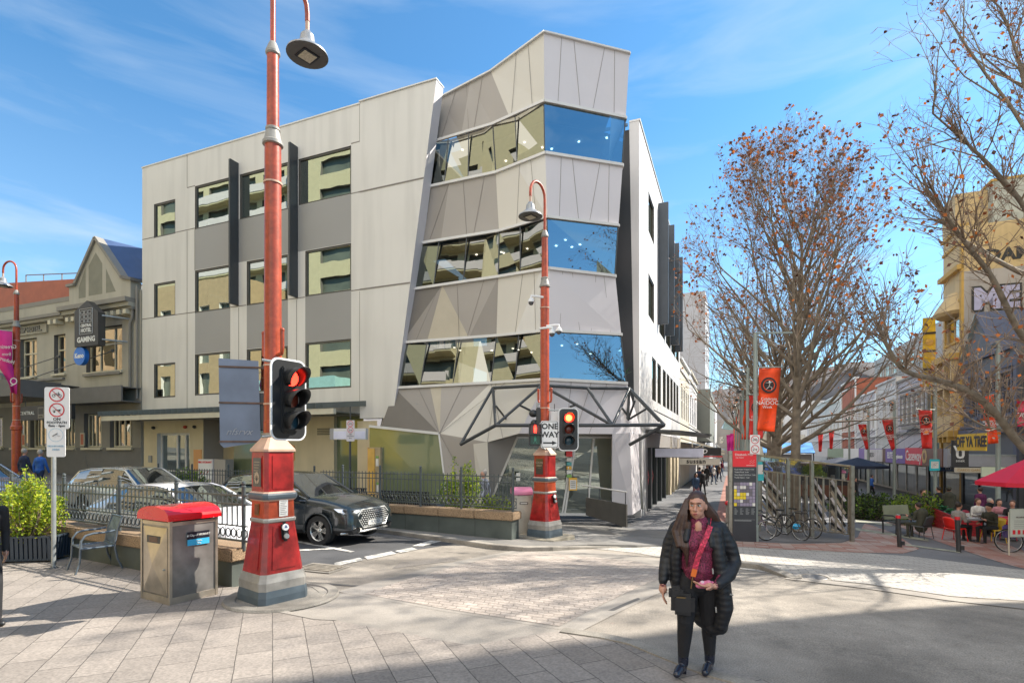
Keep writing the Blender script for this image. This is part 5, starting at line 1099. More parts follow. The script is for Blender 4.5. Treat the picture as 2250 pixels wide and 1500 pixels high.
# extra fittings on the near base
def face(rz, side):      # matrix of a face plane: side 0 normal -y(local), 1 normal +x
    return None
pq = mat('plaque_dark', (.035, .03, .03), .3, var=.3, scale=6, coat=.4); brz = mat('bronze', (.2, .13, .05), .4, metal=.4)
wtx = mat('paper_white', (.72, .70, .66), .6); gtx = mat('grey_print', (.22, .2, .19), .6); tanp = mat('plaque_lettering', (.38, .3, .22), .5)
mb = MB(); mb.T = Matrix.Rotation(-PI/2, 4, 'Z')     # face towards local -x
mb.box((-.14, -.295, 1.6), (.14, -.287, 2.0), pq)
for k in range(5): mb.box((-.1, -.298, 1.94-k*.04), (.1-.02*k, -.296, 1.946-k*.04), tanp)
mb.lathe([(.001, -.298), (.085, -.298), (.085, -.296)], tanp, 20, (0, 0, 1.72), axis='y').box((-.006, -.3, 1.62), (.006, -.298, 1.7), pq)
for a in range(5): mb.beam((0, -.301, 1.68), (.07*math.cos(PI*(a+.5)/5), -.301, 1.7+.06*math.sin(PI*(a+.5)/5)), .004, .006, pq)
build('history_plaque', mb.scale(.79), near)
mb = MB(); mb.T = Matrix.Rotation(-PI/2, 4, 'Z'); mb.box((-.09, -.293, 1.2), (.06, -.286, 1.36), brz).box((-.075, -.297, 1.215), (.045, -.292, 1.345), mat('plaque_brown', (.12, .06, .03), .4, var=.4, scale=30)); build('bronze_plaque', mb.scale(.79), near)
mb = MB(); mb.box((-.04, -.293, 1.18), (.12, -.288, 1.42), wtx)
for k in range(8): mb.box((-.02, -.296, 1.39-k*.026), (.1-(k % 3)*.02, -.294, 1.397-k*.026), gtx)
build('notice_sheet', mb.scale(.8), near)
mb = MB(); mb.T = Matrix.Translation((0.02, -.262, .96)) @ Matrix.Rotation(R(-9), 4, 'X'); mb.rbox((-.055, -.06, -.13), (.055, .0, .14), sblk, .03).lathe([(.001, -.066), (.046, -.066), (.05, -.05)], swht, 16, (0, 0, .065), axis='y').lathe([(.001, -.08), (.034, -.08), (.04, -.06)], steel, 16, (0, 0, -.06), axis='y').text('^', .07, navy, (0, -.07, .06), (1, 0, 0), (0, 0, 1), bold=.003)
build('push_button', mb, near)
mb = MB(); mb.T = Matrix.Rotation(-PI/2, 4, 'Z'); mb.box((-.14, -.295, 1.6), (.14, -.287, 2.0), pq).text('COLLINS', .075, tanp, (0, -.3, 1.9), (1, 0, 0), (0, 0, 1)).text('STREET', .065, tanp, (0, -.3, 1.82), (1, 0, 0), (0, 0, 1)).box((-.06, -.3, 1.76), (.06, -.296, 1.764), tanp)
build('street_plaque', mb.scale(.79), farp)
mb = MB(); mb.T = Matrix.Translation((0.02, -.262, .96)) @ Matrix.Rotation(R(-9), 4, 'X'); mb.rbox((-.055, -.06, -.13), (.055, .0, .14), sblk, .03).lathe([(.001, -.066), (.046, -.066), (.05, -.05)], swht, 16, (0, 0, .065), axis='y').lathe([(.001, -.08), (.034, -.08), (.04, -.06)], steel, 16, (0, 0, -.06), axis='y'); build('push_button', mb, farp)
# round island kerb under the near post
build('kerb', MB().lathe([(.001, .03), (.6, .03), (.62, .05), (.76, .05), (.78, .02)], kerbm, 32, (NP.x+.12, NP.y+.05, 0)), kind='structure')

# ------------------------------------------------ traffic signals
def signal(lab, loc, rz, w=.52, h=1.14, lit=0, cores=False, frame=swht):
    o = thing('traffic_light', lab, 'traffic light', loc, rz, 'traffic lights on the red posts')
    def rr_(wd, ht, r, y0, y1, m, b):
        pts = []
        for cx, cz, a0 in ((wd/2-r, ht/2-r, 0), (-wd/2+r, ht/2-r, 90), (-wd/2+r, -ht/2+r, 180), (wd/2-r, -ht/2+r, 270)):
            for k in range(6): a = R(a0+18*k); pts.append((cx+r*math.cos(a), y0, cz+r*math.sin(a)))
        b.prism(pts, (0, y1-y0, 0), m)
    b = MB(); rr_(w, h, .12, .0, .02, frame, b); rr_(w-.05, h-.05, .1, -.006, .0, sblk, b); build('backboard', b, o)
    b = MB(); b.rbox((-.13, -.05, -.44), (.13, .16, .44), sblk, .02); build('housing', b, o)
    for k, z in enumerate((.29, 0, -.29)):
        lm = [lens_r if lit == 0 else lens_off, lens_off3, lens_off2][k]
        b = MB(); b.lathe([(.001, -.075), (.06, -.07), (.105, -.055), (.11, -.05)], lm, 20, (0, 0, z), axis='y')
        if k == 0 and cores: b.lathe([(.001, -.082), (.07, -.077)], lens_o, 20, (0, 0, z), axis='y')
        build('lens', b, o)
        v = MB(); n = 18; vs = []
        for j in range(n+1):
            a = R(-55+290*j/n); L_ = .06+.24*max(0, math.sin(a*1.0)*.5+.5)**.8
            for y, rr2 in ((-.05, .122), (-.05-L_, .128)): vs.append((rr2*math.cos(a), y, z+rr2*math.sin(a)))
        v.add(vs, [(2*j, 2*j+1, 2*j+3, 2*j+2) for j in range(n)], sblk, True); vo = build('visor', v, o)
        md = vo.modifiers.new('s', 'SOLIDIFY'); md.thickness = .006
    return o
s1 = signal('large traffic light with white-edged backboard on the nearest red post, red lens lit', P(635, 878, 7.3), R(60), .56, 1.10)
build('bracket', MB().tube([(-.1, .1, .5), (-.25, .22, .52)], .02, steel).tube([(-.1, .1, -.48), (-.25, .22, -.5)], .02, steel), s1)
s2 = signal('traffic light facing the camera beside the one way sign, red lens glowing', P(1249, 943, 13.8), R(2), .52, 1.1, cores=True)
build('bracket', MB().tube([(-.5, .1, .5), (0, .1, .5)], .02, steel).tube([(-.5, .1, -.45), (0, .1, -.45)], .02, steel), s2)
s3 = thing('signal_board', 'blue-grey back of a traffic signal board on the left side of the nearest post', 'signal board', P(525, 882, 7.85), R(14))
bk = mat('aluminium_back', (.13, .16, .22), .35, metal=.5, var=.25, scale=2)
b = MB(); pts = [(-.27, 0, .62), (.26, 0, .60), (.29, 0, -.56), (.2, 0, -.6), (-.2, 0, -.67), (-.25, 0, -.62)]; b.prism(pts, (0, .012, 0), bk); build('plate', b, s3)
rust = mat('rusty_rail', (.12, .07, .05), .6, var=.4, scale=12)
b = MB(); [b.box((-.26, -.03, z-.012), (.5, -.001, z+.012), rust) for z in (.5, -.02, -.58)]; b.text('nfsrvx', .14, mat('scratch', (.3, .33, .38), .5), (0, -.004, -.44), (1, 0, 0), (0, 0, 1), italic=.4); build('rails', b, s3)
build('side_lamp_box', MB().rbox((.24, .03, -.42), (.40, .25, .14), sblk, .02).ball((.32, .2, .1), (.06, .1, .06), sblk).ball((.32, .2, -.2), (.06, .1, .06), sblk), s3)
ow = thing('road_sign', 'white one way sign with black arrow on the far red post', 'road sign', P(1208, 954, 13.7), R(2))
def plate(b, w, h, m, r=.02, t=.01, y=0, border=None):
    def rp(w, h, r): return [(cx+r*math.cos(R(a0+30*k)), cz+r*math.sin(R(a0+30*k))) for cx, cz, a0 in ((w/2-r, h/2-r, 0), (-w/2+r, h/2-r, 90), (-w/2+r, -h/2+r, 180), (w/2-r, -h/2+r, 270)) for k in range(4)]
    b.prism([(x, y, z) for x, z in rp(w, h, r)], (0, t, 0), m)
    if border:
        o_ = rp(w-.03, h-.03, r); i_ = rp(w-.055, h-.055, r)
        n = len(o_); b.add([(x, y-.002, z) for x, z in o_+i_], [(k, (k+1) % n, n+(k+1) % n, n+k) for k in range(n)], border)
    return b
b = plate(MB(), .45, .69, swht, .04, border=sblk); build('plate', b, ow)
b = MB(); b.text('ONE', .2, sblk, (0, -.004, .2), (1, 0, 0), (0, 0, 1), bold=.006).text('WAY', .2, sblk, (0, -.004, -.01), (1, 0, 0), (0, 0, 1), bold=.006)
b.box((-.17, -.004, -.235), (.08, -.002, -.195), sblk).prism([(.06, -.004, -.16), (.06, -.004, -.27), (.18, -.004, -.215)], (0, .002, 0), sblk); build('lettering', b, ow)
ps = thing('pedestrian_signal', 'pedestrian signal with lit red standing man on the far red post', 'pedestrian signal', P(1176, 953, 13.75), R(0), )
b = MB(); b.rbox((-.16, 0, -.3), (.16, .2, .26), sblk, .02); build('housing', b, ps)
b = MB(); b.box((-.12, -.01, .02), (.12, 0, .23), lens_off); b.ball((0, -.02, .2), (.025, .008, .025), lens_r, 8, 6).box((-.035, -.02, .1), (.035, -.012, .175), lens_r).box((-.03, -.02, .03), (-.006, -.012, .1), lens_r).box((.006, -.02, .03), (.03, -.012, .1), lens_r); build('red_man', b, ps)
b = MB(); b.box((-.12, -.01, -.26), (.12, 0, -.04), mat('dark_green_lens', (.01, .07, .05), .3)); gmn = mat('green_man', (.05, .3, .2), .4); b.ball((0, -.02, -.07), (.022, .008, .022), gmn, 8, 6).beam((0, -.016, -.09), (0, -.016, -.17), .05, .008, gmn).beam((0, -.016, -.16), (-.05, -.016, -.24), .02, .008, gmn).beam((0, -.016, -.16), (.05, -.016, -.24), .02, .008, gmn); build('green_man', b, ps)
for z in (.25, -.02): build('visor', MB().box((-.15, -.14, z-.005), (.15, 0, z+.005), sblk).box((-.15, -.12, z-.22), (-.143, 0, z), sblk).box((.143, -.12, z-.22), (.15, 0, z), sblk), ps)
build('bracket', MB().tube([(.1, .1, -.28), (.3, .12, -.42)], .02, steel).tube([(.1, .1, .25), (.3, .12, .3)], .02, steel), ps)
s4 = thing('traffic_light', 'side-on black traffic light with steel bracket above the red man signal', 'traffic light', P(1181, 905, 14.0), R(0), 'traffic lights on the red posts')
build('housing', MB().rbox((-.03, 0, -.35), (.14, .22, .12), sblk, .02).ball((-.1, .1, -.03), (.12, .1, .1), sblk).ball((-.08, .1, -.28), (.1, .09, .09), sblk), s4); build('bracket', MB().tube([(.0, .05, .25), (.0, .05, -.2)], .025, steel).tube([(0, .05, .22), (.25, .05, .24)], .02, steel), s4)
wb = thing('control_box', 'small white control box clamped to the far red post above the signals', 'control box', P(1217, 912, 14.0)); build('box', MB().rbox((-.08, 0, -.15), (.1, .15, .10), swht, .01), wb); build('antenna', MB().tube([(.02, .05, .10), (.02, .05, .3)], .01, sblk, 6), wb)
def domecam(lab, px, py, side, dz=0):
    o = thing('security_camera', lab, 'security camera', P(px, py, 13.9), 0, 'dome cameras on the far red post')
    build('arm', MB().tube([(side*-.32, .05, .12), (side*-.12, .03, .14), (side*-.0, 0, .14), (0, 0, .05)], .03, swht, 8), o)
    build('hood', MB().lathe([(.04, .08), (.075, .04), (.085, -.02)], swht, 14), o); build('dome', MB().ball((0, 0, -.03), (.07, .07, .075), mat('smoked_dome', (.05, .05, .06), .1, coat=1), 14, 8), o)
domecam('white dome camera on the left of the far red post', 1167, 662, -1); domecam('white dome camera high on the right of the far red post', 1228, 726, 1); domecam('white dome camera with reddish hood close against the right of the far red post', 1213, 731, 1)

# ------------------------------------------------ sign poles
def noicon(b, z, r, kind):
    n = 28; vs = []
    for j in range(n): a = 2*PI*j/n; vs += [(r*math.cos(a), -.004, z+r*math.sin(a)), (r*.84*math.cos(a), -.004, z+r*.84*math.sin(a))]
    b.add(vs, [(2*j, 2*((j+1) % n), 2*((j+1) % n)+1, 2*j+1) for j in range(n)], sred)
    k = r*.55
    if kind == 'bike':
        for s_ in (-1, 1):
            q = []
            for j in range(12): a = 2*PI*j/12; q += [(s_*k*.72+k*.42*math.cos(a), -.003, z-k*.25+k*.42*math.sin(a)), (s_*k*.72+k*.3*math.cos(a), -.003, z-k*.25+k*.3*math.sin(a))]
            b.add(q, [(2*j, 2*((j+1) % 12), 2*((j+1) % 12)+1, 2*j+1) for j in range(12)], sblk)
        for a, c in (((-.72, -.25), (-.2, .35)), ((-.2, .35), (.5, .35)), ((.5, .35), (.72, -.25)), ((.5, .35), (.05, -.25)), ((-.2, .35), (.05, -.25)), ((.5, .35), (.4, .7))): b.beam((a[0]*k, -.003, z+a[1]*k), (c[0]*k, -.003, z+c[1]*k), .004, r*.09, sblk, up=(0, 1, 0))
    else:
        b.beam((-k, -.003, z-k*.2), (k, -.003, z+k*.15), .004, r*.16, sblk, up=(0, 1, 0)); b.ball((-k*.6, -.003, z-k*.5), (r*.13, .002, r*.13), sblk, 8, 4); b.ball((k*.6, -.003, z-k*.15), (r*.13, .002, r*.13), sblk, 8, 4)
    b.beam((-r*.62, -.007, z+r*.62), (r*.62, -.007, z-r*.62), .003, r*.16, sred, up=(0, 1, 0))
lp = thing('sign_post', 'grey steel signpost between the yellow-green shrub and the metal chair', 'sign post', G(118, 1250), R(8))
build('pole', MB().tube([(0, 0, -.02), (0, 0, 3.15)], .036, steel, 12), lp); build('foot', MB().lathe([(.07, 0), (.07, .02), (.04, .05)], c_char, 10), lp)
YLP = G(118, 1250).y
sg = thing('parking_sign', 'white sign banning bicycles and skateboards on the footpath, upper plate on the left signpost', 'sign', P(125, 896, YLP-.06), R(8))
b = plate(MB(), .40, .74, swht, .035); build('plate', b, sg)
b = MB(); noicon(b, .235, .125, 'bike'); noicon(b, -.035, .125, 'skate'); b.text('ON', .075, sblk, (0, -.004, -.2), (1, 0, 0), (0, 0, 1)).text('FOOTPATH', .062, sblk, (0, -.004, -.26), (1, 0, 0), (0, 0, 1)).text('8am - 6pm', .062, sblk, (0, -.004, -.315), (1, 0, 0), (0, 0, 1)); build('print', b, sg)
sg = thing('camera_sign', 'faded white security camera notice, lower plate on the left signpost', 'sign', P(123, 970, YLP-.06), R(8))
b = plate(MB(), .30, .54, swht, .03); build('plate', b, sg); fb = mat('faded_blue', (.42, .58, .68), .5)
b = MB(); n = 28; vs = []
for j in range(n): a = 2*PI*j/n; vs += [(.12*math.cos(a), -.004, .12+.12*math.sin(a)), (.112*math.cos(a), -.004, .12+.112*math.sin(a))]
b.add(vs, [(2*j, 2*((j+1) % n), 2*((j+1) % n)+1, 2*j+1) for j in range(n)], fb).beam((-.05, -.004, .1), (.03, -.004, .15), .004, .045, gtx, up=(0, 1, 0)).beam((.02, -.004, .1), (.07, -.004, .1), .004, .012, gtx, up=(0, 1, 0))
b.text('MONITORED', .045, fb, (0, -.004, -.08), (1, 0, 0), (0, 0, 1)).text('AREA', .05, fb, (0, -.004, -.14), (1, 0, 0), (0, 0, 1)); build('print', b, sg)
fp = thing('sign_post', 'thin black signpost behind the dark car', 'sign post', GX(769, 18.6, .1)); build('pole', MB().tube([(0, 0, 0), (0, 0, 2.9)], .04, c_char, 8), fp)
sg = thing('parking_sign', 'small white no-cycling sign on the thin black post in front of the light box', 'sign', P(770, 946, 18.5)); b = plate(MB(), .28, .72, c_lav, .03); build('plate', b, sg); b = MB(); noicon(b, .24, .1, 'bike'); noicon(b, .03, .1, 'skate'); b.text('ON', .06, sblk, (0, -.004, -.12), (1, 0, 0), (0, 0, 1)).text('FOOTPATH', .045, sblk, (0, -.004, -.18), (1, 0, 0), (0, 0, 1)).text('8-6', .06, sblk, (0, -.004, -.25), (1, 0, 0), (0, 0, 1)); build('print', b, sg)
lb = thing('hanging_sign', 'blank pale box sign hung under the slatted awning beside the thin post', 'sign', P(767, 953, 19.3), ANG*.3); build('box', MB().box((-.72, 0, -.2), (.62, .2, .2), c_rail).box((-.58, -.01, -.17), (.6, -.001, .10), mat('lightbox', (.66, .67, .8), .4)).box((-.72, -.005, -.2), (-.58, .0, .2), c_gr), lb); build('rod', MB().tube([(0, .1, .2), (0, .1, 1.0)], .02, c_char, 6), lb)

# ------------------------------------------------ walls with iron fences
def iron_fence(lab, a, b, h, post_at, wall_h=0, grp='iron fences with ring friezes', bars=.125):
    """a,b ground-level ends (Vectors at wall top), posts at fractions"""
    d = b-a; L_ = d.length; rz = math.atan2(d.y, d.x); o = thing('iron_fence', lab, 'fence', a, rz, grp); sl = (b.z-a.z)/L_
    zz = lambda x: sl*x
    for x in post_at: build('post', MB().lathe([(.032, -.05), (.032, h), (.038, h), (.038, h+.02), (.024, h+.03), (.036, h+.06), (.03, h+.09), (.001, h+.105)], f_blk, 10, (x, 0, zz(x))), o)
    m = MB()
    for z, t in ((h-.13, .028), (h-.27, .024), (.33, .022), (.10, .03)): m.beam((0, 0, zz(0)+z), (L_, 0, zz(L_)+z), t, t, f_blk)
    build('rails', m, o)
    m = MB(); n = int(L_/bars)
    for k in range(1, n):
        x = k*L_/n; m.tube([(x, 0, zz(x)+.33), (x, 0, zz(x)+h-.075)], .012, f_blk, 6, smooth=False)
    build('bars', m, o)
    m = MB(); n = int(L_/.135)
    for k in range(n):
        x = (k+.5)*L_/n; z0 = zz(x)+.215; r = .055; pts = [(x+r*math.cos(2*PI*j/10), 0, z0+r*math.sin(2*PI*j/10)*1.25) for j in range(11)]
        m.tube(pts, .012, f_blk, 4, caps=False); m.tube([(x+L_/n/2, 0, zz(x)+.1), (x+L_/n/2, 0, zz(x)+.33)], .006, f_blk, 4)
    build('ring_frieze', m, o); return o
def planter_wall(lab, a, b, hgt, w=.55, m_body=wgreen):
    d = b-a; L_ = d.length; rz = math.atan2(d.y, d.x); o = thing('planter_wall', lab, 'low wall', V((a.x, a.y, min(a.z, b.z))), rz)
    m = MB(); m.box((.06, .05, -.1), (L_-.06, w-.05, hgt-.2), m_body)
    n = max(1, int(L_/1.1))
    for k in range(1, n): m.box((k*L_/n-.004, .047, -.1), (k*L_/n+.004, .05, hgt-.2), blk)
    build('body', m, o); m = MB()
    for k in range(n): m.rbox((k*L_/n+.003, 0, hgt-.2), ((k+1)*L_/n-.003, w, hgt), cope, .02)
    build('coping', m, o); return o
e0 = V((-4.30, 8.27, 0)); dd = V((-.884, .467, 0)); nn_ = V((.467, .884, 0))
pw = planter_wall('low dark green wall with brown speckled coping behind the metal chair and bin', e0+dd*13, e0, .60)
iron_fence('near black iron fence with rings along the bottom, behind the red-topped bin', e0+dd*13+nn_*.22+V((0, 0, .6)), e0+nn_*.22+V((0, 0, .6))-dd*.08, .94, [12.98, 11.2, 9.4, 7.3, 4.9, 2.5, .3])
fe = G(1127, 1186, .1); fl = G(862, 1160, .1); ddf = (fl-fe); ddf.z = 0; ddf.normalize(); nf = V((-ddf.y, ddf.x, 0)); nf = -nf if nf.y < 0 else nf
F0 = V((fe.x, fe.y, fe.z)); F1 = F0+ddf*6.6; F1.z = H(F1.x, F1.y)+.1
pwf = planter_wall('low dark wall with brown coping along the far kerb, right of the dark car', V((F1.x, F1.y, fe.z)), F0, .66, .5)
iron_fence('far black iron fence with rings on the brown-coped wall', V((F1.x, F1.y, fe.z+.66))+nf*.2, F0+V((0, 0, .66))+nf*.2, 1.0, [6.5, 5.0, 3.7, 2.3, .9])
l1 = P(696, 1022, 17.3); l1.z = H(l1.x, l1.y)+.1; l0 = l1-UX*7.6; l0.z = l1.z
iron_fence('plain black iron fence in front of the cream wall, behind the white cars', l0+V((0, 0, .35)), l1+V((0, 0, .35)), 1.2, [7.5, 5.6, 3.7, 1.9, .1])
planter_wall('low wall under the plain iron fence behind the cars', l0-VY*.2, l1-VY*.2, .36)

# ------------------------------------------------ litter bins
stl = mat('brushed_steel', (.50, .44, .36), .33, metal=.75, var=.22, scale=5, detail=8); stl2 = mat('brushed_steel_dark', (.30, .28, .26), .38, metal=.6, var=.3, scale=4, detail=8)
bred = mat('bin_red', (.66, .006, .012), .28, var=.06, coat=.4); bpink = mat('bin_pink', (.62, .2, .33), .4, var=.1)
def bin_(lab, loc, rz, w, d, h, roof, body, body2, grp):
    o = thing('litter_bin', lab, 'litter bin', loc, rz, grp)
    m = MB(); m.box((0, 0, .06), (w, d, h), body2)
    for x in (0, w): 
        for y in (0, d): m.box((x-.018, y-.018, 0), (x+.018, y+.018, h+.02), body)
    m.box((-.012, -.012, .0), (w+.012, d+.012, .09), body).box((-.012, -.012, h-.05), (w+.012, d+.012, h), body); build('body', m, o)
    # door on the -x side with a pressed X
    m = MB(); a, b_, c, e = .05, d-.05, .12, h-.08; x0 = -.012
    m.prism([(x0, a, c), (x0, a, e), (x0, b_, e), (x0, b_, c)], (.012, 0, 0), body)
    cc = (x0-.045, (a+b_)/2, (c+e)/2-.05); q = [(x0, a, c), (x0, a, e), (x0, b_, e), (x0, b_, c)]
    for k in range(4): m.poly([q[k], q[(k+1) % 4], cc], body)
    build('door', m, o)
    build('slot', MB().box((x0-.02, d*.28, h-.3), (x0-.008, d*.75, h-.2), sblk).box((x0-.022, d*.36, h-.285), (x0-.018, d*.66, h-.215), rust), o)
    build('lock', MB().lathe([(.001, -.04), (.014, -.04), (.014, 0)], steel, 8, (0, .11, h*.42), axis='x'), o)
    # posts and vaulted lid
    n = 12; out_ = []; hh = .17
    for j in range(n+1): a_ = PI*j/n; out_.append((-.05, d/2-(d/2+.05)*math.cos(a_), h+.07+(.09 if 0 < j < n else 0)+hh*math.sin(a_)*.85-(.09 if 0 < j < n else 0)))
    pr = [(-.05, -.05, h+.02)]+out_+[(-.05, d+.05, h+.02)]
    m = MB(); m.prism(pr[::-1], (w+.1, 0, 0), roof); build('lid', m, o)
    m = MB()
    for x in (.05, w-.05):
        for y in (.06, d-.06): m.beam((x, y, h-.02), (x, y, h+.05), .03, .03, body)
    m.box((.08, .08, h), (w-.08, d-.08, h+.04), sblk); build('lid_supports', m, o); return o
bn = bin_('big stainless litter bin with red vaulted lid beside the nearest red post', V((-4.66, 7.36, .018)), R(60), .64, .72, 1.12, bred, stl, stl2, 'steel litter bins with vaulted lids')
cob = mat('sticker_blue', (.05, .42, .68), .4); cob2 = mat('sticker_black', (.02, .02, .03), .3)
m = MB(); m.box((.22, -.02, .86), (.53, -.016, .96), cob2).box((.22, -.02, .77), (.53, -.016, .855), cob).text('# City of HOBART', .042, wtx, (.375, -.024, .912), (1, 0, 0), (0, 0, 1)).text('Smoke', .03, wtx, (.38, -.024, .83), (1, 0, 0), (0, 0, 1)).text('Free', .03, wtx, (.38, -.024, .795), (1, 0, 0), (0, 0, 1)); build('stickers', m, bn)
bf = bin_('small steel litter bin with pink faded lid left of the far red post', GX(1132, 14.35, .1), R(8), .42, .55, 1.05, bpink, mat('pale_steel', (.55, .5, .42), .4, metal=.3, var=.2), mat('pale_steel'), 'steel litter bins with vaulted lids')
build('handle_plate', MB().box((.12, -.025, .82), (.34, -.015, .88), sblk).box((.14, -.03, .835), (.32, -.024, .865), wtx), bf)

# ------------------------------------------------ metal chair, benches
ch = thing('metal_chair', 'slatted blue-grey metal armchair beside the low wall', 'chair', G(208, 1250, .016), R(-40))
sm = mat('chair_paint', (.10, .125, .15), .32, var=.15, scale=10, coat=.4)
for s_ in (-1, 1):
    x = s_*.29
    build('side_frame', MB().tube([(x, -.33, 0), (x, -.27, .2), (x, -.26, .42), (x, -.25, .56), (x, -.19, .645), (x, -.08, .67), (x, .12, .67), (x, .23, .69)], .018, sm, 8).tube([(x, .34, 0), (x, .26, .2), (x, .22, .43), (x, .27, .72), (x, .33, .92)], .018, sm, 8).tube([(x, -.26, .42), (x, .22, .42)], .018, sm, 8), ch)
m = MB()
for k in range(12):
    x = -.255+k*.0464; m.beam((x, -.25, .44), (x, 0, .415), .03, .006, sm).beam((x, 0, .415), (x, .2, .43), .03, .006, sm)
m.tube([(-.29, -.26, .44), (.29, -.26, .44)], .014, sm, 8).tube([(-.29, .2, .43), (.29, .2, .43)], .014, sm, 8)
build('seat', m, ch)
m = MB()
for k in range(12):
    x = -.255+k*.0464; m.beam((x, .22, .46), (x, .26, .68), .03, .006, sm, up=(0, 1, 0)).beam((x, .26, .68), (x, .335, .9), .03, .006, sm, up=(0, 1, 0))
m.tube([(-.29, .335, .92), (.29, .335, .92)], .016, sm, 8).tube([(-.29, .22, .45), (.29, .22, .45)], .014, sm, 8)
build('backrest', m, ch)
def slat_bench(lab, loc, rz, L_=1.7, m_=blk):
    o = thing('bench', lab, 'bench', loc, rz, 'black slatted benches'); b = MB(); n = int(L_/.085)
    for k in range(n): x = -L_/2+(k+.5)*L_/n; b.beam((x, .22, .45), (x, .34, .88), .05, .012, m_, up=(0, 1, 0))
    b.beam((-L_/2, .34, .88), (L_/2, .34, .88), .04, .04, m_); build('backrest', b, o); b = MB()
    for k in range(n): x = -L_/2+(k+.5)*L_/n; b.beam((x, -.22, .44), (x, .2, .42), .05, .012, m_)
    build('seat', b, o)
    for x in (-L_/2+.1, L_/2-.1):
        build('leg', MB().beam((x, -.2, 0), (x, -.2, .44), .04, .05, m_).beam((x, .22, 0), (x, .24, .44), .04, .05, m_).tube([(x, -.2, .44), (x, -.2, .64), (x, .25, .66)], .02, m_, 6), o)
    return o
slat_bench('black slatted bench behind the far fence, nearest the bushy shrub', G(880, 1150, .1)+V((0, 1.4, 0)), ANG+PI, 1.9); slat_bench('black slatted bench behind the dark car', G(800, 1150, .1)+V((-1.2, 2.6, 0)), ANG+PI, 1.9); slat_bench('black slatted bench by the fire hose cabinet', l0+UX*4.6+VY*.7, ANG+PI, 1.5)
# cabinets on the far footpath
cab = thing('utility_cabinet', 'tall ochre and tan cabinet beside the green shop window', 'cabinet', CS(-10.55, -.55, -.55), ANG)
build('body', MB().box((0, 0, 0), (.58, .5, 2.75), mat('tan_metal', (.42, .33, .2), .5, var=.15)).box((-.02, -.02, 0), (0, .52, 2.75), orange), cab)
build('front', MB().box((.0, -.03, .05), (.32, -.001, 2.7), mat('ochre_metal', (.66, .40, .10), .5, var=.15)), cab, 'ochre front')
build('stickers', MB().box((.38, -.02, 2.0), (.5, -.002, 2.3), wtx).box((.38, -.02, 2.32), (.5, -.002, 2.4), MATS['poster_green']).box((.38, -.02, .95), (.5, -.002, 1.25), wtx).box((.38, -.02, 1.27), (.5, -.002, 1.35), MATS['poster_green']), cab)
hc = thing('hydrant_cabinet', 'white and grey fire hydrant cabinet with red lettering behind the fence', 'cabinet', CS(-20.3, -.5, -.35), ANG)
build('body', MB().box((0, 0, 0), (.95, .5, 2.0), c_lav).box((.95, .05, 0), (1.7, .5, 2.0), c_tau), hc)
build('lettering', MB().box((.02, -.01, 1.1), (.9, -.001, 1.97), wht).text('FIRE HYDRANT', .13, sred, (.46, -.014, 1.86), (1, 0, 0), (0, 0, 1), bold=.004).beam((.15, -.012, 1.3), (.28, -.012, 1.45), .01, .06, sred, up=(0, 1, 0)).beam((.36, -.012, 1.3), (.49, -.012, 1.45), .01, .06, sred, up=(0, 1, 0)).beam((.57, -.012, 1.3), (.7, -.012, 1.45), .01, .06, sred, up=(0, 1, 0)), hc)

# ------------------------------------------------ magenta banner on the left post
pk = mat('magenta_cloth', (.55, .015, .22), .7, var=.12)
lpz = leftp.location
bo = thing('banner', 'magenta banner drooping from the left red post', 'banner', P(14, 790, 21.3))
mb = MB(); T = [(0, 725), (12, 726), (27, 728), (0, 780), (13, 800), (28, 775), (12, 815), (24, 835), (36, 842), (26, 862), (32, 864), (36, 866)]
def pz(x, y, k=0): return P(x, y, 21.3+k)
rows = [[(-14, 722), (5, 726), (27, 729)], [(-14, 770), (8, 772), (27, 770)], [(-6, 800), (14, 800), (27, 800)], [(8, 822), (22, 815), (32, 818)], [(20, 845), (30, 840), (38, 842)], [(24, 862), (31, 864), (37, 866)]]
vs = [pz(x, y, .12*math.sin(i*1.3+j*1.9)) for i, r in enumerate(rows) for j, (x, y) in enumerate(r)]
mb.add(vs, [(i*3+j, i*3+j+1, i*3+j+4, i*3+j+3) for i in range(5) for j in range(2)], pk, True); bb = build('cloth', mb, bo, world=True); md = bb.modifiers.new('s', 'SOLIDIFY'); md.thickness = .01
mb = MB(); mb.text('Greetings', .22, c_lav, P(12, 762, 21.1), (-1, 0, 0), (0, 0, 1)).text('from', .18, c_lav, P(14, 778, 21.1), (-1, 0, 0), (0, 0, 1)).text('Hobart', .2, c_lav, P(16, 792, 21.1), (-1, 0, .3), (0.3, 0, 1)).text('Q', .4, c_lav, P(30, 838, 21.1), (-1, 0, 0), (0, 0, 1)); build('lettering', mb, bo, world=True)
build('banner_arm', MB().tube([P(-20, 724, 21.4), P(36, 728, 21.5)], .03, steel, 6), bo, world=True)
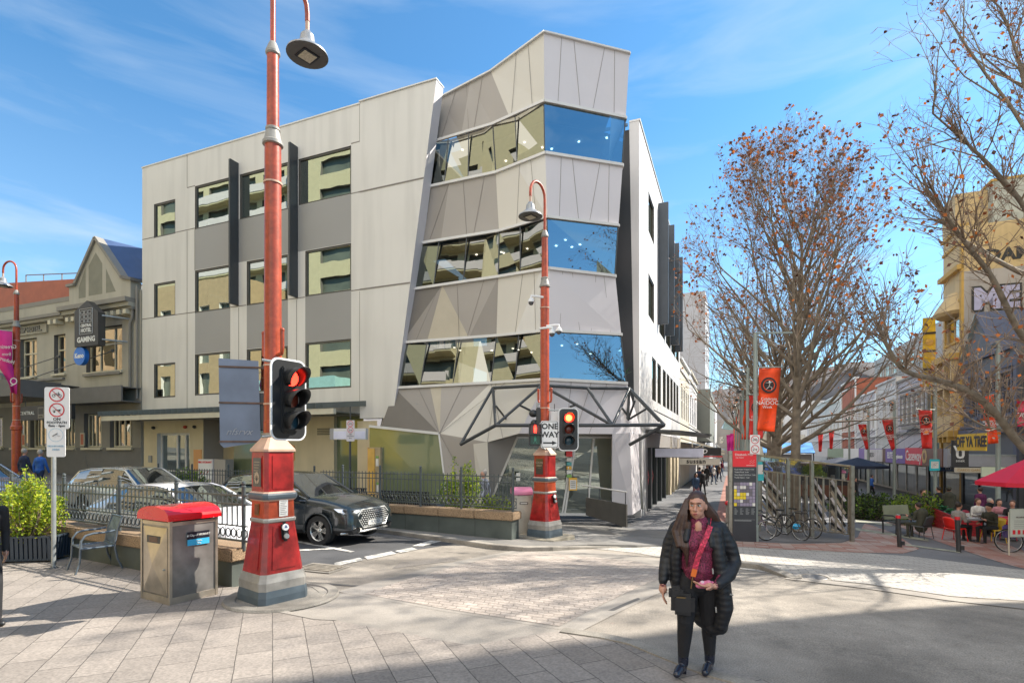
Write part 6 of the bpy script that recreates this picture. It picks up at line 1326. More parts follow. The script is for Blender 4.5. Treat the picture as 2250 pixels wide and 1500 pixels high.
# ================================================================== VEHICLES
tyre = mat('tyre', (.02, .02, .021), .8, var=.2, scale=20); rimm = mat('alloy', (.55, .54, .52), .25, metal=.8, var=.05); rimd = mat('alloy_dark', (.04, .04, .045), .35); chrome = mat('chrome', (.7, .7, .7), .12, metal=1, var=0)
cg = glass('car_glass', (.85, .9, .92), .26, (.4, .44, .44), mxr=.85); plas = mat('black_plastic', (.02, .021, .023), .5, var=.1); seatm = mat('car_interior', (.05, .045, .04), .8); hl = glass('headlight_glass', (.95, .97, 1), .35, (.8, .85, .9))
amber = mat('tail_red', (.35, .01, .01), .2, var=0, coat=.6)
def paint(name, c, fl=.0, co=1): return mat(name, c, .22, metal=fl, var=.04, scale=2, coat=co)
def wheel(parent, x, y, r, side, spokes=10, dark=False, w=.22):
    o = build('wheel', MB().lathe([(r*.66, -w/2), (r*.93, -w/2), (r, -w*.36), (r, w*.36), (r*.93, w/2), (r*.66, w/2)], tyre, 36, (0, 0, 0), axis='y', caps=False), parent)
    o.location = (x, y, r)
    m = MB(); s = side*w*.40
    m.lathe([(r*.69, s*1.1), (r*.66, s*1.16), (r*.62, s), (r*.6, -s)], rimm, 36, axis='y', caps=False).lathe([(.001, s*.2), (r*.62, s*.2)], rimd, 24, axis='y').lathe([(.001, s*1.05), (.05, s*1.05), (.065, s*.8), (.065, s*.2)], rimm, 16, axis='y')
    m.lathe([(.001, s*.3), (r*.4, s*.3)], mat('brake_disc', (.25, .25, .25), .3, metal=.8), 24, axis='y')
    for k in range(spokes):
        a = 2*PI*k/spokes; c, q = math.cos(a), math.sin(a); t = V((-q, 0, c)); p0 = V((c*.05, s*.9, q*.05)); p1 = V((c*r*.65, s*.85, q*r*.65)); w0, w1 = (.022, .04) if spokes < 7 else (.012, .016)
        for sg_ in ((-1, 1) if spokes < 7 else (0,)):
            e = t*sg_*.035
            m.prism([p0-t*w0+e*.4, p0+t*w0+e*.4, p1+t*w1+e, p1-t*w1+e], (0, -s*.25, 0), rimm, rimd)
    build('rim', m, o); return o
def car(name, lab, cat, loc, rz, pm, st, wb, ws, wr_, spokes=10, grp='cars on the one way street', lower=None, open_win=None, panes=3, rail=None):
    """st rows: x, half width, sill z, belt z, top z, roof half width"""
    o = thing(name, lab, cat, loc, rz, grp)
    mark = {}
    def mk(n):
        if n not in mark: mark[n] = bpy.data.materials.new('mark_'+n)
        return mark[n]
    lower = lower or pm
    rings = []
    for x, w, zb, belt, top, wr in st:
        cab = top-belt > .18
        half = [(0, zb), (w*.9, zb), (w, zb+.1), (w*1.0, zb+.28*(belt-zb)), (w*.992, zb+.62*(belt-zb)), (w*.97, belt-.06), (w*.945, belt)]
        half += [((w*.945+(wr-w*.945)*.5), belt+(top-belt)*.55), (wr, top-.035), (wr*.82, top), (wr*.4, top+.018), (0, top+.024)]
        if not cab: half[7] = (w*.90, belt+(top-belt)*.45); half[8] = (wr, belt+(top-belt)*.8)
        rings.append([(x, y, z) for y, z in half]+[(x, -y, z) for y, z in half[-2:0:-1]])
    n = len(rings[0]); vs = [V(p) for r in rings for p in r]
    fs, mt = [], []
    iF = [i for i in range(len(st)-1)]
    cabs = [i for i, q in enumerate(st) if q[4]-q[3] > .18]; c0, c1 = cabs[0], cabs[-1]
    for i in iF:
        for j in range(n):
            jj = (j+1) % n; js = min(j, n-1-j)
            f = (i*n+j, i*n+jj, (i+1)*n+jj, (i+1)*n+j); m_ = pm
            if js in (0, 1): m_ = plas
            elif js == 2: m_ = lower
            if js in (6, 7) and c0 <= i < c1: m_ = mk('side_%s_%d' % ('l' if j < n/2 else 'r', i))
            elif js in (6, 7) and i == c1: m_ = mk('side_%s_%d' % ('l' if j < n/2 else 'r', i)) if js == 6 or js == 7 else pm
            elif js >= 8 and i == c1: m_ = mk('windscreen')
            elif js >= 8 and i == c0-1: m_ = mk('rear_window')
            fs.append(f); mt.append(m_)
    fs.append(list(range(n-1, -1, -1))[::-1][::-1]); mt.append(pm); fs.append([(len(st)-1)*n+k for k in range(n)]); mt.append(pm)
    mb = MB(); 
    for f, m_ in zip(fs, mt): mb.f.append(list(f)); mb.m.append(m_); mb.s.append(True)
    mb.v = vs
    tmp = build('tmp_body', mb, o)
    bm = bmesh.new(); bm.from_mesh(tmp.data); bmesh.ops.recalc_face_normals(bm, faces=bm.faces[:]); bm.to_mesh(tmp.data); bm.free()
    cut = MB()
    for x in ws:
        for s in (-1, 1): cut.lathe([(wr_*1.10, s*.45), (wr_*1.10, s*1.2)][::s], plas, 32, (x, 0, wr_), axis='y')
    cu = build('tmp_cut', cut, o); bm = bmesh.new(); bm.from_mesh(cu.data); bmesh.ops.remove_doubles(bm, verts=bm.verts[:], dist=1e-5); bmesh.ops.recalc_face_normals(bm, faces=bm.faces[:]); bm.to_mesh(cu.data); bm.free()
    bo_ = tmp.modifiers.new('b', 'BOOLEAN'); bo_.operation = 'DIFFERENCE'; bo_.object = cu; bo_.solver = 'EXACT'; bo_.material_mode = 'TRANSFER'
    bpy.context.view_layer.update(); dg = bpy.context.evaluated_depsgraph_get(); me = bpy.data.meshes.new_from_object(tmp.evaluated_get(dg))
    body = MB(); body.v = [v.co.copy() for v in me.vertices]; pn = {}
    for p in me.polygons:
        m_ = me.materials[p.material_index]
        if m_.name.startswith('mark_'):
            key = m_.name.split('.')[0][5:]; key = key if not key.startswith('side') else key
            pn.setdefault(key, []).append(list(p.vertices))
        else: body.f.append(list(p.vertices)); body.m.append(m_); body.s.append(len(p.vertices) < 8 and m_ is not plas)
    bpy.data.objects.remove(tmp); bpy.data.objects.remove(cu)
    build('body', body, o)
    for key, fl in pn.items():
        if open_win and key in open_win: continue
        g_ = MB(); g_.v = [v.co.copy() for v in me.vertices]; used = sorted({i for f in fl for i in f}); ix = {a: b for b, a in enumerate(used)}
        g_.v = [me.vertices[i].co.copy() for i in used]; g_.f = [[ix[i] for i in f] for f in fl]; g_.m = [cg]*len(fl); g_.s = [True]*len(fl)
        build('windscreen' if key == 'windscreen' else 'rear_window' if key == 'rear_window' else 'side_window', g_, o)
    # pillars, roof edge, interior
    R_ = lambda i, j, s=1: V((rings[i][j][0], rings[i][j][1]*s, rings[i][j][2]))
    pil = MB()
    for s in (-1, 1):
        pil.tube([R_(c1, 8, s), R_(c1+1, 8, s)], .032, pm, 8); pil.tube([R_(c0, 8, s), R_(c0-1, 8, s)], .035, pm, 8)
        pil.tube([R_(i, 8, s) for i in range(c0, c1+1)], .02, pm, 8)
    build('roof_pillars', pil, o)
    pil = MB()
    for s in (-1, 1):
        for i in range(c0, c1+1):
            if i % 2 == (c0 % 2): pil.beam(R_(i, 6, s), R_(i, 8, s), .05, .02, plas if i != c0 else pm, up=(0, s, 0))
    build('door_pillars', pil, o)
    tr_ = MB()
    for s in (-1, 1):
        tr_.tube([R_(i, 6, s)+V((0, s*.006, .01)) for i in range(c0-1, c1+2)], .011, rail or chrome, 6)
        tr_.tube([R_(i, 8, s)+V((0, s*.01, .012)) for i in range(c0, c1+1)]+[R_(c1+1, 7, s)], .011, rail or plas, 6)
    build('window_trim', tr_, o)
    W = st[len(st)//2][1]; xb, xe = st[c0][0], st[c1+1][0]; bz = st[c1][3]
    it = MB(); it.box((xb, -W*.86, .35), (xe-.05, W*.86, .62), seatm).box((xe-.35, -W*.84, .6), (xe+.1, W*.84, bz-.02), seatm)
    for x in (xe-1.55, xe-2.4):
        for y in (-.38, .38): it.rbox((x-.12, y-.25, .5), (x+.12, y+.25, bz+.18), seatm, .05).rbox((x-.1, y-.12, bz+.2), (x+.06, y+.12, bz+.4), seatm, .04)
    it.lathe([(.16, -.012), (.18, -.012), (.18, .012), (.16, .012)], seatm, 16, (xe-.55, -.38, bz-.02), axis='x'); build('cabin', it, o)
    for x in ws:
        for s in (-1, 1): wheel(o, x, s*(W-.12), wr_, s, spokes)
    # door seams, handles, mirrors
    sm_ = MB()
    for s in (-1, 1):
        for i in range(c0+1, c1+2):
            if i % 2 == (c1+1) % 2:
                a = R_(i, 3, s); b = R_(i, 6, s); m4 = R_(i, 4, s); m5 = R_(i, 5, s); e = V((0, s*.003, 0)); sm_.tube([a+e, m4+e, m5+e, b+e], .005, plas, 4)
    build('door_seams', sm_, o)
    for s in (-1, 1):
        for i in range(c0+2, c1+1, 2):
            p = (R_(i, 5, s)+R_(i, 4, s)*.6)/1.6; build('door_handle', MB().rbox((p.x-.1, p.y-.015, p.z-.01), (p.x+.1, p.y+.02*s+.01*s, p.z+.02), pm, .008), o)
        p = R_(c1+1, 6, s); build('wing_mirror', MB().rbox((p.x-.28, p.y+(.02 if s > 0 else -.24), p.z+.0), (p.x-.1, p.y+(.24 if s > 0 else -.02), p.z+.15), pm, .04), o)
    return o
suv_st = [(-2.22, .66, .50, .84, .92, .55), (-2.18, .84, .36, .92, 1.0, .72), (-2.0, .90, .28, .98, 1.05, .78), (-1.62, .92, .25, 1.0, 1.50, .62), (-1.15, .925, .25, 1.0, 1.575, .63), (-.62, .925, .25, .99, 1.60, .64), (-.1, .925, .25, .985, 1.59, .64), (.25, .925, .25, .98, 1.54, .63), (1.02, .92, .25, .985, 1.075, .78), (1.5, .915, .26, .93, 1.035, .78), (1.85, .90, .27, .86, .96, .72), (2.08, .85, .27, .76, .885, .64), (2.2, .76, .28, .66, .80, .56), (2.24, .66, .33, .55, .70, .5)]
navyp = paint('dark_green_black_paint', (.014, .02, .023), .1, .7)
suv = car('suv', 'dark charcoal compact suv with chrome framed grille stopped at the line', 'suv', V((-5.28, 13.42, H(-4.5, 13)-.0)), ANG, navyp, suv_st, 0, (-1.28, 1.40), .345, 5, open_win=('side_r_5', 'side_r_6'), lower=mat('grey_plastic', (.08, .085, .09), .5))
# nose: grille, lamps, plate
def nose(px, py_, pz): return (px, py_, pz)
stud = mat('satin_chrome', (.62, .62, .6), .25, metal=.35, var=0)
m = MB(); oct_ = [(-.42, .80), (-.56, .68), (-.56, .60), (-.42, .40), (.42, .40), (.56, .60), (.56, .68), (.42, .80)]
gx = lambda y, z: 2.275-.16*abs(y)**1.6-.16*max(0, z-.62)
m.add([(gx(y, z)-.0, y, z) for y, z in oct_]+[(2.1, y, z) for y, z in oct_], [list(range(8))]+[(k, k+8, (k+1) % 8+8, (k+1) % 8) for k in range(8)], sblk)
g_ = build('grille', m, suv); m = MB()
for r_ in range(8):
    for k in range(15):
        y = -.52+k*.072+(.036 if r_ % 2 else 0); z = .44+r_*.046
        if abs(y) > .53-(max(0, z-.66)*.9)-(max(0, .58-z)*.7): continue
        m.beam((gx(y, z)+.012, y-.022, z), (gx(y, z)+.012, y+.022, z), .012, .022, stud)
build('mesh_studs', m, g_); m = MB(); m.tube([(gx(y, z)+.01, y, z) for y, z in oct_+oct_[:1]], .02, stud, 6); build('chrome_surround', m, g_)
m = MB(); m.box((2.262, -.26, .44), (2.275, .26, .55), wtx).box((2.255, -.27, .43), (2.262, .27, .56), sblk)
m.text('K 42 FD', .09, navy, (2.278, 0, .495), (0, 1, 0), (0, 0, 1)); build('number_plate', m, suv)
m = MB()
for k in range(4): m.tube([(gx(0, .74)+.03, -.075+k*.05+.036*math.cos(2*PI*j/12), .735+.036*math.sin(2*PI*j/12)) for j in range(13)], .006, chrome, 4, caps=False)
build('badge', m, suv)
for s in (-1, 1):
    m = MB(); q = [(2.12, s*.54, .70), (2.135, s*.54, .79), (2.03, s*.72, .83), (1.80, s*.875, .85), (1.92, s*.86, .77), (2.06, s*.76, .71)]
    m.prism(q if s > 0 else q[::-1], (.035, s*.035, .0), mat('lamp_silver', (.6, .65, .75), .15, metal=.6)); h_ = build('headlight', m, suv)
    m = MB(); m.tube([(2.17, s*.6, .715), (2.11, s*.76, .725), (1.97, s*.89, .785)], .012, swht, 6).lathe([(.001, .06), (.035, .06), (.04, 0)], sblk, 12, (2.10, s*.66, .765), axis='x').lathe([(.001, .08), (.03, .08), (.035, 0)], sblk, 12, (2.0, s*.79, .80), axis='x'); build('light_strip', m, h_)
    m = MB(); tri = [(2.185, s*.60, .58), (2.19, s*.60, .40), (2.10, s*.76, .38), (2.06, s*.80, .44), (2.12, s*.70, .60)]; m.tube([V(p)+V((.02, s*.02, 0)) for p in tri+tri[:1]], .018, rimm, 6).poly([V(p)+V((.01, s*.01, 0)) for p in tri], sblk); build('fog_lamp_surround', m, suv)
    m = MB(); ar = [(1.40+.39*math.cos(R(a)), s*.925, .345+.39*math.sin(R(a))) for a in range(-5, 190, 12)]; m.tube(ar, .022, navyp, 6); ar = [(-1.28+.39*math.cos(R(a)), s*.925, .345+.39*math.sin(R(a))) for a in range(-5, 190, 12)]; m.tube(ar, .022, navyp, 6); build('wheel_arch_trim', m, suv)
m = MB(); m.tube([(1.98, -.86, .30), (2.15, -.70, .315), (2.25, -.4, .32), (2.27, 0, .32), (2.25, .4, .32), (2.15, .70, .315), (1.98, .86, .30)], .028, rimm, 8).tube([(2.2, -.6, .37), (2.255, 0, .37), (2.2, .6, .37)], .016, sblk, 6); build('bumper_lip', m, suv)
build('wiper', MB().tube([(1.0, .3, 1.09), (.6, -.35, 1.32)], .008, sblk, 4).tube([(1.0, -.3, 1.09), (.75, -.66, 1.22)], .008, sblk, 4), suv)
wag_st = [(-2.36, .62, .45, .86, .95, .5), (-2.32, .82, .34, .93, 1.0, .68), (-2.22, .87, .28, .95, 1.12, .70), (-2.0, .885, .25, .95, 1.42, .58), (-1.4, .89, .24, .945, 1.50, .60), (-.75, .89, .24, .94, 1.52, .61), (-.2, .89, .24, .935, 1.515, .61), (.25, .89, .24, .93, 1.47, .60), (1.02, .885, .24, .93, 1.02, .74), (1.55, .88, .25, .86, .95, .72), (2.0, .85, .26, .76, .86, .66), (2.25, .78, .28, .64, .76, .58), (2.36, .62, .34, .52, .66, .45)]
silv = paint('silver_paint', (.58, .57, .53), .35); car('station_wagon', 'silver station wagon with roof antenna behind the iron fence', 'car', V((-11.9, 17.25, H(-11.9, 17.2)+.04)), ANG, silv, wag_st, 0, (-1.38, 1.42), .325, 10, rail=silv)
hat_st = [(-2.12, .6, .45, .8, .88, .5), (-2.08, .8, .34, .88, .95, .66), (-1.95, .855, .28, .92, .99, .70), (-1.35, .87, .22, .92, 1.30, .57), (-.9, .875, .22, .91, 1.40, .585), (-.45, .875, .22, .9, 1.43, .59), (0, .875, .22, .89, 1.42, .59), (.3, .875, .22, .885, 1.37, .58), (1.1, .87, .22, .88, .96, .72), (1.5, .86, .23, .81, .90, .7), (1.85, .83, .25, .7, .80, .62), (2.05, .74, .28, .6, .7, .54), (2.12, .6, .34, .5, .6, .42)]
car('white_car', 'white fastback car right behind the near iron fence', 'car', V((-6.75, 11.2, 0)), ANG-.03, paint('white_car_paint', (.74, .73, .76)), hat_st, 0, (-1.3, 1.32), .315, 10)
car('blue_car', 'bright blue hatchback mostly hidden beyond the dark suv', 'car', V((-6.55, 16.3, H(-6.5, 16.3))), ANG, paint('blue_car_paint', (.02, .09, .42)), hat_st, 0, (-1.3, 1.32), .315, 10)
car('blue_car', 'pale steel blue car at the left edge beyond the fence', 'car', V((-17.2, 17.2, H(-17.2, 17.2))), ANG, paint('steel_blue_paint', (.2, .27, .38), .4), hat_st, 0, (-1.3, 1.32), .315, 10)
build('antenna', MB().tube([(-1.9, -.4, 1.42), (-2.05, -.42, 1.95)], .006, sblk, 4), [q for q in bpy.data.objects if q.name == 'station_wagon'][0])
# ================================================================== TREES AND PLANTS
bark = mat('plane_bark', (.20, .165, .125), .85, var=.35, scale=5, bump=.3, bscale=20); twigm = mat('twig', (.25, .185, .135), .85, var=.2, scale=3)
lf1 = mat('leaf_orange', (.50, .15, .03), .7, var=.3, scale=4); lf2 = mat('leaf_brown', (.15, .06, .035), .75, var=.3, scale=4); lf3 = mat('leaf_russet', (.26, .08, .03), .7, var=.3, scale=4)
def tree(name, lab, base, z0, trunk, cen, rad, seed, limbs, leaves, r0=.17, leafs=.11, spread=(20, 55), low=False, grp='bare plane trees along the mall', dens=1.0, sub=(5, 5, 4), lean=(0, 0), sides=5, start=None):
    """cen, rad: crown ellipsoid centre and radii relative to base"""
    rnd = random.Random(seed); o = thing(name, lab, 'tree', base, 0, grp)
    cen = V(cen); rad = V(rad); wood = MB(); fine = MB(); tips = []
    def inside(p): q = p-cen; return (q.x/rad.x)**2+(q.y/rad.y)**2+(q.z/rad.z)**2
    def grow(p, d, L_, r, lvl):
        n = (7, 5, 4, 3)[lvl]; pts = [p.copy()]; rs = [r]; d = d.normalized(); cl = []
        for i in range(n):
            up = (.10, .12, .10, .05)[lvl]*(1 if not (low and d.z < .35) else .25)
            d = (d+V((rnd.gauss(0, .09), rnd.gauss(0, .09), rnd.gauss(0, .07)+up))*(1 if lvl < 2 else 1.5)).normalized()
            p = p+d*L_/n; ins = inside(p)
            pts.append(p.copy()); rs.append(max(.0035, r*(1-.8*(i+1)/n)))
            cl.append((p.copy(), d.copy(), (i+1)/n))
            if ins > 1.12 and lvl > 0: break
        (wood if lvl < 2 else fine).tube(pts, rs, bark if lvl < 2 else twigm, (sides+2, sides, 3, 3)[lvl], caps=False, smooth=lvl < 2)
        if lvl == 3: tips.append((pts[-1], pts[-2])); return
        if lvl == 2: tips.append((pts[-1], pts[-2]))
        nc = max(2, int(sub[lvl]*rnd.uniform(.8, 1.25)))
        for k in range(nc):
            q, dq, t = cl[min(len(cl)-1, int((.15+.85*(k+rnd.random())/nc)*len(cl)))]
            ax = dq.cross(V((rnd.gauss(0, 1), rnd.gauss(0, 1), rnd.gauss(0, .6)))).normalized()
            cd = Matrix.Rotation(R(rnd.uniform(22, 52)), 3, ax) @ dq
            if inside(q+cd*L_*.3) > 1.15 and rnd.random() < .8: cd = (cd+(cen-q).normalized()*.35).normalized()
            grow(q, cd, L_*rnd.uniform(.42, .62)*(1.08-.35*t), max(.005, r*(1-.6*t)*.5), lvl+1)
    th = trunk; tp = [V((0, 0, -.3))]; tr = [r0*1.25]; n = 12
    for i in range(1, n+1):
        t = i/n; tp.append(V((lean[0]*t+.10*math.sin(3*t+seed), lean[1]*t+.08*math.cos(4*t+seed)-.08, th*t))); tr.append(r0*(1-.82*t**1.3))
    wood.tube(tp, tr, bark, 12)
    for i in range(limbs):
        t = (start or z0/th)+(1-(start or z0/th))*((i+.5)/limbs)**.85; k = min(n-1, int(t*n)); p = tp[k]+(tp[k+1]-tp[k])*(t*n-k)
        a = i*2.4+rnd.uniform(-.4, .4); el = R(rnd.uniform(*spread)+(22*(1-t) if not low else 25*(1-t)))
        d = V((math.cos(a)*math.sin(el), math.sin(a)*math.sin(el), math.cos(el)))
        q = p.copy(); st_ = .25; L_ = 0
        while inside(p+d*L_+V((0, 0, .12*L_)))*1.0 < 1.0 and L_ < 12: L_ += st_
        if L_ < 1: L_ = 1.2
        grow(p, d, L_*rnd.uniform(.85, 1.05), tr[k]*.55*(1-.2*t)+.012, 0 if L_ > 2.2 else 1)
    build('trunk', wood, o); rnd.shuffle(tips)
    for i in range(leaves):
        p, p2 = tips[i % len(tips)]; p = p+(p2-p)*rnd.random()*1.3+V((rnd.gauss(0, .07), rnd.gauss(0, .07), rnd.gauss(0, .06)))
        s = leafs*rnd.uniform(.6, 1.25); a = V((rnd.gauss(0, 1), rnd.gauss(0, 1), rnd.gauss(0, 1))).normalized(); b = a.cross(V((rnd.gauss(0, 1), rnd.gauss(0, 1), rnd.gauss(0, 1)))).normalized(); m_ = rnd.choice([lf1, lf1, lf3, lf2, lf3]) if p.z < cen.z+rad.z*.5 else rnd.choice([lf2, lf3, lf2, lf1])
        fine.add([p-a*s*.5, p-a*s*.1+b*s*.5, p+a*s*.2+b*s*.2+a.cross(b)*s*.15, p+a*s*.6, p+a*s*.2-b*s*.25, p-a*s*.15-b*s*.45], [(0, 1, 2, 3), (0, 3, 4, 5)], m_)
    build('crown', fine, o); return o
bA = GX(1752, 20.0); bA.z -= .05
tree('plane_tree', 'tall upright plane tree with rusty leaves, grey trunk just right of the steel stair screen', bA, 4.0, 11.0, (-.4, 0, 8.6), (3.7, 3.4, 6.1), 11, 36, 3600, .19, .125, (18, 46), sub=(7, 7, 5), start=.34)
bB = GX(1706, 27.0)
tree('plane_tree', 'broad spreading bare plane tree behind the tallest one, thick dark trunk', bB, 2.8, 7.5, (.3, 0, 6.4), (6.2, 5.5, 4.6), 5, 32, 1000, .34, .13, (28, 62), low=True, sub=(7, 6, 5), start=.36)
bD = ML(6.4, 24.0)
tree('plane_tree', 'bare plane tree farther down the mall between the banners', bD, 3, 8, (0, 0, 6.0), (5.2, 5, 4.4), 21, 18, 500, .24, .16, (20, 55), low=True, sub=(5, 5, 4))
tree('plane_tree', 'smaller bare plane tree near the far end of the mall', ML(6, 44), 3, 8, (0, 0, 6.3), (5, 5, 4.6), 33, 14, 500, .22, .2, (20, 55), sub=(5, 4, 4))
bC = V((14.6, 13.6, H(14.6, 13.6)))
tree('plane_tree', 'plane tree leaning in from the right edge with long curved limbs', bC, 3.0, 13.5, (-.7, -.3, 11.4), (4.7, 4.6, 5.8), 42, 15, 1300, .21, .12, (18, 50), low=True, sub=(6, 6, 5), start=.42)
# the two long limbs that reach into the frame are carried by the same tree
cobj = [q for q in bpy.data.objects if q.get('label', '').startswith('plane tree leaning')][0]
rnd = random.Random(3); lm_ = MB(); fm_ = MB()
def rel(px, py, Y): return P(px, py, Y*1.03)-bC
def longlimb(pts, r0, r1, nt, nl):
    ws_ = [rel(*p) for p in pts]; n = len(ws_)
    sm_ = []
    for i in range(n-1):
        for k in range(4):
            t = k/4; p0 = ws_[max(0, i-1)]; p1 = ws_[i]; p2 = ws_[i+1]; p3 = ws_[min(n-1, i+2)]
            sm_.append(.5*((2*p1)+(p2-p0)*t+(2*p0-5*p1+4*p2-p3)*t*t+(3*p1-p0-3*p2+p3)*t**3))
    sm_.append(ws_[-1]); k = len(sm_); lm_.tube(sm_, [r0+(r1-r0)*i/k for i in range(k)], bark, 9)
    for j in range(nt):
        i = int(k*(.1+.88*rnd.random())); p = sm_[min(i, k-1)]; d = (sm_[min(i+1, k-1)]-sm_[max(0, i-1)]).normalized()
        ax = d.cross(V((rnd.gauss(0, 1), rnd.gauss(0, 1), rnd.gauss(0, .5)))).normalized(); cd = Matrix.Rotation(R(rnd.uniform(30, 65)), 3, ax) @ d; cd.z += .35
        L_ = rnd.uniform(.8, 2.3); q = [p]; e = cd.normalized(); ends = []
        for s_ in range(5):
            e = (e+V((rnd.gauss(0, .16), rnd.gauss(0, .16), rnd.gauss(0, .12)+.06))).normalized(); q.append(q[-1]+e*L_/5)
            for w_ in range(3):
                f = (e+V((rnd.gauss(0, .7), rnd.gauss(0, .7), rnd.gauss(0, .6)+.15))).normalized(); g_ = rnd.uniform(.2, .6); m1 = q[-1]+f*g_*.5; m2 = m1+(f+V((rnd.gauss(0, .3), rnd.gauss(0, .3), .15))).normalized()*g_*.5
                fm_.tube([q[-1], m1, m2], [.007, .005, .003], twigm, 3, caps=False, smooth=False); ends.append(m2)
        fm_.tube(q, [.02, .016, .013, .01, .008, .004], twigm, 4, caps=False)
        for l_ in range(nl):
            c = rnd.choice(ends); s = .11*rnd.uniform(.6, 1.2); a = V((rnd.gauss(0, 1), rnd.gauss(0, 1), rnd.gauss(0, 1))).normalized(); b = a.cross(V((rnd.gauss(0, 1), rnd.gauss(0, 1), rnd.gauss(0, 1)))).normalized()
            fm_.add([c, c+a*s*.5+b*s*.4, c+a*s, c+a*s*.5-b*s*.4], [(0, 1, 2, 3)], rnd.choice([lf1, lf3, lf2]))
longlimb([(2360, 1080, 13.0), (2250, 985, 12.6), (2185, 905, 12.3), (2130, 860, 12.0), (2060, 835, 11.8), (1990, 815, 11.5), (1955, 770, 11.3), (1930, 715, 11.2)], .10, .03, 60, 4)
longlimb([(2370, 980, 13.2), (2290, 800, 13.0), (2235, 720, 12.8), (2180, 610, 12.5), (2130, 545, 12.2), (2090, 490, 12.0), (2040, 400, 11.8)], .095, .02, 56, 4)
longlimb([(2400, 860, 13.2), (2320, 620, 13.0), (2260, 470, 12.8), (2190, 380, 12.6), (2130, 320, 12.5), (2050, 250, 12.3)], .085, .013, 44, 4)
longlimb([(2420, 700, 13.2), (2330, 420, 13.4), (2270, 260, 13.5), (2235, 120, 13.5), (2200, 20, 13.5)], .09, .015, 40, 5)
longlimb([(2250, 985, 12.6), (2215, 950, 12.8), (2160, 935, 13.0), (2110, 905, 13.2)], .04, .012, 12, 2)
build('long_limb', lm_, cobj); build('long_limb_twigs', fm_, cobj)
# ---- shrubs
lg = mat('shrub_lime', (.50, .56, .04), .6, var=.35, scale=9); lg2 = mat('shrub_green', (.16, .27, .035), .6, var=.35, scale=9); lg3 = mat('shrub_mid', (.32, .43, .035), .6, var=.3, scale=9); dk_ = mat('hedge_dark', (.035, .06, .025), .7, var=.4, scale=8)
[leafy(m_) for m_ in (lg, lg2, lg3)]; [leafy(m_, .3) for m_ in (lf1, lf3)]
def shrub(name, lab, base, size, seed, n, ms, leaf=.05, shoots=24, grp=None, cat='shrub'):
    rnd = random.Random(seed); o = thing(name, lab, cat, base, 0, grp); st_ = MB(); lv = MB(); sx, sy, sz = size
    sh = []
    for i in range(shoots):
        a = rnd.uniform(0, 6.28); rr_ = math.sqrt(rnd.random()); tip = V((sx*rr_*math.cos(a), sy*rr_*math.sin(a), sz*(1-.45*rr_**2)*rnd.uniform(.7, 1.12))); b0 = V((tip.x*.35, tip.y*.35, 0))
        mid = b0+(tip-b0)*.5+V((tip.x*.25, tip.y*.25, 0)); sh.append((b0, mid, tip)); st_.tube([b0, mid, tip], [.012, .008, .003], twigm, 4, caps=False)
    for i in range(n):
        b0, mid, tip = rnd.choice(sh); t = rnd.random()**.6; q = b0+(mid-b0)*2*t if t < .5 else mid+(tip-mid)*(2*t-1); w_ = .10*(1.2-t)*min(1, sz)*1.3
        p = q+V((rnd.gauss(0, w_), rnd.gauss(0, w_), rnd.gauss(0, w_*.6))); s = leaf*rnd.uniform(.6, 1.3)
        a = V((rnd.gauss(0, 1), rnd.gauss(0, 1), rnd.gauss(.6, .8))).normalized(); b = a.cross(V((rnd.gauss(0, 1), rnd.gauss(0, 1), rnd.gauss(0, 1)))).normalized()
        lv.add([p, p+a*s*.5+b*s*.32, p+a*s, p+a*s*.5-b*s*.32], [(0, 1, 2, 3)], rnd.choice(ms))
    build('stems', st_, o); build('foliage', lv, o); return o
pbx = G(62, 1232, .016)
pl = thing('planter_box', 'dark slatted planter box at the left edge under the lime shrub', 'planter', pbx, R(8))
m = MB(); m.box((-.62, -.14, .06), (.48, .42, .44), mat('planter_inner', (.02, .025, .03), .7)); m.box((-.60, -.12, .4), (.46, .40, .46), mat('soil', (.05, .035, .025), .95)); build('liner', m, pl)
m = MB(); sl_ = mat('planter_slat', (.04, .055, .075), .5, var=.15)
for k in range(15): m.beam((-.62+k*.078, -.165, .05), (-.62+k*.078, -.185, .47), .055, .02, sl_, up=(0, 1, 0)); 
for k in range(7): m.beam((.50, -.13+k*.085, .05), (.53, -.13+k*.085, .47), .02, .055, sl_, up=(1, 0, 0))
m.box((-.66, -.20, .46), (.55, -.14, .49), sl_).box((-.66, -.17, .03), (.53, -.13, .07), sl_).box((.49, -.2, .46), (.55, .45, .49), sl_); build('slats', m, pl)
shrub('shrub', 'large lime green shrub overflowing the slatted planter at the left edge', pbx+V((-.12, .12, .42)), (.62, .45, 1.22), 2, 5200, [lg, lg, lg3, lg2], .06, 60)
sb = G(1010, 1110, .1); sbp = GX(1012, 15.3, .55)
shrub('shrub', 'bright green bushy shrub behind the far fence left of the pink-lidded bin', sbp, (.62, .45, 1.55), 4, 3600, [lg, lg3, lg2, lg2], .065, 34)
shrub('shrub', 'low round lime shrub beside the tall bushy one at the far fence', GX(1085, 14.9, .55), (.6, .35, .55), 6, 1700, [lg, lg3, lg2], .055, 26)
shrub('shrub', 'dark green shrub behind the plain iron fence by the sliding doors', GX(418, 20.2, .5), (.65, .4, 1.05), 7, 2000, [lg2, lg2, lg3], .075, 26)
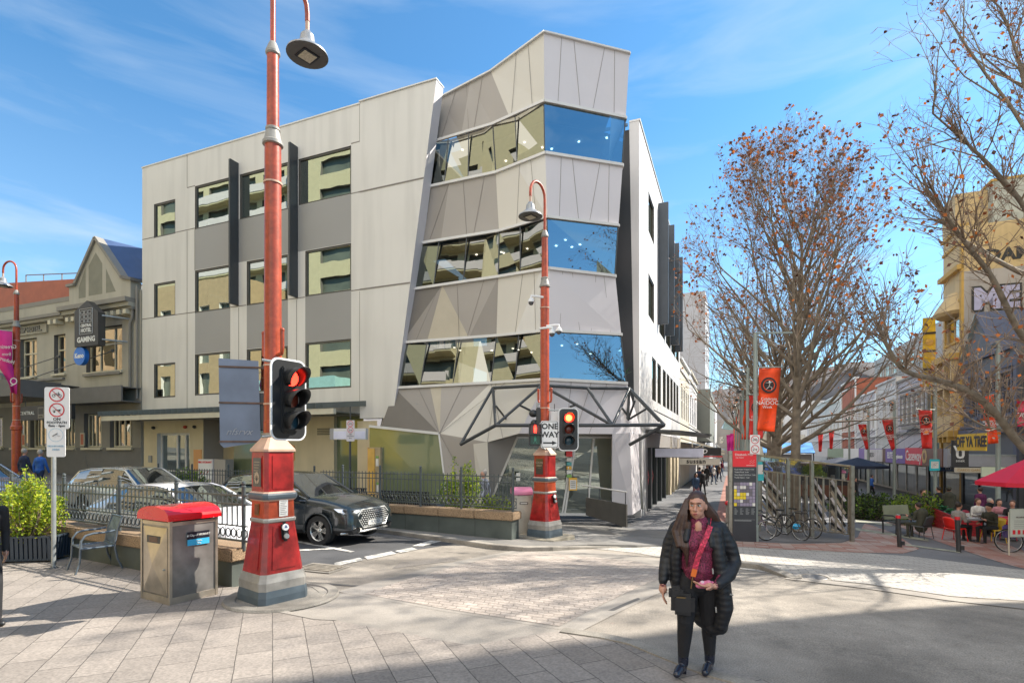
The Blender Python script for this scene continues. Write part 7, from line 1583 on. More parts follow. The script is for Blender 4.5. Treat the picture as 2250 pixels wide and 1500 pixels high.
# ================================================================== MALL FURNITURE
bz = mat('bronze_steel', (.34, .31, .26), .3, metal=.8, var=.2, scale=6); ssg = glass('screen_glass', (.7, .75, .78), .35, (.5, .52, .52)); tan = mat('tan_stripe', (.40, .34, .26), .5, var=.15)
tp = G(1636, 1190); t_ = thing('wayfinding_totem', 'tall charcoal wayfinding totem with red Elizabeth Mall header and city map', 'totem', tp, R(-5))
hT = (1190-990)*tp.y/F; wT = 50*tp.y/F
b = MB(); b.box((-wT/2, 0, 0), (wT/2, .16, hT-.5), mat('totem_black', (.035, .037, .045), .35, var=.1)).box((-wT/2-.1, .03, 0), (-wT/2-.0, .2, hT+.0), bz); build('body', b, t_)
b = MB(); b.box((-wT/2, -.002, hT-.5), (wT/2, .16, hT), mat('totem_red', (.75, .02, .03), .35)); hd = build('header', b, t_)
b = MB(); b.text('Elizabeth Mall', .10, wht, (-.02, -.008, hT-.12), (1, 0, 0), (0, 0, 1), .002).text('City Centre', .05, wht, (-.15, -.008, hT-.21), (1, 0, 0), (0, 0, 1), .002)
for q in (-.05, .03): 
    for s in (-.03, .03): b.beam((.2+q, -.006, hT-.36+s), (.27+q, -.006, hT-.32+s), .003, .014, wht, up=(0, 1, 0))
b.box((.05, -.006, hT-.46), (.3, -.004, hT-.45), wht); build('lettering', b, hd)
b = MB(); 
for k, tx in enumerate(('Royal Hobart Hospital  4 min', 'Theatre Royal  5 min', 'State Library & Archives  3 min', 'Franklin Square  3 min')): b.text(tx, .05, wht, (-wT/2+.05, -.006, hT-.58-k*.085), (1, 0, 0), (0, 0, 1), .001, align='LEFT')
for k in range(3): b.box((-wT/2+.03, -.004, hT-.625-k*.085-.002), (wT/2-.03, -.003, hT-.625-k*.085), steel)
build('directions', b, t_)
rd = random.Random(6); b = MB(); mz1 = hT-.98; mz0 = mz1-.75; mlil = mat('map_lilac', (.3, .26, .36), .4); myel = mat('map_yellow', (.8, .6, .02), .4); mgr = mat('map_grey', (.16, .14, .17), .4)
nx_, ny_ = 7, 7
for i in range(nx_):
    for j in range(ny_):
        x0 = -wT/2+.03+i*(wT-.06)/nx_; z0 = mz0+j*(mz1-mz0)/ny_; y_ = (2 <= j <= 4 and 0 <= i <= 3) or (i == 0 and j < 1)
        m_ = myel if (y_ and rd.random() < .8) else rd.choice([mlil, mlil, mgr, wtx]); b.box((x0+.004, -.004, z0+.004), (x0+(wT-.06)/nx_-.006, -.002, z0+(mz1-mz0)/ny_-.006), m_)
build('city_map', b, t_)
b = MB()
for i in range(4):
    for j in range(6): b.box((-wT/2+.05+i*.17, -.003, mz0-.08-j*.035), (-wT/2+.05+i*.17+rd.uniform(.05, .11), -.002, mz0-.07-j*.035), steel)
b.box((-wT/2+.03, -.003, mz0-.42), (wT/2-.03, -.002, mz0-.415), steel).box((-wT/2+.05, -.003, mz0-.46), (wT/2-.15, -.002, mz0-.44), steel); build('legend', b, t_)
# stair screen
A = G(1872, 1190); B = G(1668, 1166); topA = P(1870, 1024, A.y); topB = P(1668, 1000, B.y)
sc_ = thing('stair_screen', 'bronze steel and glass screen round the underpass stairs with slanted stripes', 'screen', A)
ln3 = lambda a, b_, t: a+(b_-a)*t
for t in (0, .40, .66, 1.0):
    p = ln3(A, B, t); q = ln3(topA, topB, t); build('post', MB().beam((p.x, p.y, p.z-.1), (p.x, p.y, q.z+.02), .11, .11, bz), sc_, world=True)
def zt(t, k): p = ln3(A, B, t); q = ln3(topA, topB, t); return V((p.x, p.y, p.z+(q.z-p.z)*k))
m = MB(); m.beam(zt(0, 1), zt(1, 1), .08, .06, bz).beam(zt(0, .8), zt(1, .8), .04, .03, bz).beam(zt(0, .1), zt(1, .1), .05, .04, bz); build('rails', m, sc_, world=True)
build('glass_band', MB().poly([zt(0, .81), zt(1, .81), zt(1, .98), zt(0, .98)], ssg), sc_, world=True)
o2 = V((.5, 1.9, 0)); m = MB()
for k in range(16):
    t = (k+.5)/16; m.beam(zt(t, .1), zt(t, .8), .02 if k % 2 else .06, .03, bz)
build('uprights', m, sc_, world=True); m = MB()
for k in range(9):
    for i, (ta, tb) in enumerate(((.03, .17), (.22, .36), (.72, .95))):
        a_ = zt(tb, .12+k*.085)+V((.1, .35, 0)); b_ = zt(ta, -.02+k*.085-.14)+V((.1, .35, 0)); a_.z = min(a_.z, zt(tb, .78).z); b_.z = max(b_.z, zt(ta, .08).z)
        if b_.z >= a_.z-.05: continue
        m.beam(a_, b_, .03, .075, [tan, blk, c_lav][k % 3])
build('slanted_stripes', m, sc_, world=True)
m = MB()
for t in (0, .3, .6, 1): p = zt(t, 0)+o2; m.beam(p, p+V((0, 0, 2.1)), .1, .1, bz)
m.beam(zt(0, .8)+o2, zt(1, .8)+o2, .06, .06, bz)
for k in range(10): p = zt(k/9, .1)+o2; m.beam(p, p+V((0, 0, 1.6)), .03, .03, bz)
build('rear_screen', m, sc_, world=True)
tb_ = thing('information_board', 'small teal notice board leaning by the stair screen behind the totem', 'sign', P(1670, 1035, B.y-.1)); build('board', MB().box((-.12, 0, -.35), (.14, .03, .35), mat('teal_sign', (.05, .5, .55), .5)).box((-.09, -.01, -.1), (.11, -.002, .25), wtx), tb_)
# bicycles
def bike(lab, loc, rz, fm, lean=0, helmet=None, grp='parked bicycles'):
    o = thing('bicycle', lab, 'bicycle', loc, rz, grp); T_ = Matrix.Rotation(lean, 4, 'X')
    for x, nm in ((-.52, 'wheel'), (.52, 'wheel')):
        m = MB(); m.T = T_; ring = [(x+.335*math.cos(2*PI*k/28), 0, .345+.335*math.sin(2*PI*k/28)) for k in range(29)]; m.tube(ring, .016, tyre, 6, caps=False)
        ring = [(x+.31*math.cos(2*PI*k/28), 0, .345+.31*math.sin(2*PI*k/28)) for k in range(29)]; m.tube(ring, .009, rimm, 5, caps=False); m.tube([(x, -.04, .345), (x, .04, .345)], .022, rimm, 8)
        for k in range(14): a = 2*PI*k/14; m.tube([(x, .02*(-1)**k, .345), (x+.31*math.cos(a), 0, .345+.31*math.sin(a))], .0018, rimm, 3, caps=False)
        build(nm, m, o)
    m = MB(); m.T = T_; bb_, st1, hd1, hd0 = (-.06, 0, .29), (-.2, 0, .80), (.33, 0, .83), (.37, 0, .66)
    for a, b_ in ((bb_, st1), (st1, hd1), (bb_, hd0), (hd1, hd0), ((-.52, .0, .345), bb_), ((-.52, 0, .345), st1)): m.tube([a, b_], .016, fm, 8)
    m.tube([hd0, (.45, 0, .5), (.52, 0, .345)], .013, fm, 6); build('frame', m, o)
    m = MB(); m.T = T_; m.tube([(-.2, 0, .8), (-.235, 0, .93)], .013, steel, 6).rbox((-.36, -.07, .92), (-.1, .07, .97), sblk, .02); build('saddle', m, o)
    m = MB(); m.T = T_; m.tube([(.33, 0, .83), (.32, 0, .93)], .013, steel, 6).tube([(.30, -.21, .93), (.42, -.21, .95), (.46, -.21, .88), (.40, -.21, .83)], .013, sblk, 6).tube([(.30, -.21, .93), (.34, 0, .93), (.30, .21, .93), (.42, .21, .95), (.46, .21, .88), (.40, .21, .83)], .013, sblk, 6); build('handlebar', m, o)
    m = MB(); m.T = T_; m.lathe([(.001, -.045), (.085, -.045), (.085, -.035), (.001, -.035)], steel, 16, (-.06, 0, .29), axis='y').tube([(-.06, -.05, .29), (.06, -.07, .18)], .01, steel, 5).tube([(-.06, .05, .29), (-.18, .07, .4)], .01, steel, 5).cb((.08, -.1, .17), (.08, .07, .02), sblk).cb((-.2, .1, .41), (.08, .07, .02), sblk); build('cranks', m, o)
    return o
gb = G(1655, 1187); bike('pale lilac road bicycle side-on, half hidden by the totem', G(1652, 1188)+V((0, .12, 0)), R(0), mat('bike_lilac', (.12, .08, .14), .3, coat=.5), R(4))
b2 = bike('black bicycle seen end-on with a blue helmet on its bars', G(1740, 1186)+V((0, .3, 0)), R(-66), blk, R(5))
b3 = bike('second black bicycle parked against the stair screen, right of the other', G(1758, 1182)+V((.1, .35, 0)), R(-62), blk, R(-4))
hm = thing('helmet', 'bright blue bicycle helmet hanging on the black bicycle', 'helmet', G(1751, 1184)+V((0, .05, .42)), 0); build('shell', MB().ball((0, 0, 0), (.14, .1, .10), mat('helmet_blue', (.01, .4, .75), .3, coat=.4), 14, 9).box((-.1, -.11, -.02), (.1, -.09, .0), sblk), hm)
# bollards
def bollard(lab, px, py, h):
    p = G(px, py); o = thing('bollard', lab, 'bollard', p, 0, 'red-topped dark bollards'); s = -.05
    build('post', MB().tube([(0, 0, -.05), (s, 0, h-.12)], .062, mat('bollard_dark', (.06, .06, .062), .35, metal=.4, var=.2), 16).box((-.0, -.08, .08), (.1, .03, .2), mat('bollard_dark')), o)
    build('red_band', MB().tube([(s, 0, h-.12), (s, 0, h-.03)], .066, sred, 16).tube([(s, 0, h-.03), (s, 0, h)], .06, p_gry, 16), o); return o
bollard('dark bollard nearer the stair screen', 1977, 1202, 1.02); bollard('dark bollard in front of the red dining chair', 2107, 1213, 1.08)
# street poles and banners
orb = mat('banner_orange', (.86, .07, .005), .6, var=.25, scale=3, detail=3); orr = mat('banner_red', (.62, .025, .02), .6, var=.2, scale=3); pgr = mat('pole_green_grey', (.27, .31, .29), .45, metal=.2, var=.1)
def pole(lab, px, Y, ztop_px, r=.055, arm=0, off=0):
    p = GX(px, Y); z1 = P(px, ztop_px, Y).z; o = thing('light_pole', lab, 'light pole', p, 0, 'slim grey light poles along the mall')
    build('post', MB().lathe([(r*1.3, -.1), (r*1.3, .5), (r, .55), (r*.8, z1-p.z)], pgr, 12), o)
    if arm: build('arm', MB().beam((0, 0, z1-p.z), (arm, 0, z1-p.z+.02), .06, .05, pgr), o)
    else: build('lamp', MB().tube([(0, 0, z1-p.z-.2), (-.22, -.1, z1-p.z-.15)], .02, c_char, 6).lathe([(.02, .1), (.09, .02), (.1, -.1)], c_char, 10, (-.25, -.1, z1-p.z-.2)), o)
    return o
pole('light pole with right-hand arm behind the totem', 1660, 17.0, 732, .075, 1.15); pole('green-grey light pole just left of the arm pole', 1643, 20.5, 808, .07)
for i, (px, Y, zt_) in enumerate([(1632, 25, 850), (1627, 29, 870), (1621, 34, 885), (1616, 40, 900)]): pole(['third', 'fourth', 'fifth', 'farthest'][i]+' green-grey pole in the left line of mall poles', px, Y, zt_, .07)
for px, Y, zt_, lb_ in ((2193, 20.5, 748, 'thick pale light pole behind the dining table group'), (2055, 26, 838, 'light pole carrying the small teal sign'), (1965, 30, 880, 'light pole between the hedge and the bench'), (1908, 34, 895, 'light pole rising from the hedge'), (1866, 42, 915, 'far light pole left of the hedge')): pole(lb_, px, Y, zt_, .085)
def banner(lab, corners, Y, m_, emblem=True, txt='f', mirror=False, grp='orange and red banners on the mall poles'):
    """corners: px points down the left and right edges [(xl,yl,xr,yr),...]"""
    o = thing('banner', lab, 'banner', P((corners[0][0]+corners[0][2])/2, corners[0][1], Y), 0, grp); rows = []
    n = 14; c = corners
    for i in range(n+1):
        t = i/n*(len(c)-1); k = min(len(c)-2, int(t)); u = t-k; q = [c[k][j]+(c[k+1][j]-c[k][j])*u for j in range(4)]
        row = []
        for j in range(7):
            v = j/6; row.append(P(q[0]+(q[2]-q[0])*v, q[1]+(q[3]-q[1])*v, Y+.07*math.sin(v*6+i*.35)+.05*math.sin(i*.8)))
        rows.append(row)
    vs = [p for r in rows for p in r]; mb = MB(); mb.add(vs, [(i*7+j, (i+1)*7+j, (i+1)*7+j+1, i*7+j+1) for i in range(n) for j in range(6)], m_, True); cb2 = build('cloth', mb, o, world=True); md = cb2.modifiers.new('s', 'SOLIDIFY'); md.thickness = .008
    w_ = abs(c[0][2]-c[0][0])*Y/F; h_ = (c[-1][1]-c[0][1])*Y/F; mid = lambda s_, d=.14: P(sum(q[0]+q[2] for q in [c[min(len(c)-1, int(s_*(len(c)-1)+.5))]])/2, c[0][1]+(c[-1][1]-c[0][1])*s_, Y-d)
    if emblem:
        m = MB(); k = mid(.27); r = w_*.36
        m.lathe([(.001, 0), (r, 0), (r, .01)], mat('emblem_black', (.03, .02, .02), .6), 24, k, axis='y').lathe([(r*.74, -.006), (r*.68, -.008), (r*.64, -.006)], orb, 24, k, axis='y', caps=False)
        f = lambda x, z: V((k.x+x*r*(-1 if mirror else 1), k.y-.02, k.z+z*r))
        m.ball(f(.05, .42), (r*.13, .006, r*.13), wht, 8, 6)
        for a, b_ in (((.05, .25), (0, -.15)), ((.05, .25), (-.45, .3)), ((.05, .25), (.4, .45)), ((0, -.15), (-.35, -.5)), ((0, -.15), (.35, -.3)), ((.35, -.3), (.3, -.6))): m.beam(f(*a), f(*b_), .008, r*.14, wht, up=(0, 1, 0))
        build('emblem', m, o, world=True)
    if txt:
        m = MB(); dx = -1 if mirror else 1
        for s_, t_x, z_ in (('Celebrate', .19, .49), ('NAIDOC', .27, .555), ('Week', .19, .62)): m.text(s_, w_*t_x*.95, wht, mid(z_), (dx, 0, 0), (0, 0, 1), .002)
        if txt == 'f': k = mid(.88); [m.beam(V((k.x-w_*.12, k.y, k.z+s_*w_*.06)), V((k.x+w_*.12, k.y, k.z+s_*w_*.06+.05)), .004, .02, blk, up=(0, 1, 0)) for s_ in (-.5, .5)]
        build('lettering', m, o, world=True)
    a0 = P(c[0][0]-6, c[0][1]-2, Y); b0 = P(c[0][2]+6, c[0][3]-2, Y); build('banner_arm', MB().tube([a0, b0], .02, pgr, 6), o, world=True); return o
banner('largest orange NAIDOC banner on the arm pole', [(1668, 809, 1716, 808), (1667, 860, 1712, 860), (1666, 905, 1706, 905), (1664, 946, 1702, 948)], 17.0, orb)
banner('red banner partly behind the arm pole, left of the largest one', [(1646, 868, 1678, 870), (1647, 920, 1678, 922), (1645, 965, 1676, 962)], 20.4, orr)
banner('red NAIDOC banner above the small teal sign', [(2018, 900, 2048, 902), (2022, 940, 2048, 942), (2026, 985, 2048, 985)], 25.8, orr, mirror=True)
banner('slanting red banner on the pole between hedge and bench', [(1938, 922, 1962, 921), (1946, 955, 1964, 955), (1960, 990, 1966, 985)], 29.8, orr, mirror=True)
banner('slanting red banner on the pole rising from the hedge', [(1885, 932, 1904, 932), (1892, 955, 1905, 955), (1903, 988, 1908, 986)], 33.8, orr, mirror=True)
banner('bright orange twisted banner on the thick pale pole', [(2146, 876, 2184, 866), (2160, 910, 2185, 908), (2168, 945, 2190, 942), (2172, 975, 2194, 973)], 20.2, orb, mirror=True)
banner('magenta red banner at the right edge of the frame', [(2235, 881, 2290, 880), (2235, 905, 2290, 905), (2236, 937, 2290, 937)], 19, mat('banner_crimson', (.55, .02, .07), .6), emblem=False, mirror=True)
for i, (x, y, Y) in enumerate([(1630, 880, 25), (1624, 900, 30), (1618, 915, 36), (1612, 925, 43)]): banner(['nearest', 'second', 'third', 'farthest'][i]+' of the small orange banners in the left line of poles', [(x-1, y, x+13-i, y), (x, y+50-i*6, x+11-i, y+50-i*6), (x, y+85-i*8, x+10-i, y+85-i*8)], Y, orb, emblem=False, txt=None)
for i, (x, y, Y, m_) in enumerate([(1797, 950, 45, orr), (1821, 944, 42, orr), (1596, 955, 62, pk), (1604, 952, 58, pk)]): banner(['small far red banner left of the blue awnings', 'small far red banner over the cafe stalls', 'far magenta banner at the mall end', 'second far magenta banner at the mall end'][i], [(x, y, x+12, y), (x+1, y+20, x+10, y+20), (x+2, y+42, x+8, y+42)], Y, m_, emblem=False, txt=None)
sg = thing('parking_sign', 'white no-cycling and no-skateboarding sign above the totem', 'sign', P(1659, 976, 16.8)); b = plate(MB(), 22*16.8/F, 42*16.8/F, swht, .03); build('plate', b, sg); b = MB(); noicon(b, .15, .13, 'bike'); noicon(b, -.145, .13, 'skate'); build('print', b, sg)
sg = thing('mall_sign', 'small turquoise square sign with sketched emblem on the mid right pole', 'sign', P(2054, 1021, 25.8)); b = MB(); b.box((-.24, 0, -.27), (.24, .02, .27), mat('turquoise', (.03, .5, .6), .5)).box((-.18, -.01, -.16), (.18, 0, .17), wtx); build('plate', b, sg); b = MB(); [b.beam((x0, -.013, z0), (x1, -.013, z1), .004, .012, navy, up=(0, 1, 0)) for x0, z0, x1, z1 in ((-.14, -.1, .02, .1), (-.05, -.1, .12, .1), (-.14, -.1, -.05, -.1), (.02, .1, .12, .1), (-.1, .05, .1, -.06))]; build('emblem', b, sg)
# ---- dining corner
red_w = mat('red_timber', (.42, .02, .03), .5, var=.15, scale=3)
rp0 = G(2030, 1152); rp1 = G(2112, 1177); d = rp1-rp0; rz = math.atan2(d.y, d.x); L_ = V((d.x, d.y)).length
rpo = thing('planter_box', 'long red timber planter full of leafy cabbages beside the diners', 'planter', rp0, rz)
hP = 50*rp0.y/F-.1; m = MB(); sl2 = (rp1.z-rp0.z)/L_
for k in range(9):
    z = .1+k*(hP-.1)/9; m.box((0, 0, z+.006), (L_, .03, z+(hP-.1)/9-.006), red_w).box((0, .03, z+.006), (.03, .55, z+(hP-.1)/9-.006), red_w).box((L_-.03, .03, z+.006), (L_, .55, z+(hP-.1)/9-.006), red_w)
m.box((.02, .03, .08), (L_-.02, .55, hP-.05), mat('planter_inner')).box((0, .55, .1), (L_, .58, hP), red_w); build('box', m, rpo)
for x in (.15, L_-.15): build('castor', MB().lathe([(.001, -.02), (.05, -.02), (.05, .02), (.001, .02)], sblk, 10, (x, .1, .05), axis='y'), rpo)
cbg = mat('cabbage_leaf', (.05, .22, .10), .55, var=.35, scale=8); cbg2 = mat('kale_leaf', (.10, .27, .16), .55, var=.3, scale=8)
rd = random.Random(9)
for i in range(7):
    c = V(((i+.5)*L_/7, .28, hP-.03)); o = thing('cabbage', 'leafy green cabbage in the red planter, '+['leftmost of seven', 'second from the left', 'third from the left', 'middle one of seven', 'third from the right', 'second from the right', 'rightmost of seven'][i], 'cabbage', WM[rpo] @ c, rz, 'cabbages in the red planter'); m = MB()
    for k in range(16):
        a = rd.uniform(0, 6.28); el = rd.uniform(.25, 1.3); r = rd.uniform(.12, .22); d_ = V((math.cos(a)*math.cos(el), math.sin(a)*math.cos(el), math.sin(el))); s_ = d_.cross(V((0, 0, 1))).normalized()*r*.55; p0 = V((0, 0, .0)); p1 = d_*r*.7; p2 = d_*r*1.2+V((0, 0, -.04)); bend = d_.cross(s_).normalized()*.05
        m.add([p0, p1-s_, p1+bend, p1+s_, p2-s_*.7, p2+bend, p2+s_*.7], [(0, 1, 2), (0, 2, 3), (1, 4, 5, 2), (2, 5, 6, 3)], rd.choice([cbg, cbg2]), True)
    build('leaves', m, o)
def cafe_chair(lab, loc, rz, m_):
    o = thing('cafe_chair', lab, 'chair', loc, rz, 'moulded plastic cafe chairs')
    m = MB(); m.add([(-.2, -.2, .45), (.2, -.2, .45), (.2, .2, .44), (-.2, .2, .44), (-.22, -.2, .42), (.22, -.2, .42), (.22, .22, .41), (-.22, .22, .41)], [(0, 1, 2, 3), (7, 6, 5, 4), (0, 4, 5, 1), (1, 5, 6, 2), (2, 6, 7, 3), (3, 7, 4, 0)], m_); build('seat', m, o)
    m = MB(); n = 8; vs = []
    for i in range(n+1):
        a = (i/n-.5)*2; 
        for k in range(5): t = k/4; vs.append((a*(.21-.02*t), .21+.10*t-.06*a*a*(1-t*.3), .44+.38*t-.05*a*a*t))
    m.add(vs, [(i*5+k, (i+1)*5+k, (i+1)*5+k+1, i*5+k+1) for i in range(n) for k in range(4)], m_, True); bb_ = build('backrest', m, o); md = bb_.modifiers.new('s', 'SOLIDIFY'); md.thickness = .015
    for x in (-1, 1):
        for y in (-1, 1): build('leg', MB().tube([(x*.19, y*.18, .43), (x*.24, y*.24, 0)], .014, m_, 8), o)
    return o
def cafe_table(lab, loc, r=.42):
    o = thing('cafe_table', lab, 'table', loc, 0, 'small round cafe tables'); build('table_top', MB().lathe([(.001, .72), (r, .72), (r, .745), (.001, .745)], mat('table_grey', (.2, .18, .17), .5), 24), o)
    build('pedestal', MB().tube([(0, 0, .03), (0, 0, .72)], .03, c_char, 8), o); build('foot', MB().beam((-.3, 0, .02), (.3, 0, .02), .05, .03, c_char).beam((0, -.3, .02), (0, .3, .02), .05, .032, c_char), o); return o
rr2 = mat('chair_red', (.75, .02, .015), .4, coat=.2); ry2 = mat('chair_yellow', (.80, .5, .01), .4, coat=.2); rm2 = mat('chair_maroon', (.4, .015, .05), .4, coat=.2)
TB = G(2138, 1190)+V((0, .2, 0)); CH1 = G(2098, 1188); CH2 = G(2182, 1192)
cafe_table('round grey table between the red and the yellow chair', TB); cafe_chair('bright red cafe chair left of the nearest table', CH1, R(100), rr2); cafe_chair('yellow cafe chair right of the nearest table', CH2, R(-80), ry2)
CH3 = GX(2206, 17.9); cafe_chair('maroon cafe chair behind the yellow chair', CH3, R(-70), rm2); TB2 = GX(2175, 19.3); cafe_table('round table just behind the nearest diners', TB2, .4)
TB3 = GX(2222, 17.6)+V((.3, .4, 0)); cafe_table('red-clothed table at the right behind the maroon chair', TB3, .42); build('tablecloth', MB().lathe([(.001, .755), (.44, .755), (.46, .6)], sred, 20), [q for q in bpy.data.objects if q.name == 'cafe_table.002'][0])
cafe_chair('maroon cafe chair beyond the nearest diners', GX(2140, 20.0), R(20), rm2)
tr2 = thing('food_tray', 'white tray with plates on the nearest cafe table', 'tray', TB+V((0, 0, .746)), R(10)); build('tray', MB().rbox((-.24, -.15, 0), (.24, .15, .03), wht, .01).box((-.24, .13, 0), (.24, .15, .16), wht), tr2); build('plates', MB().lathe([(.001, .035), (.07, .035), (.09, .05)], brz, 14, (-.1, -.02, 0)).lathe([(.03, .03), (.035, .10)], cr_, 10, (.12, 0, 0)), tr2)
um = thing('umbrella', 'red market umbrella with white script at the right edge', 'umbrella', GX(2268, 15.9)); zu = P(2268, 1058, 15.9).z-um.location.z; zt2 = P(2268, 1018, 15.9).z-um.location.z+.12
m = MB(); n = 8; rad_ = 1.35
vs = [(0, 0, zt2+.1)]+[(rad_*math.cos(2*PI*(k+.5)/n), rad_*math.sin(2*PI*(k+.5)/n), zu) for k in range(n)]+[(rad_*math.cos(2*PI*(k+.5)/n), rad_*math.sin(2*PI*(k+.5)/n), zu-.12) for k in range(n)]
m.add(vs, [(0, 1+k, 1+(k+1) % n) for k in range(n)]+[(1+k, 1+n+k, 1+n+(k+1) % n, 1+(k+1) % n) for k in range(n)], mat('umbrella_red', (.62, .01, .04), .6)); cn = build('canopy', m, um)
build('lettering', MB().text('Banjo', .26, wht, (-.55, -.86, zu+.20), (1, -.2, .1), (.1, .75, .62), .002), cn); build('pole', MB().tube([(0, 0, 0), (0, 0, zt2)], .03, c_char, 8), um)
# signboard and bicycle at the right edge
so = G(2236, 1214); so_ = thing('signboard', 'grey framed notice board on a slim pole at the right edge', 'signboard', G(2219, 1221), R(3)); Ys = so_.location.y; k_ = Ys/F
m = MB(); m.rbox((-.02, -.02, (1221-1180)*k_), (1.1, .02, (1221-1117)*k_), mat('notice_grey', (.50, .53, .47), .4), .02); build('board', m, so_); build('pole', MB().tube([(0, .03, 0), (0, .03, (1221-1125)*k_)], .018, cr_, 8), so_)
m = MB(); m.text('MOVING SAFELY', .07, gtx, (.42, -.025, 1.1), (1, 0, 0), (0, 0, 1)); [m.box((.1, -.024, 1.0-q*.05), (.8, -.022, 1.01-q*.05), gtx) for q in range(5)]; [m.box((.06+q*.15, -.026, .62), (.14+q*.15, -.022, .74), sred) for q in range(6)]; build('print', m, so_)
b4 = bike('black bicycle with purple pannier at the right edge under the notice board', G(2250, 1218)+V((.32, .1, 0)), R(158), blk, R(3)); build('pannier', MB().rbox((.3, -.2, .42), (.62, -.06, .8), mat('purple_bag', (.12, .09, .3), .7), .04).box((.42, -.21, .48), (.5, -.2, .74), wtx), b4)
# bench, hedges, far stalls
bo2 = thing('bench', 'grey and black arm bench facing the mall left of the red planter', 'bench', GX(1988, 19.5), R(15)); m = MB(); m.box((-.7, -.25, .42), (.55, .25, .46), c_char); build('seat', m, bo2); build('backrest', MB().prism([(-.62, .25, .5), (.55, .25, .5), (.55, .33, 1.0), (-.62, .33, 1.0)], (0, .03, 0), mat('bench_sage', (.24, .26, .18), .6)), bo2)
for x in (-.68, -.0, .6): build('leg', MB().tube([(x, -.24, 0), (x, -.24, .62), (x, -.1, .68), (x, .25, .66)], .028, blk, 8).tube([(x, .27, 0), (x, .28, .6)], .028, blk, 8), bo2)
shrub('hedge', 'long dark green hedge beside the mall poles', GX(1915, 26), (2.2, 1.0, 1.25), 15, 5200, [dk_, dk_, lg2], .12, 90, cat='hedge'); shrub('hedge', 'darker clipped hedge left of the long one', GX(1885, 30), (1.6, 1.0, 1.2), 16, 2400, [dk_], .12, 60, cat='hedge')
shrub('shrub', 'yellow-green shrubs behind the grey arm bench', GX(2010, 23), (1.3, .7, 1.45), 17, 3000, [lg3, lg2, lg2, dk_], .10, 60)
def parasol(lab, px, Y, ym, m_, w_=1.5):
    g0 = GX(px, Y); o = thing('parasol', lab, 'parasol', g0, 0, 'navy cafe parasols'); m_ = mat('navy_canvas', (.012, .018, .04), .8); z = P(px, ym, Y).z-g0.z; m = MB(); m.lathe([(.01, z+.45), (w_, z), (w_, z-.15)], m_, 8, smooth=False, caps=False); build('canopy', m, o); build('pole', MB().tube([(0, 0, 0), (0, 0, z+.45)], .03, c_char, 6), o)
parasol('navy parasol right of the stair screen', 1884, 30, 1022, navy); parasol('navy parasol farther off, behind the screen glass', 1845, 38, 1018, navy, 1.8)
st2 = thing('market_stall', 'far stall with blue and white awning in the middle of the mall', 'stall', ML(8.5, 34), ANG); m = MB(); m.prism([(-2, 0, 3.0), (2.2, 0, 3.0), (2.2, 2.5, 3.9), (-2, 2.5, 3.9)], (0, 0, .08), mat('stall_blue', (.08, .25, .55), .5, var=.5, scale=1.5)); build('awning', m, st2); build('counter', MB().box((-1.8, .6, 0), (2, 2, 1.2), mat('stall_brown', (.12, .05, .03), .6)).box((-1.8, .5, 2.2), (2, 2.2, 2.9), c_tau2), st2); [build('post', MB().beam((x, .2, 0), (x, .2, 3.0), .08, .08, c_char), st2) for x in (-1.9, 2.1)]
st3 = thing('market_stall', 'long dark kiosk with red-brown counter behind the stair screen', 'stall', ML(9.5, 22), ANG); build('body', MB().box((-2, 0, 0), (2.2, 2.4, 2.3), sblk).box((-2.2, -.3, 2.3), (2.4, 2.6, 2.5), MATS['stall_brown']), st3); build('counter', MB().box((-1.8, -.05, .2), (2, 0, 1.0), MATS['stall_brown']), st3)
pst = thing('post_box', 'slim dark post with red button at the left end of the mall pavement', 'post', G(1598, 1150)); build('post', MB().box((-.05, -.04, 0), (.05, .04, 1.55), c_tau2), pst); build('button', MB().ball((-.04, -.06, .85), (.09, .05, .09), sred, 10, 6), pst)
# ================================================================== PEOPLE
skin = mat('skin', (.52, .27, .19), .5, var=.05, scale=20); skin2 = mat('skin_tan', (.42, .22, .15), .55, var=.05)
def fab(n, c, b=.25): return mat('cloth_'+n, c, .85, var=.15, scale=14, bump=b, bscale=60)
def capsule(mb, pts, rs, m, sx=1, sy=1, n=12):
    mb.tube(pts, rs, m, n, sx=sx, sy=sy); rs = rs if isinstance(rs, (list, tuple)) else [rs]*len(pts)
    for k in (0, -1): mb.ball(pts[k], rs[k]*.98, m, 10, 6)
def organic(name, mb, voxel, parent, smooth=3, label=None):
    t = build('tmp_src', mb, parent); bv = BVHTree.FromPolygons([tuple(p) for p in mb.v], mb.f)
    md = t.modifiers.new('r', 'REMESH'); md.mode = 'VOXEL'; md.voxel_size = voxel; md.adaptivity = 0
    if smooth: m2 = t.modifiers.new('s', 'SMOOTH'); m2.factor = .5; m2.iterations = smooth
    bpy.context.view_layer.update(); me = bpy.data.meshes.new_from_object(t.evaluated_get(bpy.context.evaluated_depsgraph_get()))
    out_ = MB(); out_.v = [v.co.copy() for v in me.vertices]
    for p in me.polygons:
        c = p.center; r = bv.find_nearest(c); out_.f.append(list(p.vertices)); out_.m.append(mb.m[r[2]] if r[2] is not None else mb.m[0]); out_.s.append(True)
    bpy.data.objects.remove(t); bpy.data.meshes.remove(me); return build(name, out_, parent, label)
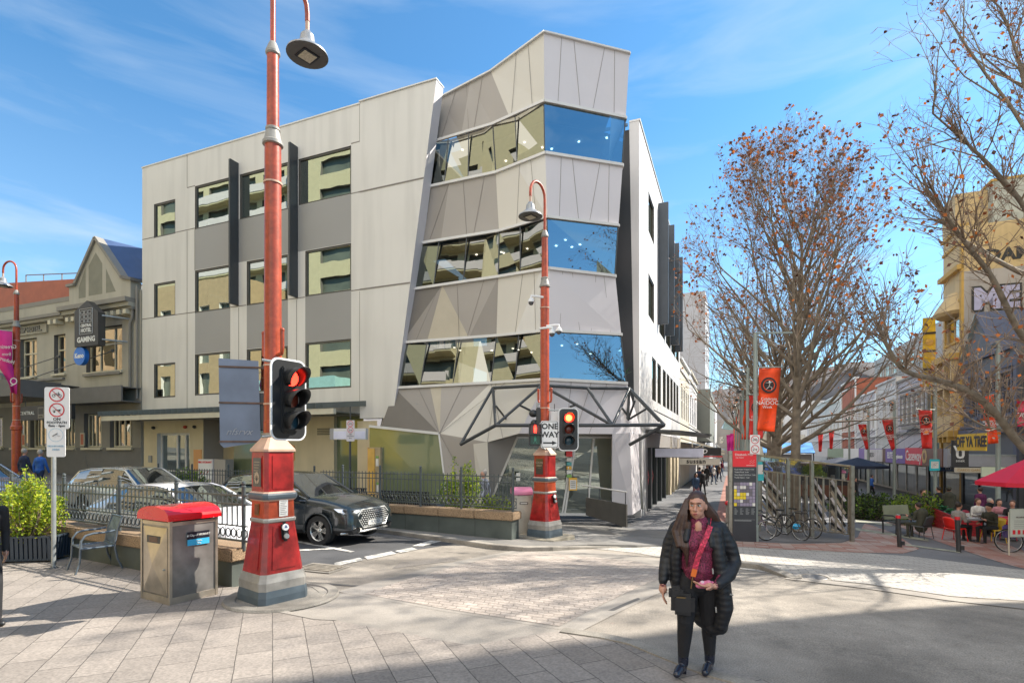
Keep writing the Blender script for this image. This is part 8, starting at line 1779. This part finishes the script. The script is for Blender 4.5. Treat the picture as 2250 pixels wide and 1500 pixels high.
def hand(mb, w, d, side_v, m, k=1.0, curl=.5, thumb=1):
    """w wrist, d pointing direction, side_v across the palm; five separate curled fingers"""
    w = V(w); d = V(d).normalized(); s = V(side_v); s = (s-d*s.dot(d)).normalized(); n = d.cross(s)
    capsule(mb, [w, w+d*.045*k], [.026*k, .034*k], m, sx=1.1, sy=.6); mb.ball(w+d*.055*k, (.036*k, .036*k, .02*k), m, 10, 6, Matrix((s, d, n)).transposed())
    for i, (o_, L_) in enumerate(((-.027, .062), (-.009, .074), (.010, .070), (.027, .055))):
        p = w+d*.085*k+s*o_*k; pts = [p-d*.03*k, p]; e = d.copy()
        for j in range(3): e = (e-n*curl*(.45+.2*j)).normalized(); p = p+e*L_*k/3*1.15; pts.append(p)
        capsule(mb, pts, [.0095*k, .0098*k, .0088*k, .008*k, .007*k], m, n=8)
    p = w+d*.03*k+s*(-.03*thumb)*k; e = (d*.5-s*.8*thumb-n*.25).normalized(); capsule(mb, [p, p+e*.035*k, p+e*.05*k+d*.025*k-n*.01*k], [.013*k, .0115*k, .009*k], m, n=8)
def small_person(lab, loc, rz, top, bot, hair, pose='stand', k=1.0, sk=None, long_hair=False, hat=None, coat=None, voxel=.022, bag=None, grp='people walking or sitting in the mall', shoes=None):
    sk = sk or skin; o = thing('person', lab, 'person', loc, rz, grp); b = MB(); q = lambda *a: V(a)*k; shoes = shoes or blk
    sit = pose == 'sit'; hz_ = .48 if sit else .92; dz = hz_-.92
    lean = -.10 if sit else 0
    capsule(b, [q(0, 0, .94+dz), q(0, .01+lean*.3, 1.1+dz), q(0, lean*.7, 1.3+dz)], [.155*k, .15*k, .17*k], top, sx=1.05, sy=.75); b.ball(q(0, lean, 1.38+dz), (.19*k, .11*k, .09*k), top)
    capsule(b, [q(0, lean, 1.42+dz), q(0, lean-.02, 1.52+dz)], .052*k, sk); b.ball(q(0, lean-.03, 1.60+dz), (.076*k, .092*k, .112*k), sk, 14, 10); b.ball(q(0, lean-.115, 1.59+dz), (.014*k, .02*k, .02*k), sk, 6, 5)
    ph = {'stand': 0, 'walk': .17, 'sit': 0}[pose]
    for s in (-1, 1):
        if sit: pts = [q(s*.09, 0, .50), q(s*.11, -.42, .50), q(s*.11, -.40, .08)]; rs = [.09*k, .065*k, .042*k]
        else: pts = [q(s*.085, 0, .92), q(s*.09, -s*ph*.6-.02, .50), q(s*.09, -s*ph+.02, .09)]; rs = [.088*k, .06*k, .042*k]
        capsule(b, pts, rs, bot); f = pts[-1]; capsule(b, [f+q(0, .02, -.04), f+q(0, -.14, -.055)], [.04*k, .035*k], shoes)
        sh = q(s*.18, lean, 1.37+dz)
        if sit: el = q(s*.24, -.12, 1.12+dz); wr = q(s*.13, -.36, 1.2+dz if s > 0 else 1.10+dz)
        elif pose == 'walk': el = q(s*.225, s*.06, 1.10); wr = q(s*.22, s*.10-.06, .87)
        else: el = q(s*.225, .03, 1.10); wr = q(s*.20, -.05, .87)
        capsule(b, [sh, el, wr], [.062*k, .048*k, .036*k], top); hand(b, wr, wr-el, q(0, 1, 0), sk, k*1.05, .35, s)
    organic('body', b, voxel*.8, o, 2)
    h = MB(); c = q(0, lean-.01, 1.63+dz); h.ball(c+q(0, .01, .012), (.088*k, .098*k, .105*k), hair, 12, 9)
    if long_hair: capsule(h, [c+q(0, .05, 0), c+q(0, .08, -.15), c+q(0, .08, -.3)], [.08*k, .08*k, .05*k], hair)
    hh = MB(); hh.v = h.v; hh.m = h.m; hh.s = h.s; hh.f = h.f
    ob = organic('hair', h, voxel*.6, o, 1); me = ob.data
    bm = bmesh.new(); bm.from_mesh(me); bmesh.ops.delete(bm, geom=[v for v in bm.verts if v.co.y < (lean-.055)*k and v.co.z < (1.655+dz)*k], context='VERTS'); bm.to_mesh(me); bm.free()
    f = MB(); [f.ball(q(s*.03, lean-.118, 1.615+dz), (.011*k, .006*k, .007*k), blk, 6, 4) for s in (-1, 1)]; f.ball(q(0, lean-.118, 1.553+dz), (.022*k, .006*k, .006*k), mat('lips', (.35, .1, .08), .5), 6, 4); build('face_features', f, o)
    if hat: m = MB(); m.ball(c+q(0, .0, .035), (.10*k, .11*k, .09*k), hat, 12, 8); build('hat', m, o)
    if coat:
        m = MB(); zlow = .55 if not sit else .42
        capsule(m, [q(0, .02, 1.36+dz), q(0, .02, 1.0+dz), q(0, .03 if not sit else -.02, zlow)], [.19*k, .2*k, .21*k], coat, sx=1.05, sy=.8); organic('coat', m, voxel, o, 3)
    if bag: m = MB(); m.rbox((.2*k, -.08*k, .75*k), (.3*k, .16*k, 1.0*k), bag, .02); build('bag', m, o)
    return o
cl = dict(navy=fab('navy', (.02, .03, .07)), blue=fab('blue', (.03, .12, .42)), black=fab('black', (.018, .018, .02)), grey=fab('grey', (.28, .26, .24)), white=fab('white', (.6, .58, .55)), denim=fab('denim', (.08, .13, .22)), brown=fab('brown', (.12, .07, .04)), olive=fab('olive', (.05, .05, .035)), maroon=fab('maroon', (.2, .02, .05)), pink=fab('pink', (.5, .22, .25)), khaki=fab('khaki', (.25, .2, .13)))
hr = dict(grey=mat('hair_grey', (.4, .36, .32), .7), dark=mat('hair_dark', (.03, .02, .015), .6), brown=mat('hair_brown', (.10, .05, .03), .6), blond=mat('hair_blond', (.35, .22, .1), .6))
plaid = mat('cloth_plaid', (.12, .13, .16), .85, tex=brick_tex(.07, .07, 0, .014, 3.2, .1, off=0, speck=50))
pL = GX(55, 20.5, .1)
small_person('elderly person in navy jacket walking away by the left red post', GX(53, 20.4, .1), R(160), cl['navy'], cl['khaki'], hr['grey'], 'walk', .98); small_person('person in bright blue jacket walking away beside the navy jacket', GX(88, 20.2, .1), R(170), cl['blue'], cl['navy'], hr['grey'], 'walk', .98)
small_person('grey haired man in plaid shirt walking past the corner entrance behind the fence', GX(1064, 17.2, .1), R(-60), plaid, cl['black'], hr['grey'], 'walk', 1.02, voxel=.018)
edge = V((-6.42, 6.55, .016)); small_person('person in black padded jacket cut off by the left edge', edge, R(60), cl['black'], cl['black'], hr['dark'], 'walk', 1.0, voxel=.016)
drv = thing('person', 'driver with brown hair at the open window of the dark suv', 'person', suv.location+V((0, 0, .0)), ANG); b = MB(); capsule(b, [V((-.12, -.40, .75)), V((-.08, -.40, 1.1))], [.17, .15], cl['grey']); capsule(b, [V((-.06, -.40, 1.18)), V((-.05, -.40, 1.26))], .05, skin); b.ball((-.03, -.42, 1.36), (.09, .075, .11), skin); b.ball((.06, -.43, 1.35), (.02, .013, .018), skin, 6, 5); capsule(b, [V((-.05, -.62, 1.1)), V((.12, -.80, .99)), V((.38, -.70, 1.02))], [.055, .045, .035], cl['white']); hand(b, (.38, -.70, 1.02), (1, 0, .1), (0, 1, 0), skin, 1, .7); organic('body', b, .014, drv, 2)
h = MB(); h.ball((-.06, -.40, 1.39), (.095, .085, .11), hr['brown']); capsule(h, [V((-.11, -.4, 1.38)), V((-.13, -.4, 1.22))], [.07, .05], hr['brown']); organic('hair', h, .014, drv, 2)
# diners and passers-by
D1 = G(2098, 1188); small_person('seated diner in grey jumper on the red chair', D1+V((.02, 0, -.02)), R(95), cl['grey'], cl['black'], hr['dark'], 'sit', 1.02, voxel=.018)
small_person('seated diner in dark coat and cap on the yellow chair', CH2+V((-.02, 0, -.02)), R(-82), cl['olive'], cl['black'], hr['dark'], 'sit', 1.02, hat=cl['black'], voxel=.018)
small_person('young seated woman facing the camera at the second table', GX(2143, 20.0)+V((0, .0, 0)), R(0), cl['white'], cl['black'], hr['brown'], 'sit', 1.0); small_person('grey haired seated diner at the second table', GX(2168, 20.2), R(20), cl['grey'], cl['black'], hr['grey'], 'sit', 1.0)
small_person('dark haired seated woman in pink beside the maroon chair', GX(2192, 19.6), R(-20), cl['pink'], cl['black'], hr['dark'], 'sit', 1.0, long_hair=True); small_person('seated diner in black under the red umbrella', GX(2226, 18.9), R(-50), cl['black'], cl['black'], hr['brown'], 'sit', 1.0)
cafe_table('round table between the three rear diners', GX(2180, 19.0), .38)
small_person('stooping person in maroon checked jacket before the shop window', GX(2154, 23.5), R(180), fab('check_maroon', (.10, .015, .07), .4), cl['black'], hr['dark'], 'stand', 1.0); small_person('person in dark hooded coat behind the planter', GX(2085, 23.0), R(150), cl['olive'], cl['black'], hr['dark'], 'stand', .98, hat=cl['olive'], coat=cl['olive']); small_person('person in black coat left of the hooded one', GX(2063, 24.2), R(200), cl['black'], cl['black'], hr['dark'], 'walk', 1.0)
small_person('person in black sitting behind the yellow-green shrubs', GX(2022, 26), R(10), cl['black'], cl['black'], hr['dark'], 'sit', 1.25); small_person('person in olive coat sitting at the end of the red planter', GX(2025, 18.4), R(200), cl['olive'], cl['olive'], hr['dark'], 'sit', .95, coat=cl['olive'])
cafe_chair('dark metal chair under the olive-coated sitter', GX(2025, 18.4), R(200), c_char)
small_person('woman in denim jacket and pink skirt walking up the left mall footpath', GX(1529, 30.5), R(8), cl['denim'], cl['pink'], hr['dark'], 'walk', .98, long_hair=True); small_person('person in black walking beside the denim jacket', GX(1544, 35), R(190), cl['black'], cl['black'], hr['dark'], 'walk', 1.0); small_person('person in navy near the shop windows', GX(1537, 38), R(150), cl['navy'], cl['navy'], hr['dark'], 'stand', 1.02)
rp_ = random.Random(7); tops = ['black', 'navy', 'white', 'denim', 'brown', 'maroon', 'grey', 'khaki']
lbs = ['in the thick of the far crowd', 'at the left of the far crowd', 'at the right of the far crowd', 'leading the far crowd', 'farthest in the crowd', 'among the far crowd close to the shops', 'in the far crowd by the lamp posts', 'trailing the far crowd', 'in the centre of the distant crowd', 'at the back of the crowd']
for i, (px, Y) in enumerate([(1553, 44), (1561, 50), (1568, 46), (1574, 55), (1580, 50), (1586, 60), (1557, 60), (1571, 68), (1579, 72), (1588, 78)]):
    small_person('distant shopper in '+tops[i % 8]+' top '+lbs[i], GX(px, Y), R(rp_.uniform(0, 360)), cl[tops[i % 8]], cl[rp_.choice(['black', 'navy', 'denim'])], hr[rp_.choice(['dark', 'brown', 'grey'])], 'walk', 1.0, voxel=.035, grp='distant shoppers on the left mall footpath')
for i, (px, Y, c) in enumerate([(1880, 36, 'black'), (1800, 40, 'navy'), (1830, 44, 'maroon'), (1915, 40, 'blue'), (1780, 48, 'white')]):
    small_person(['person in black under the navy parasols', 'person in navy beyond the stair screen', 'person in maroon beyond the stair screen', 'person in blue by the far shopfronts', 'person in white by the far stall'][i], GX(px, Y), R(rp_.uniform(0, 360)), cl[c], cl['black'], hr['dark'], 'walk', 1.0, voxel=.035)

# ---- the walking woman in the foreground
wl = V((1.77, 5.12, .016)); wo = thing('person', 'walking woman in open black puffer coat and speckled maroon blouse, small bag across her body', 'person', wl, R(-17))
coatm = mat('puffer_black', (.011, .012, .016), .55, var=.1); nt2 = coatm.node_tree; ln = nt2.links.new      # quilted rows
b_ = nt2.nodes['Principled BSDF']; wv_ = nt2.nodes.new('ShaderNodeTexWave'); wv_.bands_direction = 'Z'; wv_.inputs['Scale'].default_value = 5.5; wv_.inputs['Distortion'].default_value = 1.2; wv_.inputs['Detail'].default_value = 2; tc_ = nt2.nodes.new('ShaderNodeTexCoord'); ln(tc_.outputs['Object'], wv_.inputs['Vector'])
bp_ = nt2.nodes.new('ShaderNodeBump'); bp_.inputs['Strength'].default_value = .5; bp_.inputs['Distance'].default_value = .006; ln(wv_.outputs['Fac'], bp_.inputs['Height']); ln(bp_.outputs[0], b_.inputs['Normal'])
bl = mat('blouse', (.085, .010, .028), .7, tex=speck_tex(85, .25, 3.6, big=.1)); trs = fab('trousers', (.012, .012, .015), .3); boot = mat('boot_leather', (.012, .015, .03), .25, var=.2, coat=.3)
b = MB()
# legs: image-left leg slightly ahead, image-right leg bearing weight
LEG = [(-1, V((-.095, .0, .90)), V((-.12, -.10, .51)), V((-.14, -.06, .13)), V((-.20, -.20, .05))), (1, V((.09, .0, .90)), V((.095, .04, .50)), V((.105, .10, .12)), V((.055, -.06, .04)))]
for s, hp, kn, an, to in LEG:
    capsule(b, [hp, hp.lerp(kn, .5), kn, kn.lerp(an, .35)+V((0, .015, 0)), an+V((0, 0, .05))], [.112, .098, .075, .068, .05], trs)
    capsule(b, [an+V((0, 0, .09)), an+V((0, .01, -.03))], [.052, .048], boot); capsule(b, [an+V((0, .035, -.075)), an.lerp(to, .55)+V((0, 0, -.01)), to], [.040, .044, .034], boot, sy=1); b.box((an.x-.03, an.y+.01, .0), (an.x+.03, an.y+.07, .05), boot)
capsule(b, [V((0, .01, .88)), V((0, .0, 1.02))], [.15, .16], trs, sx=1.05, sy=.82)
capsule(b, [V((0, -.005, 1.0)), V((0, -.01, 1.15)), V((0, 0, 1.30)), V((0, .01, 1.40))], [.165, .17, .165, .12], bl, sx=1.08, sy=.80); b.ball((-.06, -.085, 1.24), (.09, .075, .08), bl); b.ball((.06, -.085, 1.24), (.09, .075, .08), bl)
b.ball((0, .01, 1.40), (.17, .085, .065), bl)
capsule(b, [V((0, .0, 1.41)), V((-.005, -.02, 1.52))], [.062, .055], skin)
# open neckline
b.ball((-.005, -.075, 1.40), (.045, .035, .06), skin, 10, 8)
HC = V((-.012, -.035, 1.595)); Hr = Matrix.Rotation(R(-14), 3, 'Z') @ Matrix.Rotation(R(3), 3, 'X')
def hp_(x, y, z): return HC+Hr @ V((x, y, z))
b.ball(HC+V((0, .01, .02)), (.083, .095, .10), skin, 18, 14, Hr); b.ball(hp_(0, -.03, -.055), (.063, .064, .06), skin, 14, 10, Hr); b.ball(hp_(0, -.055, -.095), (.028, .026, .02), skin, 10, 8, Hr)
b.ball(hp_(-.038, -.062, -.02), (.026, .024, .026), skin, 10, 8, Hr); b.ball(hp_(.038, -.062, -.02), (.026, .024, .026), skin, 10, 8, Hr); capsule(b, [hp_(0, -.083, .015), hp_(0, -.103, -.028)], [.009, .014], skin, n=8); b.ball(hp_(0, -.075, .042), (.055, .02, .014), skin, 10, 6, Hr)
for s in (-1, 1): b.ball(hp_(s*.078, .01, -.01), (.012, .02, .032), skin, 8, 8, Hr); b.ball(hp_(s*.011, -.094, -.033), (.009, .009, .007), skin, 6, 5, Hr)
b.ball(hp_(0, -.089, -.062), (.026, .012, .007), skin, 8, 6, Hr); b.ball(hp_(0, -.086, -.073), (.022, .012, .007), skin, 8, 6, Hr)
# forearms inside the sleeves and hands
RW = V((-.325, -.06, .835)); LW = V((.13, -.27, .905))
capsule(b, [V((-.2, .01, 1.36)), V((-.275, .03, 1.09)), RW], [.05, .04, .028], bl); capsule(b, [V((.2, .01, 1.36)), V((.285, .02, 1.07)), LW], [.05, .042, .028], bl)
hand(b, RW, V((.02, -.03, -1)), (0, -1, 0), skin, 1.12, .35, 1); hand(b, LW, V((-1, -.18, -.03)), (.1, -1, .25), skin, 1.15, -.45, -1)
organic('body', b, .0062, wo, 2)
f = MB(); eyew = mat('eye_white', (.7, .68, .65), .3); iris = mat('iris', (.05, .06, .05), .2)
for s in (-1, 1): f.ball(hp_(s*.031, -.080, .014), (.0155, .010, .0085), eyew, 12, 8, Hr).ball(hp_(s*.031-.001, -.0885, .014), (.0065, .003, .0068), iris, 10, 6, Hr).tube([hp_(s*.046, -.079, .020), hp_(s*.031, -.090, .0245), hp_(s*.016, -.085, .019)], .0022, hr['dark'], 5)
build('eyes', f, wo); f = MB(); [f.tube([hp_(s*.053, -.076, .036), hp_(s*.035, -.092, .044), hp_(s*.015, -.094, .038)], [.002, .0042, .003], hr['brown'], 6) for s in (-1, 1)]; build('eyebrows', f, wo)
f = MB(); lip = mat('lips_woman', (.40, .10, .09), .4); f.ball(hp_(0, -.100, -.060), (.0235, .006, .0045), lip, 12, 6, Hr).ball(hp_(0, -.098, -.069), (.019, .007, .006), lip, 12, 6, Hr).box(tuple(hp_(-.018, -.108, -.0655)), tuple(hp_(.018, -.1, -.0638)), mat('mouth_dark', (.05, .01, .01), .6)); build('lips', f, wo)
# hair: parted, long, falling forward on the picture's left and behind on the right
hm2 = mat('hair_long', (.055, .026, .018), .42, var=.35, scale=25); h = MB()
h.ball(HC+V((.0, .028, .035)), (.093, .105, .108), hm2, 18, 12, Hr)
for a_ in range(9):
    x = -.078-.009*a_; yy = -.03+.012*(a_ % 4); capsule(h, [HC+V((-.07-.003*a_, .0, .05)), HC+V((x, yy-.02, -.08)), V((x-.02-.006*a_, yy-.06, 1.36)), V((x-.03, yy-.11, 1.22)), V((x-.03+.008*a_, yy-.10, 1.03+.025*a_))], [.024, .028, .032, .028, .008], hm2, n=8)
for a_ in range(7):
    x = .075+.012*a_; capsule(h, [HC+V((.06, .02, .05)), HC+V((x+.01, .04, -.08)), V((x+.06, .04, 1.38)), V((x+.10+.01*a_, .0, 1.27+.01*a_))], [.022, .028, .03, .008], hm2, n=8)
capsule(h, [HC+V((0, .08, 0)), V((0, .12, 1.4)), V((0, .13, 1.2))], [.09, .11, .08], hm2); ob = organic('hair', h, .009, wo, 1)
bm = bmesh.new(); bm.from_mesh(ob.data); bmesh.ops.delete(bm, geom=[v for v in bm.verts if (Hr.inverted() @ (v.co-HC)).y < -.055 and abs((Hr.inverted() @ (v.co-HC)).x) < .066-.25*max(0, (Hr.inverted() @ (v.co-HC)).z-.03) and -.14 < (v.co-HC).z < .062], context='VERTS'); bm.to_mesh(ob.data); bm.free()
# coat
c = MB()
capsule(c, [V((-.19, .02, 1.38)), V((-.265, .03, 1.22)), V((-.295, .03, 1.08)), V((-.315, -.02, .95)), RW+V((.0, .01, .03))], [.074, .066, .06, .054, .044], coatm); capsule(c, [V((.19, .02, 1.38)), V((.275, .03, 1.22)), V((.315, .03, 1.07)), V((.26, -.12, .98)), LW+V((.035, .03, .01))], [.074, .072, .07, .06, .047], coatm)
c.ball((-.14, .03, 1.39), (.11, .10, .07), coatm); c.ball((.14, .03, 1.39), (.11, .10, .07), coatm)
capsule(c, [V((0, .11, 1.36)), V((0, .12, 1.1)), V((.02, .13, .8)), V((.04, .12, .50))], [.095, .10, .105, .095], coatm, sx=1.85, sy=.7)
capsule(c, [V((-.165, -.02, 1.34)), V((-.20, -.02, 1.1)), V((-.20, .02, .86)), V((-.17, .06, .66))], [.075, .075, .08, .06], coatm, sx=.8, sy=1.5); capsule(c, [V((.155, -.04, 1.36)), V((.17, -.07, 1.15)), V((.205, -.05, .9)), V((.225, -.03, .66)), V((.19, -.02, .47))], [.068, .078, .090, .098, .075], coatm, sx=.85, sy=1.35)
capsule(c, [V((-.085, -.01, 1.46)), V((-.10, -.09, 1.38)), V((-.115, -.14, 1.28))], [.03, .032, .03], coatm); capsule(c, [V((.085, -.01, 1.46)), V((.095, -.09, 1.38)), V((.105, -.13, 1.25))], [.03, .032, .035], coatm); capsule(c, [V((-.09, .03, 1.47)), V((0, .08, 1.49)), V((.09, .03, 1.47))], .035, coatm)
capsule(c, [V((.02, .1, .50)), V((.14, .02, .43)), V((.20, -.03, .47))], [.07, .075, .06], coatm); organic('coat', c, .011, wo, 4)
zz = MB(); zz.beam((.112, -.205, 1.05), (.118, -.205, 1.0), .012, .01, rimm, up=(0, 1, 0)).beam((.14, -.19, .70), (.145, -.19, .65), .012, .01, rimm, up=(0, 1, 0)).beam((.26, -.17, .82), (.29, -.165, .81), .012, .01, rimm, up=(0, 1, 0)); build('zip_pulls', zz, wo)
# phone in a pink case on the open palm
ph = thing('phone', 'pink crumpled pouch held on her open palm', 'pouch', V((1.77-.03, 4.85, .93))); m = MB(); pkm = mat('pink_pouch', (.62, .16, .28), .45, var=.3, scale=30); capsule(m, [V((-.07, 0, -.01)), V((.0, .0, .0)), V((.07, .01, .005))], [.022, .03, .02], pkm, sx=1, sy=1.2); m.ball((.02, -.01, .022), (.03, .025, .022), pkm); m.ball((-.03, .0, .018), (.02, .02, .018), mat('pouch_white', (.7, .5, .55), .5)); organic('pouch', m, .006, ph, 1)
# shoulder bag
sbg = thing('handbag', 'small black leather crossbody bag with red and orange patterned strap', 'handbag', wl, R(-17)); st5 = mat('strap_pattern', (.42, .025, .06), .6, tex=speck_tex(55, .5, 1.9, big=.4, bs=25)); ora = mat('strap_orange', (.75, .16, .02), .5); m = MB(); m.rbox((-.25, -.23, .60), (-.04, -.12, .80), mat('bag_leather', (.018, .018, .02), .35, coat=.3), .035).rbox((-.27, -.20, .72), (-.14, -.11, .86), mat('bag_leather'), .03); build('bag', m, sbg)
def ribbon(mb, pts, w_, m_):
    for i in range(len(pts)-1): mb.beam(pts[i], pts[i+1], w_, .006, m_, up=(0, 1, .2))
m = MB(); S_ = [V((.115, .02, 1.47)), V((.10, -.10, 1.42)), V((.065, -.155, 1.33)), V((.025, -.185, 1.24)), V((-.015, -.19, 1.13)), V((-.04, -.19, 1.03))]; ribbon(m, S_, .046, st5); ribbon(m, [S_[-1], V((-.055, -.19, .96))], .046, ora); build('strap', m, sbg)
build('buckle', MB().tube([V((-.058, -.192, .955)), V((-.066, -.195, .90)), V((-.072, -.195, .85))], .006, brz, 6).box((-.2, -.235, .765), (-.12, -.228, .775), brz), sbg)
